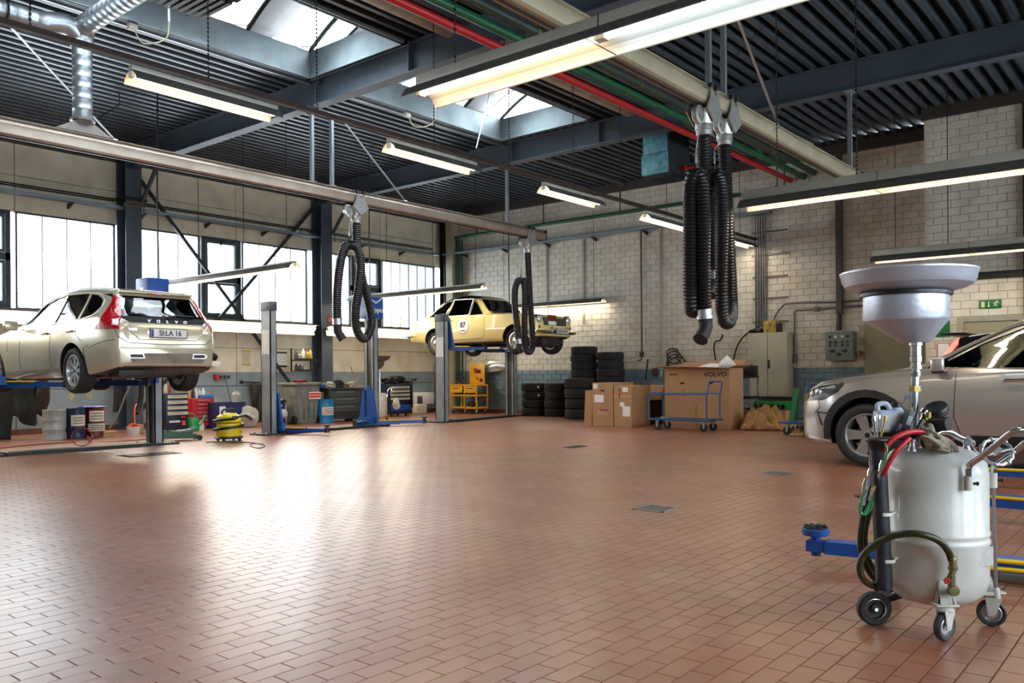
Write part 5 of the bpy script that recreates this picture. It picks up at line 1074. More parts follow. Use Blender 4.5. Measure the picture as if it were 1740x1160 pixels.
for nm, vs in (('front', [(-.12, -.16, hh + .04), (Wb + .02, -.16, hh - .01), (Wb, 0, hh), (0, 0, hh)]), ('right', [(Wb, 0, hh), (Wb, .62, hh), (Wb + .2, .66, hh + .07), (Wb + .16, .03, hh + .06)]), ('back', [(0, .62, hh), (Wb, .62, hh), (Wb, .75, hh + .16), (0, .75, hh + .12)])):
    b1 = B(); a = [b1.verts.new(v) for v in vs]; b1.faces.new(a); f = obj('flap', b1, CARD, t); m_ = f.modifiers.new('s', 'SOLIDIFY'); m_.thickness = .008
def foam(label, vs):
    b1 = B(); a = [b1.verts.new(v) for v in vs]; b1.faces.new(a); f = obj('foam_sheet', b1, mat('white_foam', 'eceef0', .8, 0, .05), None, (X, y0, 0), BX); m_ = f.modifiers.new('s', 'SOLIDIFY'); m_.thickness = .03; tag(f, label, 'foam sheet')
foam('white foam sheet standing on its corner out of the big box', [(Wb * .78, .2, hh + .1), (Wb * .9, .26, hh - .1), (Wb * 1.02, .24, hh + .04), (Wb * .9, .2, hh + .24)])
foam('white foam sheet lying flat in the top of the big box', [(Wb * .5, .1, hh + .03), (Wb * .76, .1, hh + .02), (Wb * .8, .5, hh + .08), (Wb * .55, .5, hh + .1)])
# cartons beside it
X = 14.55; yl, yr = ox(1007, 724, X).y, ox(1042, 724, X).y; w1 = yl - yr; h1 = ox(1025, 650, X).z
t = cbox('tall_carton', 'tall closed cardboard box with white labels, left one of the pair', w1, .8, h1, (X, yl, 0), BX); hole(t, w1 * .5, h1 * .82, .09)
decal('shipping_label', w1 * .1, h1 * .55, w1 * .55, h1 * .72, 0, PAPER, t); decal('shipping_label', w1 * .05, h1 * .86, w1 * .25, h1 * .97, 0, PAPER, t)
b1 = B(); tube(b1, [(w1 * (.3 + .05 * k), -.004, h1 * (.3 + .05 * math.sin(k * 2.1))) for k in range(10)], .006, 5); obj('torn_patch', b1, PAPER, t); decal('red_tape', w1 * .35, h1 * .36, w1 * .75, h1 * .39, 0, RED, t)
yl2, yr2 = ox(1043, 724, X).y, ox(1073, 725, X).y; w2 = yl2 - yr2; h2 = ox(1058, 655, X).z
t = cbox('tall_carton', 'tall cardboard box with green sticker and tape, right one of the pair', w2, .75, h2, (X, yl2 - .005, 0), BX)
decal('shipping_label', w2 * .5, h2 * .85, w2 * .8, h2 * .96, 0, PAPER, t); decal('shipping_label', w2 * .5, h2 * .26, w2 * .92, h2 * .5, 0, PAPER, t); decal('small_label', w2 * .35, h2 * .5, w2 * .6, h2 * .6, 0, PAPER, t); decal('green_sticker', w2 * .15, h2 * .9, w2 * .25, h2 * .96, 0, mat('sticker_green', '35c73a', .5), t)
decal('clear_tape', w2 * .02, h2 * .72, w2 * .98, h2 * .76, 0, mat('shiny_tape', 'c3a57a', .1, 0, 0), t); decal('red_tape', w2 * .3, h2 * .7, w2 * .36, h2 * .93, 0, RED, t)
t = thing('carton_panel', 'narrow flat cardboard piece leaning on the tall boxes', 'cardboard', (X + .05, ox(990, 721, X).y, 0), BX); b1 = B(); box(b1, 0, 0, 0, .2, .5, ox(995, 663, X).z, TR(0, 0, 0, 0, 0, .05), bev=.004, seg=1); obj('panel', b1, CARD, t)
0 and cbox('lying_carton', 'large open cardboard box lying behind the two tall boxes', .9, .62, .5, (15.45, ox(1073, 722, 15.45).y + .25, .0), BX)
X = 15.32; ya, yb = ox(1075, 720, X).y, ox(1128, 718, X).y
t = thing('open_carton', 'open cardboard box on its side showing a dark inside', 'cardboard box', (X, ya, 0), BX); Wc = ya - yb; Hc = ox(1100, 655, X).z; b1 = B(); th = .012
for q in ((0, .0, Hc - th, Wc, .8, Hc), (0, 0, 0, th, .8, Hc - th), (Wc - th, 0, 0, Wc, .8, Hc - th), (th, .78, 0, Wc - th, .8, Hc - th), (th, 0, 0, Wc - th, .78, th)): box(b1, *q)
obj('carton', b1, CARD, t); b1 = B(); a = [b1.verts.new(v) for v in ((0, 0, Hc), (Wc, 0, Hc), (Wc, -.1, Hc * .66), (.12, -.12, Hc * .62))]; b1.faces.new(a); f = obj('flap', b1, CARD, t); f.modifiers.new('s', 'SOLIDIFY').thickness = .008
# blue platform cart
def castor(bm, bw, x, y, z, r=.075, w_=.03, rz=0):
    M_ = TR(x, y, 0, rz); lathe(bw, [(0, -w_ / 2), (r - .006, -w_ / 2), (r, -w_ / 4), (r, w_ / 4), (r - .006, w_ / 2), (0, w_ / 2)], 20, TR(x, y, r, rz, PI / 2))
    for s in (-1, 1): prism(bm, [(-.03, z), (.035, z), (.012, r - .02), (-.012, r - .02)], s * (w_ / 2 + .006) - .002, s * (w_ / 2 + .006) + .002, M_ @ XZ)
    box(bm, -.045, -.035, z - .012, .05, .035, z, M_); lathe(bm, [(0, -w_ / 2 - .01), (.01, -w_ / 2 - .01), (.01, w_ / 2 + .01), (0, w_ / 2 + .01)], 8, TR(x, y, r, rz, PI / 2))
def castors(t, lst, z, r=.075, w_=.03):
    for x, y in lst: b1, b2 = B(), B(); castor(b1, b2, x, y, z, r, w_, .3 * x); a = obj('castor', b1, GALV, t); obj('castor_wheel', b2, RUBBER, a)
CB = mat('cart_blue', '17508f', .35, 0, .25, 6)
def tubes(name, t, lst, r, m, sm=0, seg=8):
    b1 = B()
    for p in lst: tube(b1, p, r, seg, sm)
    return obj(name, b1, m, t)
X = 14.15; yl, yr = ox(1102, 722, X).y, ox(1205, 720, X).y; Wc = yl - yr; D = .55
t = thing('platform_cart', 'blue tubular platform cart standing before the largest cardboard box', 'cart', (X, yl, 0), BX)
b1 = B(); box(b1, .03, .03, .2, Wc - .03, D - .03, .222, bev=.004, seg=1); obj('deck', b1, mat('cart_deck', '4b3a2c', .6, 0, .4), t)
tubes('deck_rim', t, [[(0, 0, .21), (Wc, 0, .21), (Wc, D, .21), (0, D, .21), (0, 0, .21)]], .017, CB)
tubes('left_hoop', t, [[(.01, 0, .21), (.01, 0, .66), (.01, .03, .70), (.01, D - .03, .70), (.01, D, .66), (.01, D, .21)]], .015, CB)
tubes('right_hoop', t, [[(Wc - .05, 0, .21), (Wc - .05, 0, .66), (Wc, 0, .9), (Wc + .03, 0, .94)][:3] + [(Wc - .02, .03, .93), (Wc - .02, D - .03, .93), (Wc, D, .9), (Wc - .05, D, .66), (Wc - .05, D, .21)]], .015, CB)
tubes('side_rail', t, [[(.01, 0, .69), (Wc - .05, 0, .70)], ], .013, CB); tubes('side_rail', t, [[(.01, D, .69), (Wc - .05, D, .70)]], .013, CB)
castors(t, [(.15, .08), (Wc - .15, .08), (.15, D - .08), (Wc - .15, D - .08)], .195, .075)
b1 = B(); blob(b1, (.28, .12, .235), (.1, .06, .02), .2, 4, 2); tag(obj('work_glove', b1, mat('glove_grey', '8a8f8c', .8), None, (X, yl, 0), BX), 'grey crumpled glove lying on the blue cart deck', 'glove')
# packing paper, box, second cart
def sheet(w_, d, amp, seed, n=26, hang=None):
    rr = random.Random(seed); ph = [(rr.uniform(3, 12), rr.uniform(3, 12), rr.uniform(0, 6), rr.uniform(.3, 1)) for _ in range(9)]; bm = B(); g = []
    for i in range(n + 1):
        for j in range(n + 1):
            x, y = w_ * (i / n - .5), d * (j / n - .5); z = sum(a[3] * abs(math.sin(a[0] * x / w_ * 2 + a[1] * y / d * 2 + a[2])) for a in ph) / 9
            z = amp * max(0, z * 1.6 - .35) * (1 - (2 * i / n - 1) ** 4) * (1 - (2 * j / n - 1) ** 4) * 1.4 + rr.uniform(0, .03) * amp; g.append(bm.verts.new((x + rr.uniform(-.01, .01), y + rr.uniform(-.01, .01), z + .004)))
    for i in range(n):
        for j in range(n): k = i * (n + 1) + j; bm.faces.new((g[k], g[k + 1], g[k + n + 2], g[k + n + 1]))
    return bm
KR = mat('kraft_paper', 'b08a55', .75, 0, .2, 12)
for (px, py, w_, d, am, sd, lb) in ((1256, 728, .9, .5, .3, 3, 'crumpled brown packing paper spread flat on the floor before the big box'), (1290, 731, .85, .6, .55, 8, 'high heap of crumpled brown packing paper right of the big box')):
    p = oz(px, py); b1 = sheet(w_, d, am, sd); o = obj('packing_paper', b1, KR, None, (p.x + .25, p.y, .002), -PI / 2 + .3, angle=12); o.modifiers.new('s', 'SOLIDIFY').thickness = .003; tag(o, lb, 'packing paper')
t = cbox('low_carton', 'low cardboard box with blue plastic in it, behind the packing paper', .95, .5, .34, (15.9, ox(1256, 708, 15.9).y, 0), BX, open_=True)
b1 = B(); blob(b1, (.45, .2, .33), (.4, .12, .05), .3, 7, 3); tag(obj('plastic_bag', b1, mat('blue_plastic_bag', '1f3fae', .3), None, (15.9, ox(1256, 708, 15.9).y, 0), BX), 'blue plastic bag in the low box behind the packing paper', 'bag')
t = thing('green_crate', 'green plastic crate with slots under the grey wall cabinet', 'crate', (16.9, ox(1280, 690, 16.9).y, .0), BX); b1 = B(); box(b1, 0, 0, .0, .75, .35, .48, bev=.01)
obj('crate', b1, mat('crate_green', '1f8a3a', .5), t)
for k in range(6): b1 = B(); box(b1, .05 + k * .11, -.004, .2, .13 + k * .11, .0, .42); obj('slot', b1, BLACK, t)
X = 14.2; yl, yr = ox(1322, 715, X).y, ox(1425, 712, X).y
t = thing('flatbed_cart', 'blue flatbed cart with push bar, half hidden by the silver crossover', 'cart', (X, yl, 0), BX); Wc = yl - yr
b1 = B(); box(b1, 0, 0, .2, Wc, .6, .24, bev=.01); obj('deck', b1, CB, t); castors(t, [(.12, .1), (Wc - .12, .1), (.12, .5), (Wc - .12, .5)], .195, .075)
tubes('push_bar', t, [[(Wc * .3, .55, .24), (Wc * .3, .55, .82), (Wc * .36, .55, .88), (Wc * .92, .55, .88), (Wc * .98, .55, .82), (Wc * .98, .55, .24)]], .016, CB)
t = cbox('flat_carton', 'cardboard box standing on the blue flatbed cart', .8, .3, .48, (X + .2, yl - .38, .242), BX)
b1 = B(); prism(b1, [(.02, 0), (.12, 0), (.2, .56), (.12, .58)], 0, .05, XZ); tag(obj('cover_panel', b1, mat('panel_green', '1c7a4a', .5), None, (X + .18, yl - .12, .245), BX), 'green plastic panel leaning beside the box on the flatbed cart', 'panel')
b1 = sheet(.8, .5, .2, 21, 18); o = obj('packing_paper', b1, KR, None, (X + .35, yl - .35, .002), .3, angle=12); tag(o, 'brown packing paper stuffed under the blue flatbed cart', 'packing paper')
# black tool cart behind the big carton
t = thing('black_cart', 'black tool cart with grey drawers between the big box and wall cabinet', 'tool cart', (16.4, ox(1243, 700, 16.4).y, 0), BX)
for z in (.12, .55, .98): b1 = B(); box(b1, 0, 0, z, .42, .45, z + .05, bev=.01); obj('tray', b1, BLACK, t)
for x in (.02, .38): 
    for y in (.03, .42): b1 = B(); box(b1, x, y, .08, x + .03, y + .02, 1.0); obj('upright', b1, GREYP, t)
b1 = B(); box(b1, .02, .04, 1.03, .42, .4, 1.24, bev=.02); tag(obj('tool_case', b1, BLACK, None, (16.4, ox(1243, 700, 16.4).y, 0), BX), 'black tool case with silver clips on the black cart', 'tool case')
castors(t, [(.06, .08), (.36, .08), (.06, .38), (.36, .38)], .1, .045, .02)
# ---- things on the brick wall
def wall_at(name, label, cat, px, py, X=17.98): p = ox(px, py, X); return thing(name, label, cat, (X, p.y, p.z), BX)
t = thing('wall_cabinet', 'pale grey two-door metal cabinet on the brick wall', 'cabinet', (17.58, 7.73, .56), BX); CG = mat('cabinet_cream_grey', 'b3ad98', .5, 0, .25, 2)
b1 = B(); box(b1, 0, .03, 0, .86, .38, 1.4, bev=.006); obj('body', b1, CG, t)
for x in (.0, .435): b1 = B(); box(b1, x + .004, .0, .01, x + .425, .028, 1.39, bev=.004); d_ = obj('door', b1, CG, t)
b1 = B(); box(b1, .45, -.025, .62, .475, -.001, .8, bev=.006); obj('handle', b1, BLACK, d_)
b1 = B(); box(b1, .32, .05, 1.4, .6, .25, 1.66, bev=.01); o = obj('product_box', b1, mat('yellow_blue_box', 'c6a821', .5, 0, .8, 14, dark='1b2f70'), None, (17.58, 7.73, .56), BX); tag(o, 'small yellow and blue box on top of the grey wall cabinet', 'box')
b1 = B(); blob(b1, (.17, .15, 1.46), (.15, .1, .07), .35, 12, 3); tag(obj('cable_bundle', b1, BLACK, None, (17.58, 7.73, .56), BX), 'black bundle of cables on top of the grey wall cabinet', 'cable bundle')
b1 = B(); box(b1, .63, .06, 1.4, .68, .24, 1.6, bev=.01); tag(obj('black_case', b1, BLACK, None, (17.58, 7.73, .56), BX), 'narrow black case on top of the grey cabinet, right of the yellow box', 'case')
t = thing('control_box', 'grey-green electric control box with switches on the brick wall', 'control box', (17.72, 6.10, 1.33), BX); b1 = B(); box(b1, 0, 0, 0, .56, .26, .6, bev=.008); obj('housing', b1, mat('control_grey', '6f7d78', .45, 0, .25, 4), t)
for i in range(4):
    x = .1 + i * .11 + (.03 if i > 1 else 0)
    b1 = B(); box(b1, x - .025, -.008, .47, x + .025, 0, .52); obj('meter', b1, PAPER if i in (1, 2) else BLACK, t)
    for z in (.36, .29): b1 = B(); box(b1, x - .02, -.018, z, x + .02, 0, z + .045, bev=.004); obj('push_button', b1, BLACK, t)
for x, z in ((.15, .2), (.4, .2), (.28, .13)): b1 = B(); lathe(b1, [(0, 0), (.035, 0), (.03, .02), (0, .025)], 12, TR(x, 0, z, 0, PI / 2)); box(b1, x - .06, -.035, z - .012, x + .06, -.02, z + .012); obj('rotary_switch', b1, BLACK, t)
b1 = B(); box(b1, .6, .1, .1, .68, .2, .2, bev=.01); lathe(b1, [(0, 0), (.03, 0), (.03, .04), (0, .04)], 12, TR(.64, .1, .18, 0, PI / 2)); obj('side_socket', b1, mat('brass_clip'), t)
CON = mat('conduit_grey', '6d6a66', .45, .3, .3)
t = thing('conduit_bundle', 'bundle of five upright grey conduits on the brick wall', 'conduit', (17.93, 7.71, 0), BX)
for k in range(5): b1 = B(); tube(b1, [(.058 * k, -.12, 4.62), (.058 * k, -.03, 4.6), (.058 * k, 0, 4.5), (.058 * k, 0, 2.1)], .02, 8); obj('conduit', b1, CON, t)
for z in (4.2, 3.69, 3.2, 2.72, 2.2): b1 = B(); box(b1, -.08, .02, z, .72, .05, z + .035); obj('strut', b1, CON, t)
t = thing('wall_conduit', 'dark upright square conduit running down to the control box', 'conduit', (17.92, 5.87, 0), BX); b1 = B(); box(b1, -.06, -.03, 2.3, .06, .06, 5.66); obj('duct', b1, mat('brown_duct', '4f4844', .5, 0, .3), t); b1 = B(); tube(b1, [(0, 0, 2.35), (0, 0, 1.96)], .05, 10); tube(b1, [(-.04, 0, 2.3), (-.06, 0, 1.96)], .012, 6); obj('hose', b1, mat('maroon_hose', '3a2428', .5), t)
b1 = B(); tube(b1, [ox(1312, 566, 17.93), ox(1316, 540, 17.93), ox(1328, 522, 17.93), ox(1345, 515, 17.93), ox(1420, 513, 17.93), ox(1478, 509, 17.93)], .02, 8, 3); tag(obj('wall_conduit', b1, CON), 'upper grey conduit bending along the brick wall from the cabinet', 'conduit')
b1 = B(); tube(b1, [ox(1350, 600, 17.93), ox(1350, 530, 17.93), ox(1352, 527, 17.93), ox(1420, 523, 17.93), ox(1478, 518, 17.93)], .022, 8); p = ox(1388, 525, 17.93); box(b1, p.x - .03, p.y - .05, p.z - .05, p.x + .03, p.y + .05, p.z + .05, bev=.01); p = ox(1350, 608, 17.93); box(b1, p.x - .04, p.y - .05, p.z - .1, p.x + .04, p.y + .05, p.z + .08, bev=.01); tag(obj('wall_conduit', b1, CON), 'lower grey conduit with junction box ending at a wall socket', 'conduit')
b1 = B(); tube(b1, [(17.93, 10.65, 4.6), (17.93, 10.65, 1.5)], .022, 8); box(b1, 17.88, 10.61, 1.5, 17.97, 10.69, 1.62, bev=.01); tube(b1, [(17.93, 10.65, 1.5), (17.9, 10.65, 1.42), (17.88, 10.75, 1.4)], .018, 6); tag(obj('air_line', b1, mat('brown_duct')), 'thin dark air pipe with tap down the brick wall', 'pipe')
for y, lb in ((10.14, 'right of the thin dark air pipe'), (13.6, 'behind the yellow coupe front'), (12.4, 'left of the thin dark air pipe')):
    b1 = B(); box(b1, 17.955, y - .03, 1.0 if y < 11 else 2.4, 17.99, y + .03, 4.58, bev=.005); tag(obj('joint_strip', b1, mat('strip_grey', 'aeb0aa', .6, 0, .2)), 'pale vertical strip on the brick wall %s' % lb, 'strip')
t = wall_at('hanging_cable', 'black cable coiled on a hook above the big cardboard box', 'cable', 1150, 600)
b1 = B(); r_ = random.Random(3)
for k in range(4): tube(b1, [(.16 * math.cos(a) * (1 + .2 * k) - .1 + k * .05, -.03 - k * .012, .12 * math.sin(a) * (1 + .25 * k) - .1 * k) for a in [q * .5 for q in range(13)]], .013, 6)
tube(b1, [(-.2, -.04, 0), (-.26, -.04, -.3), (-.24, -.04, -.5)], .014, 6, 3); tube(b1, [(.0, -.04, -.1), (.2, -.04, -.3), (.3, -.04, -.5)], .014, 6, 3); obj('coil', b1, BLACK, t)
b1 = B(); box(b1, -.02, -.1, .08, .02, .02, .11); obj('hook', b1, DARK, t)
b1 = B(); tube(b1, [ox(1216, 612, 17.9), ox(1213, 590, 17.9), ox(1216, 580, 17.9), ox(1224, 578, 17.9), ox(1228, 568, 17.9)], .018, 6, 3); tag(obj('wall_hose', b1, BLACK), 'short bent black pipe on the wall above the big box', 'hose')
b1 = B(); tube(b1, [ox(1246, 612, 17.9), ox(1254, 585, 17.85), ox(1270, 566, 17.8), ox(1290, 556, 17.75)], .018, 6, 4); tag(obj('wall_hose', b1, BLACK), 'black cable curving up from the box to the wall cabinet top', 'hose')
b1 = B(); bar(b1, ox(1097, 645, 17.8), ox(1101, 610, 17.9), .03, .03); tag(obj('metal_rod', b1, DARK), 'dark rod leaning on the wall behind the cardboard boxes', 'rod')
t = wall_at('wall_tap', 'small dark red device on the wall left of the big box', 'device', 1115, 632); b1 = B(); box(b1, -.04, -.08, -.1, .04, 0, .1, bev=.02); obj('body', b1, mat('dark_red', '5a1c1e', .5), t)
# emergency exit sign, doors, notices
t = thing('exit_sign', 'green emergency exit sign with running figure above the doors', 'sign', (16.575, 3.02, 2.18), BX); b1 = B(); box(b1, 0, 0, 0, .34, .02, .15, bev=.003); obj('panel', b1, mat('sign_green', '0e6b3a', .4), t)
W_ = mat('sign_white', 'f2f4e4', .5, 0, 0); decal('door_symbol', .03, .025, .085, .125, -.001, mat('sign_cream', 'd8dca0', .5, 0, 0), t); decal('arrow_stem', .14, .05, .152, .12, -.001, W_, t)
b1 = B(); prism(b1, [(.125, .055), (.167, .055), (.146, .025)], .0, .003, XZ); obj('arrow_head', b1, W_, t)
b1 = B(); lathe(b1, [(0, 0), (.012, 0), (.012, .003), (0, .003)], 12, TR(.272, 0, .122, 0, PI / 2))
for p, q in (((.262, .105), (.246, .07)), ((.262, .105), (.285, .09)), ((.285, .09), (.3, .1)), ((.262, .103), (.235, .098)), ((.235, .098), (.222, .08)), ((.247, .07), (.27, .055)), ((.27, .055), (.265, .03)), ((.247, .07), (.232, .045)), ((.232, .045), (.21, .045))): bar(b1, (p[0], -.0025, p[1]), (q[0], -.0025, q[1]), .003, .012)
obj('running_figure', b1, W_, t)
DM = mat('door_olive_grey', '8e8a72', .5, 0, .2, 2)
bm = B(); box(bm, 17.93, 4.13, 0, 17.98, 5.38, 2.08, bev=.004); d1 = struct('door_1', bm, DM); bm = B(); box(bm, 17.9, 4.25, .98, 17.93, 4.38, 1.01); obj('door_handle', bm, BLACK, d1)
bm = B(); box(bm, 16.54, 2.42, 0, 16.58, 3.26, 1.96, bev=.004); d2 = struct('door_2', bm, DM)
for q in ((3.26, 3.36, 0, 2.04), (2.34, 2.42, 0, 2.04), (2.42, 3.26, 1.96, 2.04)): bm = B(); box(bm, 16.52, q[0], q[2], 16.6, q[1], q[3]); obj('door_frame', bm, mat('door_frame_grey', '9c9a8c', .5, 0, .2), d2)
bm = B(); box(bm, 16.49, 3.1, .98, 16.54, 3.2, 1.01); obj('door_handle', bm, BLACK, d2)
t = thing('green_sign', 'plain green first-aid sign left of the emergency exit door', 'sign', (16.575, 3.73, 1.71), BX); b1 = B(); box(b1, 0, 0, 0, .24, .012, .29, bev=.003); obj('panel', b1, mat('sign_green'), t)
t = thing('wall_notice', 'white notice in a red frame under the green sign', 'notice', (16.575, 3.70, 1.31), BX); b1 = B(); box(b1, 0, 0, 0, .21, .01, .29); obj('frame', b1, RED, t); decal('sheet', .012, .012, .198, .278, -.001, PAPER, t)
t = thing('small_sign', 'small yellow and green sign right of the emergency exit door', 'sign', (16.575, 2.38, 1.84), BX); b1 = B(); box(b1, 0, 0, 0, .1, .01, .14); obj('panel', b1, mat('sign_green'), t); decal('stripe', 0, .07, .1, .14, -.001, YEL, t)
bm = B(); box(bm, 16.52, 2.3, 2.70, 16.585, 3.84, 2.82, bev=.006); tag(obj('wall_rail', bm, DARK), 'dark horizontal rail across the wall above the exit sign', 'rail')
bm = B(); box(bm, 16.52, 2.28, 2.0, 16.6, 2.34, 5.66); tag(obj('corner_rail', bm, BLACK), 'dark vertical rail at the right end of the wall', 'rail')
# ================================================================== ALONG THE WINDOW WALL
def rect(px0, py0, px1, py1, Y=None):
    """front face seen at these pixels, standing on the floor: returns x0, x1, Y, height"""
    if Y is None: Y = oz((px0 + px1) / 2, py1).y
    return oy(px0, py1, Y).x, oy(px1, py1, Y).x, Y, oy(px0, py0, Y).z
def drum(name, label, px0, py0, px1, py1, m, labels=(), Y=None, hz=None):
    x0, x1, Y, h = rect(px0, py0, px1, py1, Y); r = (x1 - x0) / 2 * .97; t = thing(name, label, 'drum', ((x0 + x1) / 2, Y + r, 0))
    b1 = B(); p = [(0, .01), (r - .006, .01), (r, 0), (r + .004, .006), (r, .014)]
    for f in (.34, .66): p += [(r, h * f - .02), (r + .008, h * f), (r, h * f + .02)]
    p += [(r, h - .014), (r + .004, h - .006), (r, h), (r - .008, h), (r - .01, h - .012), (0, h - .012)]; lathe(b1, p, 28); obj('barrel', b1, m, t)
    b1 = B(); lathe(b1, [(0, 0), (.03, 0), (.03, .012), (0, .012)], 12, TR(r * .55, 0, h - .012)); lathe(b1, [(0, 0), (.015, 0), (.015, .012), (0, .012)], 12, TR(-r * .6, 0, h - .012)); obj('bungs', b1, GALV, t, kind='stuff')
    for a, b_, w_, mm in labels:
        b1 = B(); q0 = -PI / 2 - .15; 
        vs = [[b1.verts.new(((r + e) * math.cos(q0 + w_ * (k / 8 - .5)), (r + e) * math.sin(q0 + w_ * (k / 8 - .5)), z)) for k in range(9)] for e, z in ((.011, h * a), (.011, h * b_))]
        for k in range(8): b1.faces.new((vs[0][k], vs[0][k + 1], vs[1][k + 1], vs[1][k]))
        l = obj('drum_label', b1, mm, t)
        for q in range(3): 
            b1 = B(); z = h * (a + (b_ - a) * (.25 + .25 * q)); v2 = [[b1.verts.new(((r + .0125) * math.cos(q0 + w_ * (k / 8 - .5) * .7), (r + .0125) * math.sin(q0 + w_ * (k / 8 - .5) * .7), z + e)) for k in range(9)] for e in (-.006, .006)]
            for k in range(8): b1.faces.new((v2[0][k], v2[0][k + 1], v2[1][k + 1], v2[1][k]))
            obj('printed_line', b1, mat('print_black', '15120f', .7, 0, 0), l)
    return t, r, h
GREYD = mat('drum_grey_white', 'a9b0ae', .4, .1, .4, 8); BLUED = mat('drum_navy', '142c52', .35, 0, .4, 6); LAB = mat('label_paper', 'dcd8c4', .7, 0, .3, 14)
drum('steel_drum', 'small dirty grey-white drum against the window wall', 80, 697, 118, 747, GREYD)
drum('blue_drum', 'navy blue drum with cream label beside the grey-white drum', 120, 694, 152, 745, BLUED, [(.42, .78, 1.5, LAB)])
_, r, h = drum('red_drum', 'dark red drum with two white labels right of the navy drum', 152, 694, 184, 743, mat('drum_red', '6d1f1a', .4, 0, .4, 6), [(.55, .92, 1.6, LAB), (.22, .48, 1.9, LAB)])
p = oz(168, 743); b1 = B(); blob(b1, (p.x - .05, p.y + r, h + .02), (.24, .14, .025), .15, 5, 3); tag(obj('blue_cover', b1, mat('bright_blue_plastic', '1430c0', .3)), 'bright blue flat plastic lid on top of the red drum', 'lid')
x0, x1, Y, h = rect(160, 730, 201, 742); t = thing('wooden_plank_stack', 'short stack of pale wooden boards on the floor before the red drum', 'boards', (x0, Y, 0)); WOOD = mat('pale_wood', 'c79a62', .6, 0, .3, 10)
for k in range(2): b1 = B(); box(b1, -.0 + .03 * k, 0, .055 * k, x1 - x0 - .02, .16, .05 + .055 * k, bev=.004); obj('board', b1, WOOD, t)
b1 = B(); c = [oz(-40, 768), oz(0, 762), oz(60, 756), oz(120, 752), oz(140, 748), oz(148, 744), oz(142, 738)]; c = [V((p.x, p.y, .008)) for p in c]; q = oz(137, 742, .15)
c += [V((q.x + .16 * math.cos(a), q.y - .05, .15 + .14 * math.sin(a))) for a in [k * .5 - .3 for k in range(14)]]; c += [V((*oz(150, 750).xy, .008)), V((*oz(200, 750).xy, .008)), V((*oz(256, 746).xy, .008))]
tube(b1, c, .009, 6, 4); tag(obj('air_hose', b1, mat('red_hose', 'a63228', .4)), 'thin red hose looping on the floor before the drums at left', 'hose')
# dark cover hanging at the left edge
def drape(w_, h, folds, amp, seed, n=40, m=24, sag=None):
    bm = B(); rr = random.Random(seed); g = []
    for i in range(n + 1):
        for j in range(m + 1):
            u, v = i / n, j / m; hh = h * (sag(u) if sag else 1)
            g.append(bm.verts.new((w_ * u, amp * (.2 + v) * math.sin(folds * 2 * PI * u + 1.3 * math.sin(4 * u + seed)) + .03 * math.sin(9 * v + 7 * u), -hh * v)))
    for i in range(n):
        for j in range(m): k = i * (m + 1) + j; bm.faces.new((g[k], g[k + 1], g[k + m + 2], g[k + m + 1]))
    return bm
CL = mat('dark_grey_cloth', '2e302f', .9, 0, .3, 8, .3); Y = 16.4; a = oy(-40, 657, Y); c = oy(66, 657, Y)
t = thing('dark_cover', 'dark grey cloth cover hanging over a rail at the left edge', 'cover', (a.x, Y, 0)); 
o = obj('cloth', drape(c.x - a.x, 1.0, 3.2, .08, 2, sag=lambda u: .95 if u < .55 else .62 + .1 * math.sin(9 * u)), CL, t, (0, 0, a.z), angle=80); o.modifiers.new('s', 'SOLIDIFY').thickness = .012
b1 = B(); cyl(b1, (-.5, .02, a.z - .01), (c.x - a.x + .05, .02, a.z - .01), .02, seg=8); cyl(b1, (c.x - a.x, .02, a.z), (c.x - a.x, 1.2, a.z), .015, seg=8); obj('rail', b1, DARK, t)
p = oy(72, 675, 16.35); o = obj('jacket_lump', (lambda q: (blob(q, (0, 0, 0), (.11, .1, .28), .35, 6, 3), q)[1])(B()), mat('brown_jacket', '3a2c26', .9, 0, .3), None, (p.x, p.y, p.z)); tag(o, 'dark brown work jacket hanging at the end of the cloth cover', 'jacket'); o.name = 'work_jacket'
# around the left column
b1 = B(); tube(b1, [V((8.3, 17.1, 2.1)), V((oy(198, 600, 16.9).x, 16.95, 2.0)), oy(198, 640, 16.9), oy(198, 672, 16.9), oy(196, 700, 16.9)], .05, 10, 3, rf=lambda i, n: 1 + .06 * (i % 2)); tag(obj('rubber_hose', b1, RUBBER), 'thick black hose end hanging left of the left steel column', 'hose')
b1 = B(); tube(b1, [V((8.55, 17.1, 2.1)), V((oy(240, 600, 16.9).x, 16.95, 2.0)), oy(240, 640, 16.9), oy(240, 672, 16.9), oy(236, 690, 16.9), oy(232, 702, 16.85)], .05, 10, 3, rf=lambda i, n: 1 + .06 * (i % 2)); tag(obj('rubber_hose', b1, RUBBER), 'thick black hose with a bent nozzle hanging right of the left steel column', 'hose')
b1 = B(); tube(b1, [V((8.45, 17.12, 1.35)), oy(224, 648, 16.7), oy(214, 670, 16.7), oy(200, 705, 16.75), oy(186, 728, 16.8)], .018, 6, 3); tag(obj('grey_strap', b1, mat('grey_strap', '75706a', .7)), 'grey strap hanging slantwise across the left steel column', 'strap')
p = oz(200, 742); b1 = B(); box(b1, p.x - .06, 17.1, 0, p.x + .06, 17.13, oy(200, 690, 17.1).z, bev=.004); tag(obj('yellow_board', b1, mat('faded_yellow', 'b5a666', .7)), 'narrow faded yellow board standing beside the left steel column', 'board')
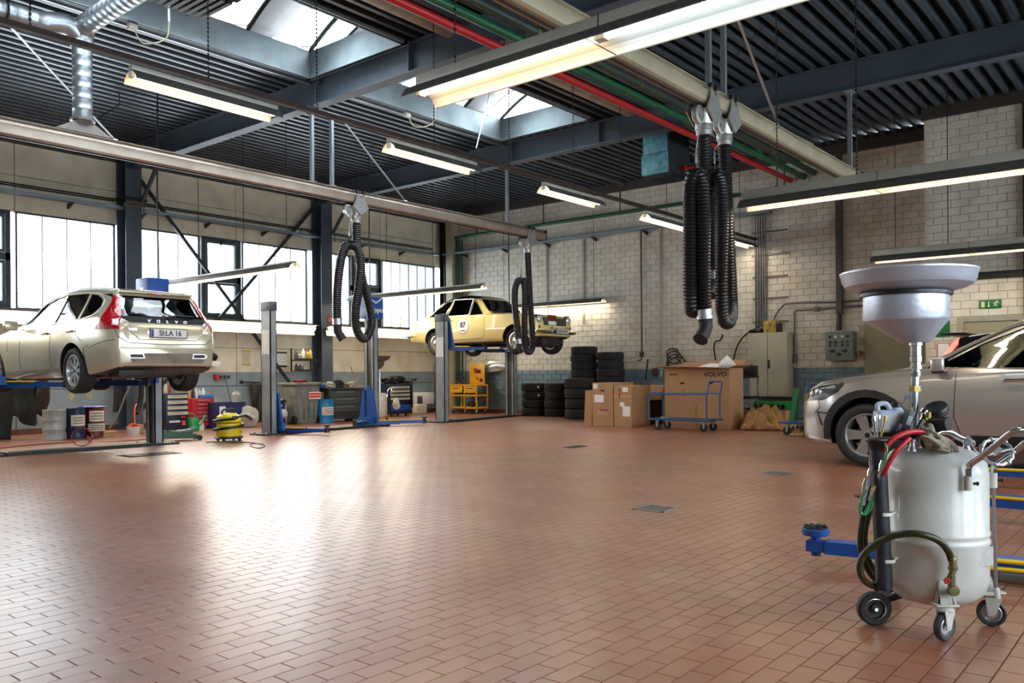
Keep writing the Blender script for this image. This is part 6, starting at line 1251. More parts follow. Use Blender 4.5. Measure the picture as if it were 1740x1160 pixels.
x0, x1, Y, h = rect(222, 725, 240, 740); t = thing('paint_bucket', 'small white bucket with orange rag by the left steel column', 'bucket', ((x0 + x1) / 2, Y + .1, 0)); b1 = B(); lathe(b1, [(0, .0), (.1, 0), (.12, h), (.126, h), (.126, h - .015), (.11, h - .02), (.09, .02), (0, .02)], 20); obj('bucket', b1, WHITE, t); b1 = B(); blob(b1, (0, 0, h), (.1, .09, .05), .4, 9, 3); obj('rag', b1, mat('orange_rag', 'd9542c', .8), t)
b1 = B(); tube(b1, [V((x1, Y + .2, .15)), oy(229, 715, Y + .3), oy(229, 695, Y + .4), oy(232, 686, Y + .5)], .014, 6, 4); tag(obj('orange_cable', b1, mat('orange_cable', 'd9542c', .5)), 'orange cable rising from the white bucket', 'cable')
x0, x1, Y, h = rect(237, 722, 249, 738); b1 = B(); box(b1, x0, Y + .1, 0, x1, Y + .35, h, bev=.004); tag(obj('cardboard_box', b1, CARD), 'small cardboard box right of the white bucket', 'cardboard box')
# drawer cabinets
def drawers(name, label, rc, m, rows, mrow, z0=.0, depth=.45, z1=None, hm=None, inset=.02):
    x0, x1, Y, h = rc; t = thing(name, label, 'tool cabinet', (x0, Y, 0)); w_ = x1 - x0; b1 = B(); box(b1, 0, .02, .06, w_, depth, h, bev=.01); obj('body', b1, m, t)
    for a, b_ in rows:
        b1 = B(); box(b1, inset, 0, h * a + .006, w_ - inset, .02, h * b_ - .006, bev=.003, seg=1); d = obj('drawer', b1, mrow, t)
        b1 = B(); box(b1, w_ * .2, -.014, h * (b_ * .7 + a * .3), w_ * .8, 0, h * (b_ * .7 + a * .3) + .012); obj('handle', b1, hm or GALV, d)
    return t, w_, h
NAVY = mat('tool_navy', '16243f', .35, 0, .3, 6); CRM = mat('drawer_cream', 'c9c6a8', .4, 0, .2, 6)
t, w_, h = drawers('tool_cabinet', 'navy tool cabinet with four cream drawers, behind the green trolley jack', rect(284, 668, 321, 735), NAVY, [(.44 + .14 * k, .54 + .14 * k) for k in range(4)], CRM)
decal('round_sticker', w_ * .68, h * .18, w_ * .84, h * .3, .0, mat('orange_diamond', 'e2502a', .5, 0, 0), t); decal('white_label', w_ * .1, h * .26, w_ * .6, h * .31, .0, PAPER, t); decal('red_badge', w_ * .62, h * .37, w_ * .85, h * .41, .0, RED, t)
castors(t, [(.08, .1), (w_ - .08, .1), (.08, .36), (w_ - .08, .36)], .07, .03, .02)
X0 = t.location.x
for i, (dx, c, lb) in enumerate(((.08, 'c8c2b0', 'cream spray can'), (.17, 'a33a2a', 'red spray can'), (.27, '8a8d90', 'grey spray can'), (.37, 'd2b54a', 'yellow spray can'))):
    b1 = B(); lathe(b1, [(0, 0), (.032, 0), (.032, .14), (.02, .16), (.02, .18), (0, .18)], 12); tag(obj('spray_can', b1, mat('can_' + c, c, .4), None, (X0 + dx, t.location.y + .2, h)), lb + ' on top of the navy tool cabinet', 'can')
t, w_, h = drawers('drawer_cabinet', 'bright red small cabinet with seven narrow drawers', rect(329, 677, 365, 728), mat('cabinet_red', 'b5121f', .35, 0, .15, 5), [(.06 + .13 * k, .185 + .13 * k) for k in range(7)], mat('cabinet_red'), inset=.42 * .0 + .01)
X0, Y0 = t.location.x, t.location.y
for i, (dx, hh, rr_, c, lb) in enumerate(((.02, .24, .03, 'b8934a', 'tall amber bottle at the left end'), (.10, .2, .035, '2b2c2e', 'short black bottle'), (.17, .22, .035, 'd6d8d4', 'white bottle beside the black one'), (.25, .2, .04, 'bfc6cc', 'pale grey bottle'), (.33, .22, .035, 'e4e4e0', 'white bottle before the blue tray'))):
    b1 = B(); lathe(b1, [(0, 0), (rr_, 0), (rr_, hh * .65), (.014, hh * .85), (.014, hh), (0, hh)], 14); tag(obj('bottle', b1, mat('bt_' + c, c, .3), None, (X0 + dx + .02, Y0 + .22, h)), lb + ' on top of the red drawer cabinet', 'bottle')
b1 = B(); box(b1, X0 + w_ * .45, Y0 + .03, h, X0 + w_ - .0, Y0 + .18, h + .07, bev=.01); tag(obj('blue_tray', b1, mat('tray_blue', '2a78b8', .4)), 'blue plastic tray on top of the red drawer cabinet', 'tray')
# watering can
x0, x1, Y, h = rect(320, 700, 348, 732); WC = mat('watering_can_green', '1f9a50', .35, 0, .1)
t = thing('watering_can', 'green watering can on the floor before the red drawer cabinet', 'watering can', (x0 + .16, Y + .14, 0)); b1 = B(); lathe(b1, [(0, 0), (.13, 0), (.14, .02), (.13, .22), (.1, .27), (.09, .27), (.11, .22), (.11, .02), (0, .02)], 20); obj('body', b1, WC, t)
b1 = B(); tube(b1, [(.1, 0, .06), (.2, 0, .14), (.27, 0, .27)], .025, 8, 4, rf=lambda i, n: 1.2 - .6 * i / n); tube(b1, [(.25, 0, .25), (.30, 0, .29)], .03, 10, rf=lambda i, n: .6 + .8 * i); obj('spout', b1, WC, t)
b1 = B(); tube(b1, [(.08, 0, .27), (.02, 0, .34), (-.1, 0, .34), (-.16, 0, .25), (-.13, 0, .1)], .013, 8, 4); obj('handle', b1, WC, t)
p = oz(344, 730); b1 = B(); lathe(b1, [(0, 0), (.055, 0), (.055, .12), (.02, .16), (.02, .18), (0, .18)], 14); t = thing('white_bottle', 'small white plastic bottle on the floor beside the green watering can', 'bottle', (p.x, p.y + .05, 0)); obj('bottle', b1, WHITE, t)
# trolley jack
p = oz(320, 748); JG = mat('jack_green', '1c4a34', .4, 0, .4, 6); t = thing('trolley_jack', 'dark green hydraulic trolley jack with upright black handle', 'trolley jack', (p.x - .15, p.y + .15, 0), -.25)
for s in (-1, 1): b1 = B(); prism(b1, [(-.3, .05), (.36, .03), (.4, .07), (.1, .13), (-.18, .2), (-.3, .17)], s * .12 - .01, s * .12 + .01, XZ); obj('side_plate', b1, JG, t)
b1 = B(); bar(b1, (-.2, 0, .12), (.28, 0, .12), .09, .06); cyl(b1, (-.25, 0, .12), (-.02, 0, .12), .05, seg=12); obj('hydraulic_unit', b1, JG, t)
b1 = B(); bar(b1, (-.05, 0, .14), (.3, 0, .19), .1, .03); lathe(b1, [(0, .2), (.05, .2), (.05, .22), (0, .22)], 12, TR(.3, 0, 0)); obj('lifting_arm', b1, mat('jack_pale', '7f948a', .4), t)
for x, r_ in ((-.28, .05), (.36, .045)):
    for s in (-1, 1): b1 = B(); lathe(b1, [(0, -.018), (r_, -.018), (r_, .018), (0, .018)], 16, TR(x, s * .15, r_, 0, PI / 2)); obj('wheel', b1, BLACK, t)
b1 = B(); a = V((-.22, 0, .16)); h_ = oy(292, 668, p.y + .2); hb = Matrix.Rotation(.25, 3, 'Z') @ (h_ - V((p.x - .15, p.y + .15, 0))); tube(b1, [a, V((-.24, 0, .3)), V((-.27, 0, .85))], .014, 8); bar(b1, (-.22, 0, .1), (-.24, 0, .32), .05, .05); obj('handle', b1, BLACK, t)
# blue crates
x0, x1, Y, h = rect(368, 684, 418, 727); t = thing('storage_crate', 'navy blue plastic crate with odds and ends behind the yellow vacuum cleaner', 'crate', (x0, Y, 0)); NB = mat('crate_navy', '1d2456', .4, 0, .3, 7); w_ = x1 - x0
for q in ((0, 0, 0, w_, .02, h), (0, .4, 0, w_, .42, h), (0, .02, 0, .02, .4, h), (w_ - .02, .02, 0, w_, .4, h)): b1 = B(); box(b1, *q, bev=.004, seg=1); obj('crate_wall', b1, NB, t)
b1 = B(); box(b1, .02, .02, .02, w_ - .02, .4, .449); obj('crate_load', b1, mat('crate_rags', '5a5650', .8, 0, .6, 12), t); decal('white_sheet', w_ * .1, h * .45, w_ * .3, h * .85, -.001, PAPER, t)
p = oz(395, 725); b1 = B(); lathe(b1, [(0, 0), (.09, 0), (.1, .25), (.06, .3), (.06, .33), (0, .33)], 16); tag(obj('canister', b1, mat('dirty_white_plastic', 'b0aca0', .5, 0, .5, 9), None, (p.x, t.location.y + .2, .45)), 'dirty white canister standing on the navy crate', 'canister')
# yellow vacuum
p = oz(400, 750); t = thing('vacuum_cleaner', 'yellow wet vacuum cleaner with black hose wound round it', 'vacuum cleaner', (p.x, p.y + .2, 0)); VY = mat('vacuum_yellow', 'e8d01c', .35, 0, .15, 6)
b1 = B(); lathe(b1, [(0, .07), (.2, .07), (.21, .1), (.19, .3), (.2, .31), (0, .31)], 24); obj('tank', b1, VY, t); b1 = B(); lathe(b1, [(0, .32), (.2, .32), (.21, .34), (.19, .42), (.12, .47), (0, .48)], 24); hd = obj('motor_head', b1, VY, t)
b1 = B(); tube(b1, [(-.12, 0, .45), (-.1, 0, .53), (.1, 0, .53), (.12, 0, .45)], .018, 8, 3); obj('carry_handle', b1, BLACK, hd); b1 = B(); box(b1, -.05, -.2, .38, .05, -.185, .43, bev=.005); obj('switch', b1, BLACK, hd)
b1 = B(); tube(b1, [(.235 * math.cos(a), .235 * math.sin(a), .14 + .023 * a) for a in [k * .35 for k in range(32)]] + [(.32, .0, .42), (.42, -.05, .34)], .024, 8, 2); obj('suction_hose', b1, BLACK, t)
b1 = B(); lathe(b1, [(0, .045), (.22, .045), (.24, .06), (.22, .09), (0, .09)], 20); obj('base_ring', b1, BLACK, t)
for a in range(4): b1 = B(); ball(b1, (.19 * math.cos(a * PI / 2 + .6), .19 * math.sin(a * PI / 2 + .6), .028), .028); obj('castor', b1, BLACK, t)
b1 = B(); q = [oz(350, 752), oz(370, 751), oz(395, 753), oz(420, 752), oz(450, 757), oz(440, 762), oz(425, 758), oz(432, 754), oz(448, 755)]; tube(b1, [V((v.x, v.y, .008)) for v in q], .008, 6, 4); tag(obj('electric_cable', b1, BLACK), 'black cord of the vacuum cleaner lying on the floor', 'cord')
# jacket on hooks, notes, sockets
p = oy(425, 650, 17.55); t = thing('hook_rail', 'black hook rail on the wall holding a dark jacket', 'hook rail', (p.x, 17.56, p.z)); b1 = B(); bar(b1, (-.24, 0, .02), (.3, 0, .0), .02, .03); ball(b1, (-.24, -.03, .02), .045); obj('rail', b1, BLACK, t)
o = obj('work_jacket', drape(.36, .95, 2.2, .05, 5, 26, 20), mat('jacket_dark', '33322e', .9, 0, .3), None, (p.x - .1, 17.42, p.z - .02), angle=80); o.modifiers.new('s', 'SOLIDIFY').thickness = .03; tag(o, 'dark work jacket hanging from the black hook rail', 'jacket')
b1 = B(); p = oz(432, 726); blob(b1, (p.x, p.y + .25, .2), (.24, .18, .22), .2, 31, 3, flat=0); tag(obj('white_sack', b1, mat('sack_white', 'c9c6ba', .7, 0, .2)), 'white plastic sack on the floor left of the grey lift post', 'sack')
def note(label, px0, py0, px1, py1, m=PAPER, corners=None):
    a, b_ = oy(px0, py1, 17.59), oy(px1, py0, 17.59); t = thing('wall_note', label, 'notice', (a.x, 17.585, a.z)); w_, h = b_.x - a.x, b_.z - a.z; decal('sheet', 0, 0, w_, h, 0, m, t)
    if corners:
        for z in (0, h): b1 = B(); box(b1, -.02, -.006, z - .02, w_ + .02, -.004, z + .02); obj('tape', b1, corners, t)
note('pale note with yellow tape on the wall under the window', 412, 596, 425, 619, mat('aged_paper', 'ccc6a6', .8, 0, .1), mat('yellow_tape', 'c8c24a', .5)); note('white sheet held by two black bars on the wall right of the post', 468, 599, 486, 622, PAPER, BLACK)
p = oy(381, 640, 17.57); t = thing('socket_strip', 'grey socket strip on the wall above the blue crate', 'socket', (p.x, 17.56, p.z)); b1 = B(); box(b1, -.16, -.0, -.05, .16, .04, .05, bev=.01); obj('housing', b1, mat('socket_grey', '7f7f78', .5), t)
for k in range(3): b1 = B(); lathe(b1, [(0, 0), (.034, 0), (.034, .01), (0, .01)], 14, TR(-.1 + .1 * k, -.002, 0, 0, PI / 2)); obj('socket', b1, BLACK, t)
p = oy(367, 640, 17.57); b1 = B(); box(b1, p.x - .05, 17.5, p.z - .08, p.x + .05, 17.59, p.z + .06, bev=.015); tag(obj('red_switch', b1, RED), 'small red switch box beside the socket strip', 'switch')
b1 = B(); tube(b1, [oy(384, 645, 17.55), oy(387, 660, 17.5), oy(393, 685, 17.3)], .008, 6, 3); tag(obj('socket_cable', b1, BLACK), 'thin cable hanging from the socket strip', 'cable')
p = oy(344, 622, 17.55); t = thing('wall_shelf', 'small white shelf on the wall right of the grey estate car', 'shelf', (p.x, 17.35, p.z)); b1 = B(); box(b1, 0, 0, 0, .34, .24, .02); obj('board', b1, WHITE, t); b1 = B(); box(b1, .0, .0, .02, .34, .22, .12, bev=.01); obj('tray', b1, WHITE, t)
b1 = B(); blob(b1, (p.x + .22, 17.47, p.z + .2), (.08, .07, .09), .3, 17, 3); tag(obj('hand_tool', b1, BLACK), 'black hand tool on the small white wall shelf', 'tool')
for px in (121, 152):
    p = oy(px, 671, 17.6); b1 = B(); prism(b1, [(-.05, .09), (.05, .09), (.05, .0), (.1, .0), (0, -.11), (-.1, .0), (-.05, .0)], 0, .002, TR(p.x, 17.597, p.z) @ XZ); tag(obj('painted_arrow', b1, mat('faded_arrow', 'b5b08c', .8, 0, .3)), 'faded yellow arrow painted on the blue wall, %s' % ('left one above the navy drum' if px < 130 else 'right one above the red drum'), 'arrow')
# grey bin
x0, x1, Y, h = rect(503, 650, 545, 720); t = thing('waste_bin', 'big stained grey wheeled waste bin with red and white label', 'waste bin', (x0, Y, 0)); w_ = x1 - x0; BG = mat('bin_grey', '7e7f76', .6, 0, .55, 7, dark='3e3c34')
b1 = B(); vs = [b1.verts.new(v) for v in ((.06, .06, 0), (w_ - .06, .06, 0), (w_ - .06, .5, 0), (.06, .5, 0), (0, 0, h - .06), (w_, 0, h - .06), (w_, .6, h - .06), (0, .6, h - .06))]
for f in ((3, 2, 1, 0), (0, 1, 5, 4), (1, 2, 6, 5), (2, 3, 7, 6), (3, 0, 4, 7), (4, 5, 6, 7)): b1.faces.new([vs[i] for i in f])
bmesh.ops.bevel(b1, geom=b1.edges[:], offset=.03, segments=3, affect='EDGES'); obj('body', b1, BG, t)
b1 = B(); box(b1, -.04, -.04, h - .06, w_ + .04, .64, h, bev=.015); obj('lid', b1, BG, t)
for k in range(4): b1 = B(); box(b1, .1 + k * (w_ - .26) / 3, -.0, .1, .13 + k * (w_ - .26) / 3, .035, h * .5, bev=.008, seg=1); obj('rib', b1, BG, t)
for x in (.02, w_ - .02): b1 = B(); lathe(b1, [(0, -.025), (.09, -.025), (.1, -.01), (.1, .01), (.09, .025), (0, .025)], 18, TR(x, .1, .1, 0, 0, PI / 2)); obj('wheel', b1, RUBBER, t)
decal('label', w_ * .52, h * .60, w_ * 1.0, h * .77, -.0, mat('label_white', 'e8e4e0', .5, 0, 0), t)
for k in range(2): decal('red_band', w_ * .53, h * (.63 + .065 * k), w_ * .99, h * (.68 + .065 * k), -.003, mat('label_red', 'd83a34', .5, 0, 0), t)
b1 = B(); blob(b1, (x0 + .28, Y + .2, h + .03), (.16, .1, .035), .35, 19, 3); tag(obj('red_rag', b1, mat('rag_red', 'a8232c', .8)), 'red rag lying on the lid of the grey waste bin', 'rag')
# beside the bin
x0, x1, Y, h = rect(466, 680, 486, 722); t = thing('bin_liner_stand', 'dark navy waste bin between the grey post and the white sacks', 'waste bin', (x0, Y, 0)); b1 = B(); box(b1, 0, 0, .0, x1 - x0, .35, h - .05, bev=.03); obj('body', b1, NB, t); b1 = B(); box(b1, -.01, -.01, h - .05, x1 - x0 + .01, .37, h, bev=.01); obj('lid', b1, BLACK, t); b1 = B(); lathe(b1, [(0, 0), (.02, 0), (.02, .01), (0, .01)], 10, TR((x1 - x0) * .6, -.001, h - .12, 0, PI / 2)); obj('button', b1, WHITE, t)
b1 = B(); p = oz(495, 720); blob(b1, (p.x, p.y + .2, .26), (.19, .16, .28), .18, 41, 3, flat=0); tag(obj('plastic_sack', b1, mat('sack_white')), 'tall white plastic sack leaning on the big grey waste bin', 'sack')
b1 = B(); p = oz(486, 722); blob(b1, (p.x, p.y + .1, .25), (.09, .1, .1), .2, 43, 3); tag(obj('plastic_sack', b1, mat('sack_white')), 'small white bag before the dark navy waste bin', 'sack')
_, r, h = drum('blue_drum', 'sky blue drum with white label right of the big grey bin', 547, 678, 574, 718, mat('drum_sky_blue', '1d7fb8', .35, 0, .35, 8), [(.32, .66, 1.4, LAB)])
p = oz(556, 718); b1 = B(); lathe(b1, [(0, 0), (.08, 0), (.1, .16), (.105, .16), (.09, .16), (.07, .01), (0, .01)], 18); tag(obj('oil_bucket', b1, mat('bucket_olive', '8f8a4a', .5, 0, .5, 8), None, (oy(555, 700, p.y).x, p.y + r + .02, h)), 'olive yellow bucket on top of the sky blue drum', 'bucket')
b1 = B(); lathe(b1, [(0, 0), (.07, 0), (.07, .1), (0, .1)], 16); tag(obj('oil_can', b1, mat('can_cream', 'c8c0a0', .5, 0, .3), None, (p.x + .2, p.y + .12, h)), 'small cream can beside the olive bucket on the blue drum', 'can')
# shelves with bottles on the middle column
p = oy(503, 612, 17.0); t = thing('bottle_shelf', 'two-tier metal shelf with bottles on the middle steel column', 'shelf', (oy(503, 612, 16.95).x, 16.95, 0)); z1, z2 = oy(503, 612, 16.95).z, oy(503, 631, 16.95).z; w_ = oy(537, 612, 16.95).x - t.location.x
for z in (z1, z2): b1 = B(); box(b1, 0, 0, z, w_, .22, z + .02); box(b1, 0, -.01, z, w_, 0, z + .05); obj('shelf_board', b1, DARK, t)
for x in (0, w_ - .02): b1 = B(); box(b1, x, .18, z2, x + .02, .22, z1 + .3); bar(b1, (x, .2, z1 - .05 * (x > 0)), (13.3 - t.location.x, .25, z1 - .05 * (x > 0)), .02, .02); obj('upright', b1, DARK, t)
for i, (dx, z, hh, c, lb) in enumerate(((.05, z1, .24, '3a3c3e', 'black bottle at the left end of the upper shelf'), (.16, z1, .16, 'bfbba8', 'short cream bottle on the upper shelf'), (.27, z1, .28, 'd8d6c4', 'tall white bottle on the upper shelf'), (.4, z1, .22, 'c9a437', 'yellow bottle on the upper shelf'), (.48, z1, .26, 'c8b45a', 'tall pale yellow bottle at the right end of the upper shelf'), (.06, z2, .18, '2c2e30', 'black canister on the lower shelf'), (.18, z2, .16, '55585a', 'grey canister on the lower shelf'), (.3, z2, .15, 'b8b4a8', 'pale canister on the lower shelf'))):
    b1 = B(); lathe(b1, [(0, 0), (.045, 0), (.045, hh * .7), (.018, hh * .86), (.018, hh), (0, hh)], 14); tag(obj('bottle', b1, mat('bt_' + c, c, .4), None, (t.location.x + dx + .02, 17.05, z + .02)), lb + ' of the column', 'bottle')
p = oy(527, 541, 17.15); t = thing('extinguisher_sign', 'small red square sign on the middle steel column', 'sign', (13.5, 17.155, oy(527, 541, 17.15).z)); b1 = B(); box(b1, -.09, -.003, -.1, .09, 0, .1); obj('panel', b1, mat('dark_red'), t); b1 = B(); tube(b1, [(.05 * math.cos(a), -.005, .06 * math.sin(a)) for a in [k * PI / 8 for k in range(16)]], .008, 5, closed=True); bar(b1, (-.03, -.005, -.05), (.04, -.005, .06), .004, .016); obj('symbol', b1, mat('sign_pink', 'd88070', .6), t)
# dark workbench
t, w_, h = drawers('workbench', 'dark grey workbench with three wide drawers under cluttered tools', rect(560, 662, 612, 716), mat('bench_dark', '3c3f3e', .5, .1, .4, 5), [(.3, .52), (.54, .76), (.78, .97)], mat('bench_drawer', '484c4a', .45, .1, .4, 5), depth=.6)
X0, Y0 = t.location.x, t.location.y; b1 = B(); box(b1, -.05, -.03, h, w_ + .5, .65, h + .04, bev=.005); obj('bench_top', b1, DARK, t); b1 = B(); box(b1, w_, .05, 0, w_ + .45, .6, h - .02, bev=.01); obj('side_cupboard', b1, mat('bench_dark'), t)
for i, (dx, s, c, lb) in enumerate(((.0, (.09, .08, .06), 'b39a3a', 'dirty yellow rag heap'), (.2, (.1, .09, .07), 'c4c0b4', 'pale rag heap'), (.42, (.12, .1, .1), '2a2a2a', 'black air gun'), (.6, (.1, .09, .06), '8a6a4a', 'brown glove'), (.78, (.11, .08, .07), 'b8b2a2', 'light grey glove'))):
    b1 = B(); blob(b1, (X0 + dx, Y0 + .2, h + .04 + s[2] * .7), s, .5, 50 + i, 3, flat=h + .041); tag(obj('bench_clutter', b1, mat('cl_' + c, c, .7)), lb + ' on the dark workbench', 'clutter'); 
b1 = B(); bar(b1, (X0 + .7, Y0 + .2, h + .06), (X0 + .95, Y0 + .15, h + .24), .012, .012); tag(obj('screwdriver', b1, mat('cl_b8b2a2')), 'thin tool sticking up from the clutter on the dark workbench', 'tool')
x0 = X0 - .04; b1 = B(); box(b1, x0 - .1, Y0 + .1, h + .04, x0 + .02, Y0 + .25, h + .13, bev=.01); tag(obj('small_blue_box', b1, BLUE), 'small blue box at the left end of the dark workbench', 'box')
t = thing('broom', 'broom with a wooden stick leaning before the dark workbench', 'broom', (0, 0, 0)); p = oz(627, 714); q = oy(596, 623, p.y + .45); b1 = B(); cyl(b1, (p.x - .02, p.y, .07), q, .014, seg=8); obj('stick', b1, mat('broom_wood', '9a7742', .6, 0, .2), t); b1 = B(); box(b1, p.x - .2, p.y - .04, 0, p.x + .12, p.y + .04, .08, bev=.02); obj('brush_head', b1, mat('broom_wood'), t)
# blue tool trolley
t, w_, h = drawers('tool_trolley', 'dark blue tool trolley with four cream drawers and white gloves', rect(664, 652, 698, 707), NAVY, [(.50 + .115 * k, .585 + .115 * k) for k in range(4)], CRM, depth=.5)
X0, Y0 = t.location.x, t.location.y; b1 = B(); box(b1, .0, -.02, .15, w_, .0, h * .35, bev=.01); obj('lower_door', b1, BLUE, t); castors(t, [(.1, .08), (w_ - .1, .08), (.1, .4), (w_ - .1, .4)], .1, .05)
b1 = B(); box(b1, w_, -.05, h * .25, w_ + .04, .55, h + .08, bev=.01); obj('side_panel', b1, BLACK, t); b1 = B(); bar(b1, (-.08, -.05, h + .12), (w_ + .12, -.05, h + .12), .02, .02); ball(b1, (-.08, -.05, h + .12), .05); ball(b1, (w_ + .12, -.05, h + .12), .05); bar(b1, (w_ + .02, -.05, h), (w_ + .02, -.05, h + .12), .02, .02); bar(b1, (.0, -.05, h), (-.0, -.05, h + .12), .02, .02); obj('top_rail', b1, BLACK, t)
b1 = B(); blob(b1, (X0 + .3, Y0 + .22, h + .07), (.3, .15, .1), .4, 61, 3, flat=h); tag(obj('black_cloth', b1, CL), 'dark cloth heap on top of the dark blue tool trolley', 'cloth')
b1 = B(); blob(b1, (X0 + .14, Y0 - .06, h * .40), (.11, .045, .12), .35, 62, 3); tag(obj('white_gloves', b1, mat('glove_white', 'd6d2c2', .8)), 'pair of white gloves hanging on the dark blue tool trolley', 'gloves')
# small white oil drainer behind the middle lift
x0, x1, Y, h = rect(643, 668, 662, 715); t = thing('oil_drainer', 'small white oil drainer with grey funnel behind the middle lift post', 'oil drainer', ((x0 + x1) / 2, Y + .15, 0)); r = (x1 - x0) / 2
b1 = B(); lathe(b1, [(0, .1), (r * .8, .1), (r, .16), (r, h - .1), (r * .8, h), (0, h)], 24); obj('tank', b1, mat('tank_cream', 'd0ccb8', .35, 0, .3, 6), t)
z = oy(650, 628, Y).z; b1 = B(); cyl(b1, (0, 0, h), (0, 0, z), .03, seg=8); obj('riser_tube', b1, GALV, t); b1 = B(); lathe(b1, [(0, z), (.1, z + .1), (.12, z + .2), (.24, z + .26), (.27, z + .33), (.25, z + .33), (.2, z + .27), (0, z + .22)], 24); obj('funnel', b1, mat('funnel_grey', '6c6860', .4, .5, .5), t)
b1 = B(); tube(b1, [(r, -.05, h - .15), (r + .04, -.05, h + .05), (r + .16, -.05, h + .12), (r + .12, -.05, h - .05)], .012, 6, 3); obj('handle', b1, CHROME, t); castors(t, [(r * .9, -.08), (-r * .9, -.08), (0, .14)], .09, .04, .02)
# cupboard, jerry can, stick near the far lift post
x0, x1 = oy(712, 680, 17.1).x, oy(742, 680, 17.1).x; z0, z1 = oy(712, 687, 17.1).z, oy(712, 667, 17.1).z; t = thing('hand_cleaner', 'white wall box with dark front beside the far lift post', 'dispenser', (x0, 17.2, z0)); b1 = B(); box(b1, 0, 0, 0, x1 - x0, .4, z1 - z0, bev=.02); obj('housing', b1, WHITE, t); b1 = B(); box(b1, .02, -.02, .02, .22, .0, (z1 - z0) * .7, bev=.01); obj('front', b1, mat('grey_blue_plastic', '4a5660', .4), t)
x0, x1, Y, h = rect(708, 686, 726, 703, 16.9); t = thing('jerry_can', 'small cream jerry can on the floor at the far corner', 'jerry can', (x0, Y, 0)); b1 = B(); box(b1, 0, 0, 0, x1 - x0, .2, h - .02, bev=.03, seg=3); obj('can', b1, mat('jerry_cream', 'cfc9ae', .4, 0, .2), t); b1 = B(); lathe(b1, [(0, 0), (.03, 0), (.03, .04), (0, .04)], 12, TR(.09, .1, h - .03)); obj('cap', b1, WHITE, t)
b1 = B(); bar(b1, oy(734, 668, 17.2), oy(737, 622, 17.5), .02, .02); tag(obj('wooden_stick', b1, mat('broom_wood')), 'thin stick leaning in the corner behind the far lift post', 'stick')
# yellow rack trolley
YR = mat('rack_yellow', 'e6a817', .4, 0, .25, 8); X = 17.2; y0, y1 = ox(765, 700, X).y, ox(810, 700, X).y; w_ = y0 - y1
t = thing('yellow_trolley', 'bright yellow workshop trolley with perforated back panel in the far corner', 'trolley', (X, y0, 0), BX); H = ox(790, 655, X).z; 
for x in (0, w_ * .52, w_ - .03):
    for y in (0, .45): b1 = B(); box(b1, x, y, .12, x + .03, y + .03, H); obj('upright', b1, YR, t)
for z in (.14, H * .62): b1 = B(); box(b1, 0, 0, z, w_, .48, z + .045, bev=.004, seg=1); obj('shelf', b1, YR, t)
b1 = B(); box(b1, 0, 0, H, w_, .48, H + .03); obj('top', b1, YR, t)
for a in (.02, w_ * .52): b1 = B(); box(b1, a + .02, -.01, H - .2, a + w_ * .46, .0, H - .02, bev=.004); dd = obj('drawer', b1, YR, t); b1 = B(); box(b1, a + .1, -.02, H - .08, a + w_ * .36, -.01, H - .06); obj('handle', b1, BLACK, dd)
b1 = B(); box(b1, w_ * .35, .44, H + .03, w_ * .9, .47, H + .62, bev=.01); pb = obj('back_panel', b1, YR, t)
for i, (x, z, r_, c) in enumerate(((.5, .42, .07, '9a2a1a'), (.62, .4, .05, '2a2a28'), (.7, .15, .05, '2a2a28'), (.55, .2, .03, '8a4a20'))): b1 = B(); ball(b1, (w_ * .1 + x * w_ * 1.0, .41, H + z), r_, 1, .5, 1.1, 10); obj('hanging_tool', b1, mat('ht_' + c, c, .5), t)
castors(t, [(.05, .06), (w_ * .52, .06), (w_ - .05, .06), (.05, .42), (w_ - .05, .42)], .11, .05, .022)
for i, (x, z, c, lb) in enumerate(((.25, H * .62 + .1, '2e2c2a', 'dark parts box on the middle shelf'), (.65, H * .62 + .1, '55504a', 'grey tool heap on the middle shelf'), (.6, .26, '3a3026', 'dark heap on the bottom shelf'))):
    b1 = B(); blob(b1, (X + .25, y0 - w_ * x, z), (.12, .14, .06), .3, 70 + i, 3); tag(obj('trolley_load', b1, mat('tl_' + c, c, .6, 0, .4, 14)), lb + ' of the yellow trolley', 'parts')
b1 = B(); p = ox(780, 655, X); blob(b1, (X + .1, ox(777, 655, X).y, H + .05), (.05, .07, .03), .3, 80, 3); tag(obj('red_tool', b1, RED), 'small red tool on top of the yellow trolley', 'tool')
b1 = B(); q = ox(775, 648, 17.6); 
for dx, z in ((0, 2.0), (.14, 2.1)): tube(b1, [(17.7, q.y - dx, .9), (17.72, q.y - dx, z)], .014, 6); ball(b1, (17.72, q.y - dx, z), .035)
ball(b1, (17.7, q.y, 1.75), .04, 1, 1, 2); ball(b1, (17.68, q.y, 1.0), .07, 1, 1, .5); tag(obj('wall_tool_holder', b1, DARK), 'dark long-handled tools standing at the corner behind the yellow trolley', 'tools')
p = ox(820, 632, 17.95); t = thing('wall_shelf', 'thin metal shelf on the brick wall under the crumpled foil', 'shelf', (17.75, p.y, p.z), BX); b1 = B(); box(b1, 0, 0, 0, .55, .22, .02); obj('board', b1, GALV, t)
b1 = B(); p = ox(842, 621, 17.9); blob(b1, (17.88, p.y, p.z), (.09, .42, .12), .3, 91, 4); tag(obj('foil_bundle', b1, mat('crumpled_foil', 'd8dce0', .25, .4, .1, 9, .4)), 'long crumpled bundle of white foil fixed to the brick wall', 'foil')
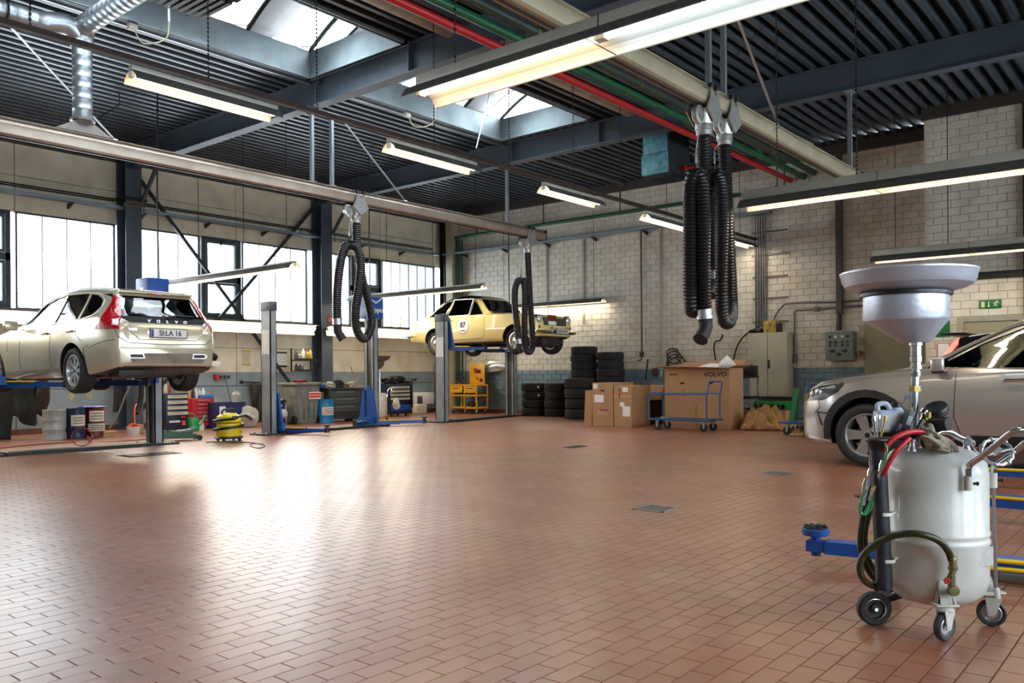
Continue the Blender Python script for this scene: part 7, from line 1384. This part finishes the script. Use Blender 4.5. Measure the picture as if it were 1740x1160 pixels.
# ================================================================== THE OIL DRAINER (nearest thing, right)
TD = 3.65
def dp(px, py, t=TD): return V((0, 0, HC)) + t * ((px - CX) / F * _r2 - (py - CY) / F * _u2 + _w)
c0 = dp(1589, 1035); c0 = V((c0.x, c0.y, 0)); CAMR = _r.copy(); CAMF = _w.copy(); RZ = math.atan2(CAMR.y, CAMR.x)   # local x = to the right, local y = away
t = thing('waste_oil_drainer', 'tall waste oil drainer with white tank and big grey funnel, nearest at right', 'oil drainer', c0, RZ)
Mi = (Matrix.Translation(c0) @ Matrix.Rotation(RZ, 4, 'Z')).inverted()
def L(px, py, d=0.0): return Mi @ dp(px, py, TD + d)      # d: metres nearer (-) or farther (+) than the tank's middle
TANK = mat('tank_white', 'd6d8d2', .36, 0, .42, 3.5, dark='8a857a', coat=.3); FUN = mat('funnel_aluminium', 'c3c8d6', .34, .5, .22, 7, .05, dark='6c6a70'); OLIVE = mat('olive_hose', '2c3014', .3, 0, .2, 8); BRASS = mat('brass_fitting', 'a8925a', .3, .8, .3, 14)
WP = mat('bracket_white', 'c9c8be', .45, 0, .4, 12); DUSTY = mat('dark_blue_grey_tube', '262831', .4, 0, .25, 8)
b1 = B(); R0 = .21
lathe(b1, [(0, .095), (.10, .10), (.156, .118), (.194, .155), (R0, .21), (R0, .36), (R0 + .005, .368), (R0 + .005, .38), (R0, .388), (R0, .398), (R0 + .004, .404), (R0 + .004, .414), (R0, .42), (R0, .665), (.202, .705), (.176, .742), (.133, .765), (.07, .778), (0, .782)], 72)
obj('tank', b1, TANK, t, angle=60)
b1 = B(); prism(b1, [(-.055, -.04), (.055, -.04), (.055, .04), (-.055, .04)], 0, .001, TR(.1, -R0 * .895, .33, .2) @ XZ); obj('worn_label', b1, mat('worn_sticker', 'c6c8c2', .5, 0, .4, 30), t)
# big wheels
for sx, py in ((1, None), (-1, None)):
    p = L(1485, 1027, -.02); r = .072; p.z = r; p.y += 0 if sx == 1 else .42; p.x += 0 if sx == 1 else .25
    M_ = Matrix.Translation(p) @ Matrix.Rotation(PI / 2, 4, 'X') @ Matrix.Rotation(.0, 4, 'Y')
    b1 = B(); lathe(b1, [(.048, -.018), (r - .008, -.02), (r, -.012), (r, .012), (r - .008, .02), (.048, .018), (.044, 0), (.048, -.018)], 40, M_); w_ = obj('wheel', b1, RUBBER, t)
    b1 = B(); lathe(b1, [(.05, .016), (.044, .018), (.04, .006), (.022, .004), (.018, .016), (.012, .018), (0, .018)], 32, M_); lathe(b1, [(.05, -.016), (.04, -.006), (0, -.006)], 32, M_); obj('rim', b1, DARK, w_)
    b1 = B(); lathe(b1, [(.0455, .0185), (.043, .0195), (.041, .0165)], 32, M_); lathe(b1, [(0, .026), (.008, .026), (.01, .016), (0, .016)], 12, M_); obj('hub_ring', b1, CHROME, w_)
b1 = B(); a = L(1485, 1027, -.02); a.z = .076; c = L(1485, 1027, .40); c.z = .076; c.x = a.x + .25; cyl(b1, a + V((0, .03, 0)), c, .009, seg=10)
for x_, y in ((a.x + .03, a.y + .06), (c.x - .03, c.y - .06)): bar(b1, (x_, y, .076), (-.12, y * .4, .125), .012, .025)
obj('axle_frame', b1, DARK, t)
# castors
for px, py, dd, gx, ang in ((1605, 1088, None, 0, .5), (1685, 1063, None, 0, -.5)):
    g = Mi @ oz(px, py); r = .058; g.z = r; M_ = Matrix.Translation(g) @ Matrix.Rotation(ang, 4, 'Z') @ Matrix.Rotation(PI / 2, 4, 'X')
    b1 = B(); lathe(b1, [(.038, -.012), (r - .006, -.015), (r, -.008), (r, .008), (r - .006, .015), (.038, .012), (.038, -.012)], 32, M_); w_ = obj('castor_wheel', b1, mat('grey_black_rubber', '2c2c2e', .5), t)
    b1 = B(); lathe(b1, [(.04, .012), (.036, .014), (.03, .004), (.012, .006), (.01, .016), (0, .016)], 24, M_); lathe(b1, [(.04, -.012), (.036, -.014), (.03, -.004), (0, -.006)], 24, M_); obj('castor_rim', b1, ALU, w_)
    b1 = B(); top = V((g.x + .012, g.y + .012, .125))
    for s in (-1, 1): prism(b1, [(-.012, -.012), (.012, -.012), (.04, .065), (-.025, .068)], s * .02 - .002, s * .02 + .002, M_)
    lathe(b1, [(0, .118), (.034, .118), (.036, .124), (.03, .134), (.018, .14), (0, .14)], 20, Matrix.Translation((top.x - .004, top.y, 0)))
    box(b1, top.x - .05, top.y - .03, .14, top.x + .045, top.y + .03, .147, bev=.003); lathe(b1, [(0, .147), (.009, .147), (.009, .16), (0, .16)], 6, Matrix.Translation((top.x, top.y, 0)))
    obj('castor_fork', b1, WP, w_)
    d = V((top.x, top.y, 0)).normalized(); b1 = B()
    for s in (-1, 1): n = V((-d.y, d.x, 0)) * s; vs = [b1.verts.new(v) for v in (V((top.x, top.y, .148)) + n * .035, V((top.x, top.y, .148)) + n * .03 + d * .01, d * (R0 - .0) + n * .012 + V((0, 0, .235)), d * (R0 - .02) + n * .03 + V((0, 0, .15)))]; b1.faces.new(vs)
    bar(b1, V((top.x, top.y, .145)) + d * .02, d * (R0 - .01) + V((0, 0, .24)), .045, .008); bar(b1, V((top.x, top.y, .144)), d * (R0 - .06) + V((0, 0, .144)), .08, .008)
    o = obj('castor_bracket', b1, WP, t); o.modifiers.new('s', 'SOLIDIFY').thickness = .005
# dark storage tube at the left with couplers
a, c = L(1491, 752, -.12), L(1503, 996, -.12); b1 = B(); tube(b1, [c, a.lerp(c, .5), a], .0335, 28, caps=True); obj('storage_tube', b1, DUSTY, t)
b1 = B(); tube(b1, [a + V((0, 0, -.03)), a, a + V((0, 0, .012)), a + V((0, 0, .018))], .05, 28, rf=lambda i, n: (.68, .8, 1.02, 1.0)[i]); obj('tube_collar', b1, BLACK, t)
b1 = B(); tube(b1, [c.lerp(a, -.0), c.lerp(a, -.02)], .03, 20); obj('tube_cap', b1, BLACK, t)
for py in (872, 951):
    p = L(1495 + (py - 752) * .05, py, -.12); b1 = B(); lathe(b1, [(.035, -.007), (.037, -.007), (.037, .007), (.035, .007), (.035, -.007)], 24, Matrix.Translation(p)); bar(b1, p + V((.034, .0, 0)), p + V((.075, .05, 0)), .012, .006); obj('strap', b1, mat('strap_white', 'd8dacc', .4), t)
for px, py, ax in ((1485, 712, -.04), (1493, 709, .0), (1504, 712, .04)):
    p = L(px, py, -.12); q = L(1490 + (px - 1490) * .5, 742, -.12); u = (p - q).normalized(); b1 = B(); tube(b1, [q, q + u * .02, q + u * .021, q + u * .035, q + u * .036, p - u * .012, p - u * .011, p, p + u * .012], 1, 12, rf=lambda i, n: (.004, .004, .0085, .0085, .006, .006, .0095, .0095, .008)[i]); obj('coupler', b1, BRASS if px == 1504 else CHROME, t)
# black tray and grey canister
p = L(1530, 738, -.03); b1 = B(); lathe(b1, [(0, -.012), (.09, -.012), (.115, -.004), (.125, .012), (.128, .014), (.12, .014), (.09, -.002), (0, -.002)], 36, Matrix.Translation(p) @ Matrix.Scale(.75, 4, (0, 1, 0))); 
tube(b1, [p + V((0, .05, -.012)), p + V((.03, .1, -.012)), V((0, 0, .76))], .02, 8); obj('tool_tray', b1, BLACK, t)
cp = thing('oil_canister', 'grey plastic oil canister with black cap standing on the drainer tray', 'canister', Mi.inverted() @ L(1512, 735, -.03), RZ); CAN = mat('canister_blue_grey', 'a9b3c4', .4, 0, .1, 8)
b1 = B(); vs = box(b1, -.062, -.035, 0, .062, .035, .098, bev=.014, seg=3); tube(b1, [(-.05, 0, .09), (-.052, 0, .12), (-.03, 0, .127), (-.012, 0, .122), (.004, 0, .098)], .011, 10, 4); lathe(b1, [(0, .09), (.03, .09), (.022, .108), (.016, .112), (0, .112)], 16, TR(.03, 0, 0)); obj('canister_body', b1, CAN, cp)
b1 = B(); lathe(b1, [(0, .11), (.021, .11), (.021, .128), (.018, .13), (0, .13)], 20, TR(.03, 0, 0)); obj('cap', b1, BLACK, cp); b1 = B(); box(b1, -.05, -.0365, .012, .03, -.034, .078, bev=.001, seg=1); lb_ = obj('canister_label', b1, mat('worn_label_grey', 'd4d8de', .6, 0, .6, 60), cp)
b1 = B(); box(b1, .036, -.0362, .01, .056, -.034, .08, bev=.001, seg=1); obj('level_strip', b1, mat('strip_pale', 'b9bfca', .3), cp)
# riser tube and funnel
a = L(1553, 752, 0); top = L(1556, 585, 0); b1 = B(); tube(b1, [a, L(1554.5, 640, 0)], .0195, 24); obj('riser_tube', b1, CHROME, t)
z0 = L(1555, 640).z; z1 = top.z; Mx = Matrix.Translation((top.x, top.y, 0)); b1 = B(); k = z1 - z0
lathe(b1, [(0, z0 - .0), (.021, z0), (.0215, z0 + .02), (.017, z0 + .022), (.017, z0 + .03), (.0255, z0 + .034), (.0255, z0 + .05), (.022, z0 + .053), (.022, z0 + .062), (.0255, z0 + .066), (.0255, z0 + k * .62), (.023, z0 + k * .64), (.0235, z0 + k * .95), (.028, z0 + k * .97), (.028, z1 + .01), (0, z1 + .01)], 24, Mx); obj('quick_coupling', b1, CHROME, t)
p = L(1555, 660); b1 = B(); lathe(b1, [(.019, -.012), (.026, -.012), (.026, .012), (.019, .012), (.019, -.012)], 6, Matrix.Translation(p)); ball(b1, p + V((-.024, 0, -.004)), .006); ball(b1, p + V((.024, 0, -.004)), .006); obj('clamp_collar', b1, BRASS, t)
ctr = L(1538.5, 545); zb, zc, zr = L(1554, 582).z, L(1538, 545).z, L(1538, 504).z
b1 = B(); vs = lathe(b1, [(0.024, zb), (0.06055, zb + .002), (0.1695, zc), (0.173, zc + .01), (0.1721, zr), (0.1834, zr + .002), (0.1842, zr + .009), (0.1643, zr + .012), (0.1626, zc + .012), (0.0519, zb + .012), (0.024, zb + .01)], 72, Matrix.Translation((ctr.x, ctr.y, 0)))
for v in vs:
    if v.co.z < zc: v.co.x += (top.x - ctr.x) * min(1, (zc - v.co.z) / (zc - zb))
obj('lower_funnel', b1, FUN, t, angle=25)
b1 = B(); lathe(b1, [(0.173, zr + .0), (0.1864, zr + .001), (0.1877, zr + .008), (0.1864, zr + .016), (0.173, zr + .017), (0.173, zr)], 72, Matrix.Translation((ctr.x, ctr.y, 0))); obj('rubber_rim', b1, BLACK, t)
ct = L(1542, 470); zt = L(1542, 466).z; b1 = B()
lathe(b1, [(0.1298, zr + .012), (0.1834, zr + .02), (0.1886, zr + .022), (0.2266, zt - .066), (0.256, zt - .050), (0.2681, zt - .03), (0.2725, zt - .004), (0.2772, zt + .004), (0.2777, zt + .011), (0.2707, zt + .013), (0.2647, zt - .004), (0.2595, zt - .03), (0.2474, zt - .044), (0.2206, zt - .058), (0.173, zr + .026), (0.0865, zr + .02), (0, zr + .018)], 96, Matrix.Translation((ct.x, ct.y, 0)) @ TR(0, 0, 0, 0, 0, -.0)); o = obj('catch_bowl', b1, FUN, t, angle=25)
# fittings on the tank top
b1 = B(); p = L(1592, 697, -.08); M_ = Matrix.Translation(p) @ Matrix.Rotation(-.45, 4, 'Y') @ Matrix.Rotation(.35, 4, 'X'); lathe(b1, [(0, -.02), (.034, -.02), (.044, -.012), (.048, -.004), (.045, 0), (.048, .004), (.045, .008), (.048, .012), (.044, .02), (.03, .024), (0, .024)], 32, M_); obj('round_filter', b1, BLACK, t)
b1 = B(); a, c = L(1583, 719, -.1), L(1612, 720, -.16); tube(b1, [a, a.lerp(c, .5), a.lerp(c, .98), c], .0285, 28, rf=lambda i, n: (1, 1, 1, .93)[i]); obj('black_cylinder', b1, BLACK, t)
b1 = B(); tube(b1, [L(1553, 746, -.08), L(1560, 735, -.09), L(1566, 722, -.09), L(1570, 710, -.08), L(1572, 700, -.07)], .015, 14, 4); tube(b1, [L(1569, 703, -.08), L(1573, 697, -.08)], .019, 14); obj('chrome_bend', b1, CHROME, t)
b1 = B(); tube(b1, [L(1576, 730, -.1), L(1578, 700, -.1)], .012, 12); tube(b1, [L(1572, 712, -.1), L(1592, 708, -.1)], .01, 12); ball(b1, L(1579, 722, -.1), .017); obj('brass_valve', b1, BRASS, t)
b1 = B(); M_ = Matrix.Translation(L(1541, 714, -.1)) @ Matrix.Rotation(.35, 4, 'Y'); box(b1, -.018, -.02, -.045, .018, .02, .045, M_, bev=.008); box(b1, -.03, -.012, -.06, .0, .012, -.02, M_, bev=.005); obj('release_lever', b1, BLACK, t)
b1 = B(); box(b1, -.011, -.024, -.02, .011, -.02, .02, M_, bev=.002); obj('lever_plate', b1, GREYP, t)
b1 = B(); M_ = Matrix.Translation(L(1561, 722, -.12)) @ Matrix.Rotation(.5, 4, 'Y'); box(b1, -.008, -.02, -.05, .012, .0, .03, M_, bev=.006); obj('release_lever', b1, BLACK, t)
for px, py, h in ((1551, 758, .03), (1562, 752, .02), (1642, 758, .025)):
    p = L(px, py, -.12 if px < 1600 else -.08); b1 = B(); lathe(b1, [(0, -.02), (.02, -.02), (.016, -.006), (.012, 0), (.012, h * .6), (.018, h * .62), (.018, h), (0, h)], 12, Matrix.Translation(p)); tube(b1, [p + V((0, 0, h * .4)), p + V((.035, 0, h * .4))], .009, 8); obj('tank_fitting', b1, ALU, t)
b1 = B(); tube(b1, [L(1590, 738, -.13), L(1600, 733, -.13), L(1614, 734, -.13), L(1628, 742, -.12), L(1641, 747, -.1), L(1652, 752, -.08)], .0135, 14, 4); obj('chrome_lever', b1, CHROME, t)
b1 = B(); tube(b1, [L(1642, 745, -.11), L(1646, 752, -.1)], .018, 14); tube(b1, [L(1650, 748, -.1), L(1655, 762, -.1), L(1668, 775, -.1)], .002, 5, 3); obj('lever_clamp', b1, ALU, t)
b1 = B(); blob(b1, (0, 0, 0), (.07, .045, .032), .45, 7, 4); q = L(1596, 752, -.15); 
for v in b1.verts: v.co = Matrix.Rotation(.35, 3, 'Y') @ v.co + q; 
blob(b1, tuple(L(1580, 742, -.15)), (.022, .02, .045), .4, 8, 3); blob(b1, tuple(L(1604, 764, -.19)), (.03, .02, .012), .4, 9, 3)
rg = obj('rag', b1, mat('dirty_rag', 'a39d8a', .9, 0, .5, 25, .4), None); rg.matrix_world = Mi.inverted(); tag(rg, 'dirty grey rag lying on top of the white drainer tank', 'rag'); rg.name = 'cleaning_rag'
# handwheel
b1 = B(); p = L(1694, 768, -.22); M_ = Matrix.Translation(p) @ Matrix.Rotation(-.25, 4, 'Z') @ Matrix.Rotation(PI / 2 - .5, 4, 'X')
ring = [M_ @ V((.056 * (1 + .05 * (k % 2)) * math.cos(k * PI / 7), .056 * (1 + .05 * (k % 2)) * math.sin(k * PI / 7), 0)) for k in range(14)]; tube(b1, ring, .0075, 8, closed=True)
for k in range(7): q = M_ @ V((.058 * math.cos(k * 2 * PI / 7), .058 * math.sin(k * 2 * PI / 7), 0)); ball(b1, q, .011, seg=8)
for a in (0.3, 0.3 + PI): bar(b1, M_ @ V((0, 0, -.004)), M_ @ V((.055 * math.cos(a), .055 * math.sin(a), 0)), .018, .006)
cyl(b1, M_ @ V((0, 0, -.012)), M_ @ V((0, 0, .03)), .012, seg=10); obj('handwheel', b1, ALU, t)
# push handle
b1 = B(); tube(b1, [L(1645.5, 815, -.235), L(1645.5, 797, -.235), L(1650, 788, -.24), L(1671, 773, -.28), L(1705, 745, -.34), L(1722, 733, -.37), L(1738, 730, -.38), L(1770, 730, -.34), L(1790, 735, -.2), L(1775, 742, -.1), L(1745, 750, -.08), L(1722, 768, -.06), L(1696, 786, -.05), L(1688.5, 796, -.05), L(1688, 815, -.05)], .0125, 16, 6); obj('push_handle', b1, CHROME, t)
for px, y0, y1, d in ((1645.5, 809, 833, -.235), (1687.5, 803, 828, -.05)): 
    b1 = B(); cyl(b1, L(px, y0, d), L(px, y1, d), .0165, seg=20); s_ = obj('handle_socket', b1, WP, t); q = L(px, (y0 + y1) / 2, d); b1 = B(); tube(b1, [q, q + V((.03, -.01, 0))], .006, 6); ball(b1, q + V((.032, -.01, 0)), .009, .6, seg=8); obj('grub_screw', b1, BLACK, s_)
b1 = B(); tube(b1, [L(1688, 825, -.05), L(1690, 900, -.05), L(1692.5, 1004, -.07)], .0068, 10); obj('side_rod', b1, mat('rod_rosy_steel', '8d7f82', .3, .7, .3, 8), t)
b1 = B(); lathe(b1, [(0, -.02), (.014, -.02), (.016, -.01), (.012, 0), (.014, .012), (.01, .02), (0, .02)], 12, Matrix.Translation(L(1693, 1006, -.07))); obj('rod_valve', b1, WP, t)
# hoses
def hz_(name, pts, r, m, sm=6, seg=12): b1 = B(); tube(b1, [L(*p) for p in pts], r, seg, sm); return obj(name, b1, m, t)
hz_('drain_hose', [(1617, 952, -.26), (1611, 936, -.27), (1596, 919, -.28), (1572, 909, -.28), (1546, 906, -.26), (1515, 911, -.22), (1487, 925, -.18), (1468, 942, -.15), (1461, 960, -.14), (1464, 978, -.13), (1474, 990, -.11), (1488, 996, -.09), (1500, 998, -.05)], .0145, OLIVE)
hz_('looped_hose', [(1484, 800, -.06), (1472, 850, -.06), (1463, 900, -.05), (1463, 935, -.04), (1471, 960, -.03), (1484, 980, -.02), (1500, 990, 0)], .0135, OLIVE)
hz_('looped_hose', [(1490, 800, -.02), (1480, 860, -.02), (1470, 905, -.01), (1474, 945, 0), (1490, 975, .02)], .012, OLIVE)
hz_('red_hose', [(1572, 734, -.14), (1552, 733, -.15), (1532, 738, -.16), (1515, 748, -.16), (1502, 765, -.15), (1492, 790, -.08), (1484, 830, -.04), (1478, 860, -.03)], .0115, mat('red_rubber_hose', 'b5202c', .3, 0, .1, 8))
hz_('red_hose', [(1546, 744, -.17), (1532, 757, -.18), (1517, 775, -.18), (1503, 800, -.16), (1492, 825, -.1)], .0105, mat('red_rubber_hose'))
hz_('red_hose', [(1590, 738, -.12), (1606, 737, -.12), (1620, 748, -.1)], .006, mat('red_rubber_hose'))
hz_('dark_hose', [(1550, 745, -.12), (1530, 752, -.13), (1512, 760, -.14), (1500, 778, -.14), (1492, 800, -.13)], .008, RUBBER)
GT = mat('green_clear_hose', '1d7a3c', .15, 0, .2, 20, coat=.5)
hz_('green_hose', [(1503, 752, -.17), (1507, 765, -.18), (1503, 782, -.18), (1496, 800, -.18), (1488, 822, -.18), (1482, 840, -.18), (1476, 858, -.18), (1467, 873, -.18), (1461, 868, -.18), (1463, 850, -.18), (1472, 832, -.18)], .005, GT)
hz_('green_hose', [(1478, 820, -.16), (1470, 838, -.16), (1463, 855, -.16), (1462, 868, -.16), (1468, 874, -.16), (1478, 866, -.16), (1482, 850, -.17)], .006, GT)
hz_('clear_hose', [(1480, 790, -.17), (1478, 810, -.17), (1473, 835, -.17), (1467, 858, -.17)], .006, mat('milky_hose', '9a92a8', .2, 0, .2))
for p, q, r in (((1479, 778), (1479, 796), .0055), ((1479, 796), (1476, 808), .008), ((1471, 812), (1466, 834), .0075), ((1499, 782), (1495, 800), .0075), ((1486, 826), (1480, 838), .009), ((1481, 838), (1476, 850), .007), ((1493, 800), (1489, 812), .009)):
    a, c = L(*p, -.185), L(*q, -.185); b1 = B(); tube(b1, [a, a.lerp(c, .3), a.lerp(c, .31), a.lerp(c, .6), a.lerp(c, .61), c], r, 10, rf=lambda i, n: (.8, .8, 1.1, 1.1, .85, .85)[i]); obj('hose_fitting', b1, CHROME if r != .009 else BRASS, t)
b1 = B(); ball(b1, L(1490, 812, -.19), .018, .8, .8, 1.7, 14); obj('black_bulb', b1, BLACK, t)
b1 = B(); p = L(1456, 842, -.12); tube(b1, [p + V((-.01 + .003 * k, .006 * math.sin(k * 1.6), .006 * math.cos(k * 1.6))) for k in range(14)], .002, 5); tube(b1, [p, L(1466, 855, -.14)], .0015, 5); obj('coil_spring', b1, DARK, t)
# bottom valve
a, c = L(1619, 950, -.265), L(1616, 1000, -.265)
b1 = B(); tube(b1, [a + V((0, 0, .012)), a, a - V((0, 0, .002)), a - V((0, 0, .03)), a - V((0, 0, .031)), a - V((0, 0, .042)), a - V((0, 0, .043)), c + V((0, 0, .05)), c + V((0, 0, .049)), c + V((0, 0, .02)), c + V((0, 0, .019)), c], 1, 14, rf=lambda i, n: (.016, .018, .014, .0155, .019, .019, .013, .013, .0165, .0165, .012, .014)[i]); v_ = obj('ball_valve', b1, mat('olive_brass', '7d7a52', .3, .7, .4, 15), t)
b1 = B(); lathe(b1, [(0, -.015), (.02, -.013), (.024, 0), (.02, .013), (0, .015)], 16, Matrix.Translation(L(1620, 1003, -.27)) @ Matrix.Rotation(PI / 2, 4, 'X')); tube(b1, [L(1620, 1003, -.26), L(1618, 1003, -.12)], .013, 10); obj('elbow', b1, mat('olive_brass'), v_)
b1 = B(); p = L(1608, 986, -.28)
for k in range(6): ball(b1, p + V((.009 * math.cos(k * PI / 3), -.004, .009 * math.sin(k * PI / 3))), .0055, seg=8)
cyl(b1, p, L(1615, 986, -.26), .004, seg=6); ball(b1, p, .008, seg=8); obj('red_knob', b1, RED, v_)
b1 = B(); a = L(1541, 674, -.02); box(b1, a.x - .011, a.y, a.z - .007, a.x + .011, a.y + .002, a.z + .008); tube(b1, [a, L(1535, 684, -.02), L(1527, 692, -.03)], .0012, 4); tg = obj('small_tag', b1, mat('tag_blue', '27346e', .4), t)
# ================================================================== groups of things that repeat
_by = {}
for o in list(COL.objects):
    if o.parent is None and o.get('category'): _by.setdefault(o.name.split('.')[0], []).append(o)
for nm, ls in _by.items():
    if len(ls) > 1:
        for o in ls:
            if not o.get('group'): o['group'] = nm.replace('_', ' ') + ('es' if nm[-1] in 'sx' else 's') + ' about the workshop'
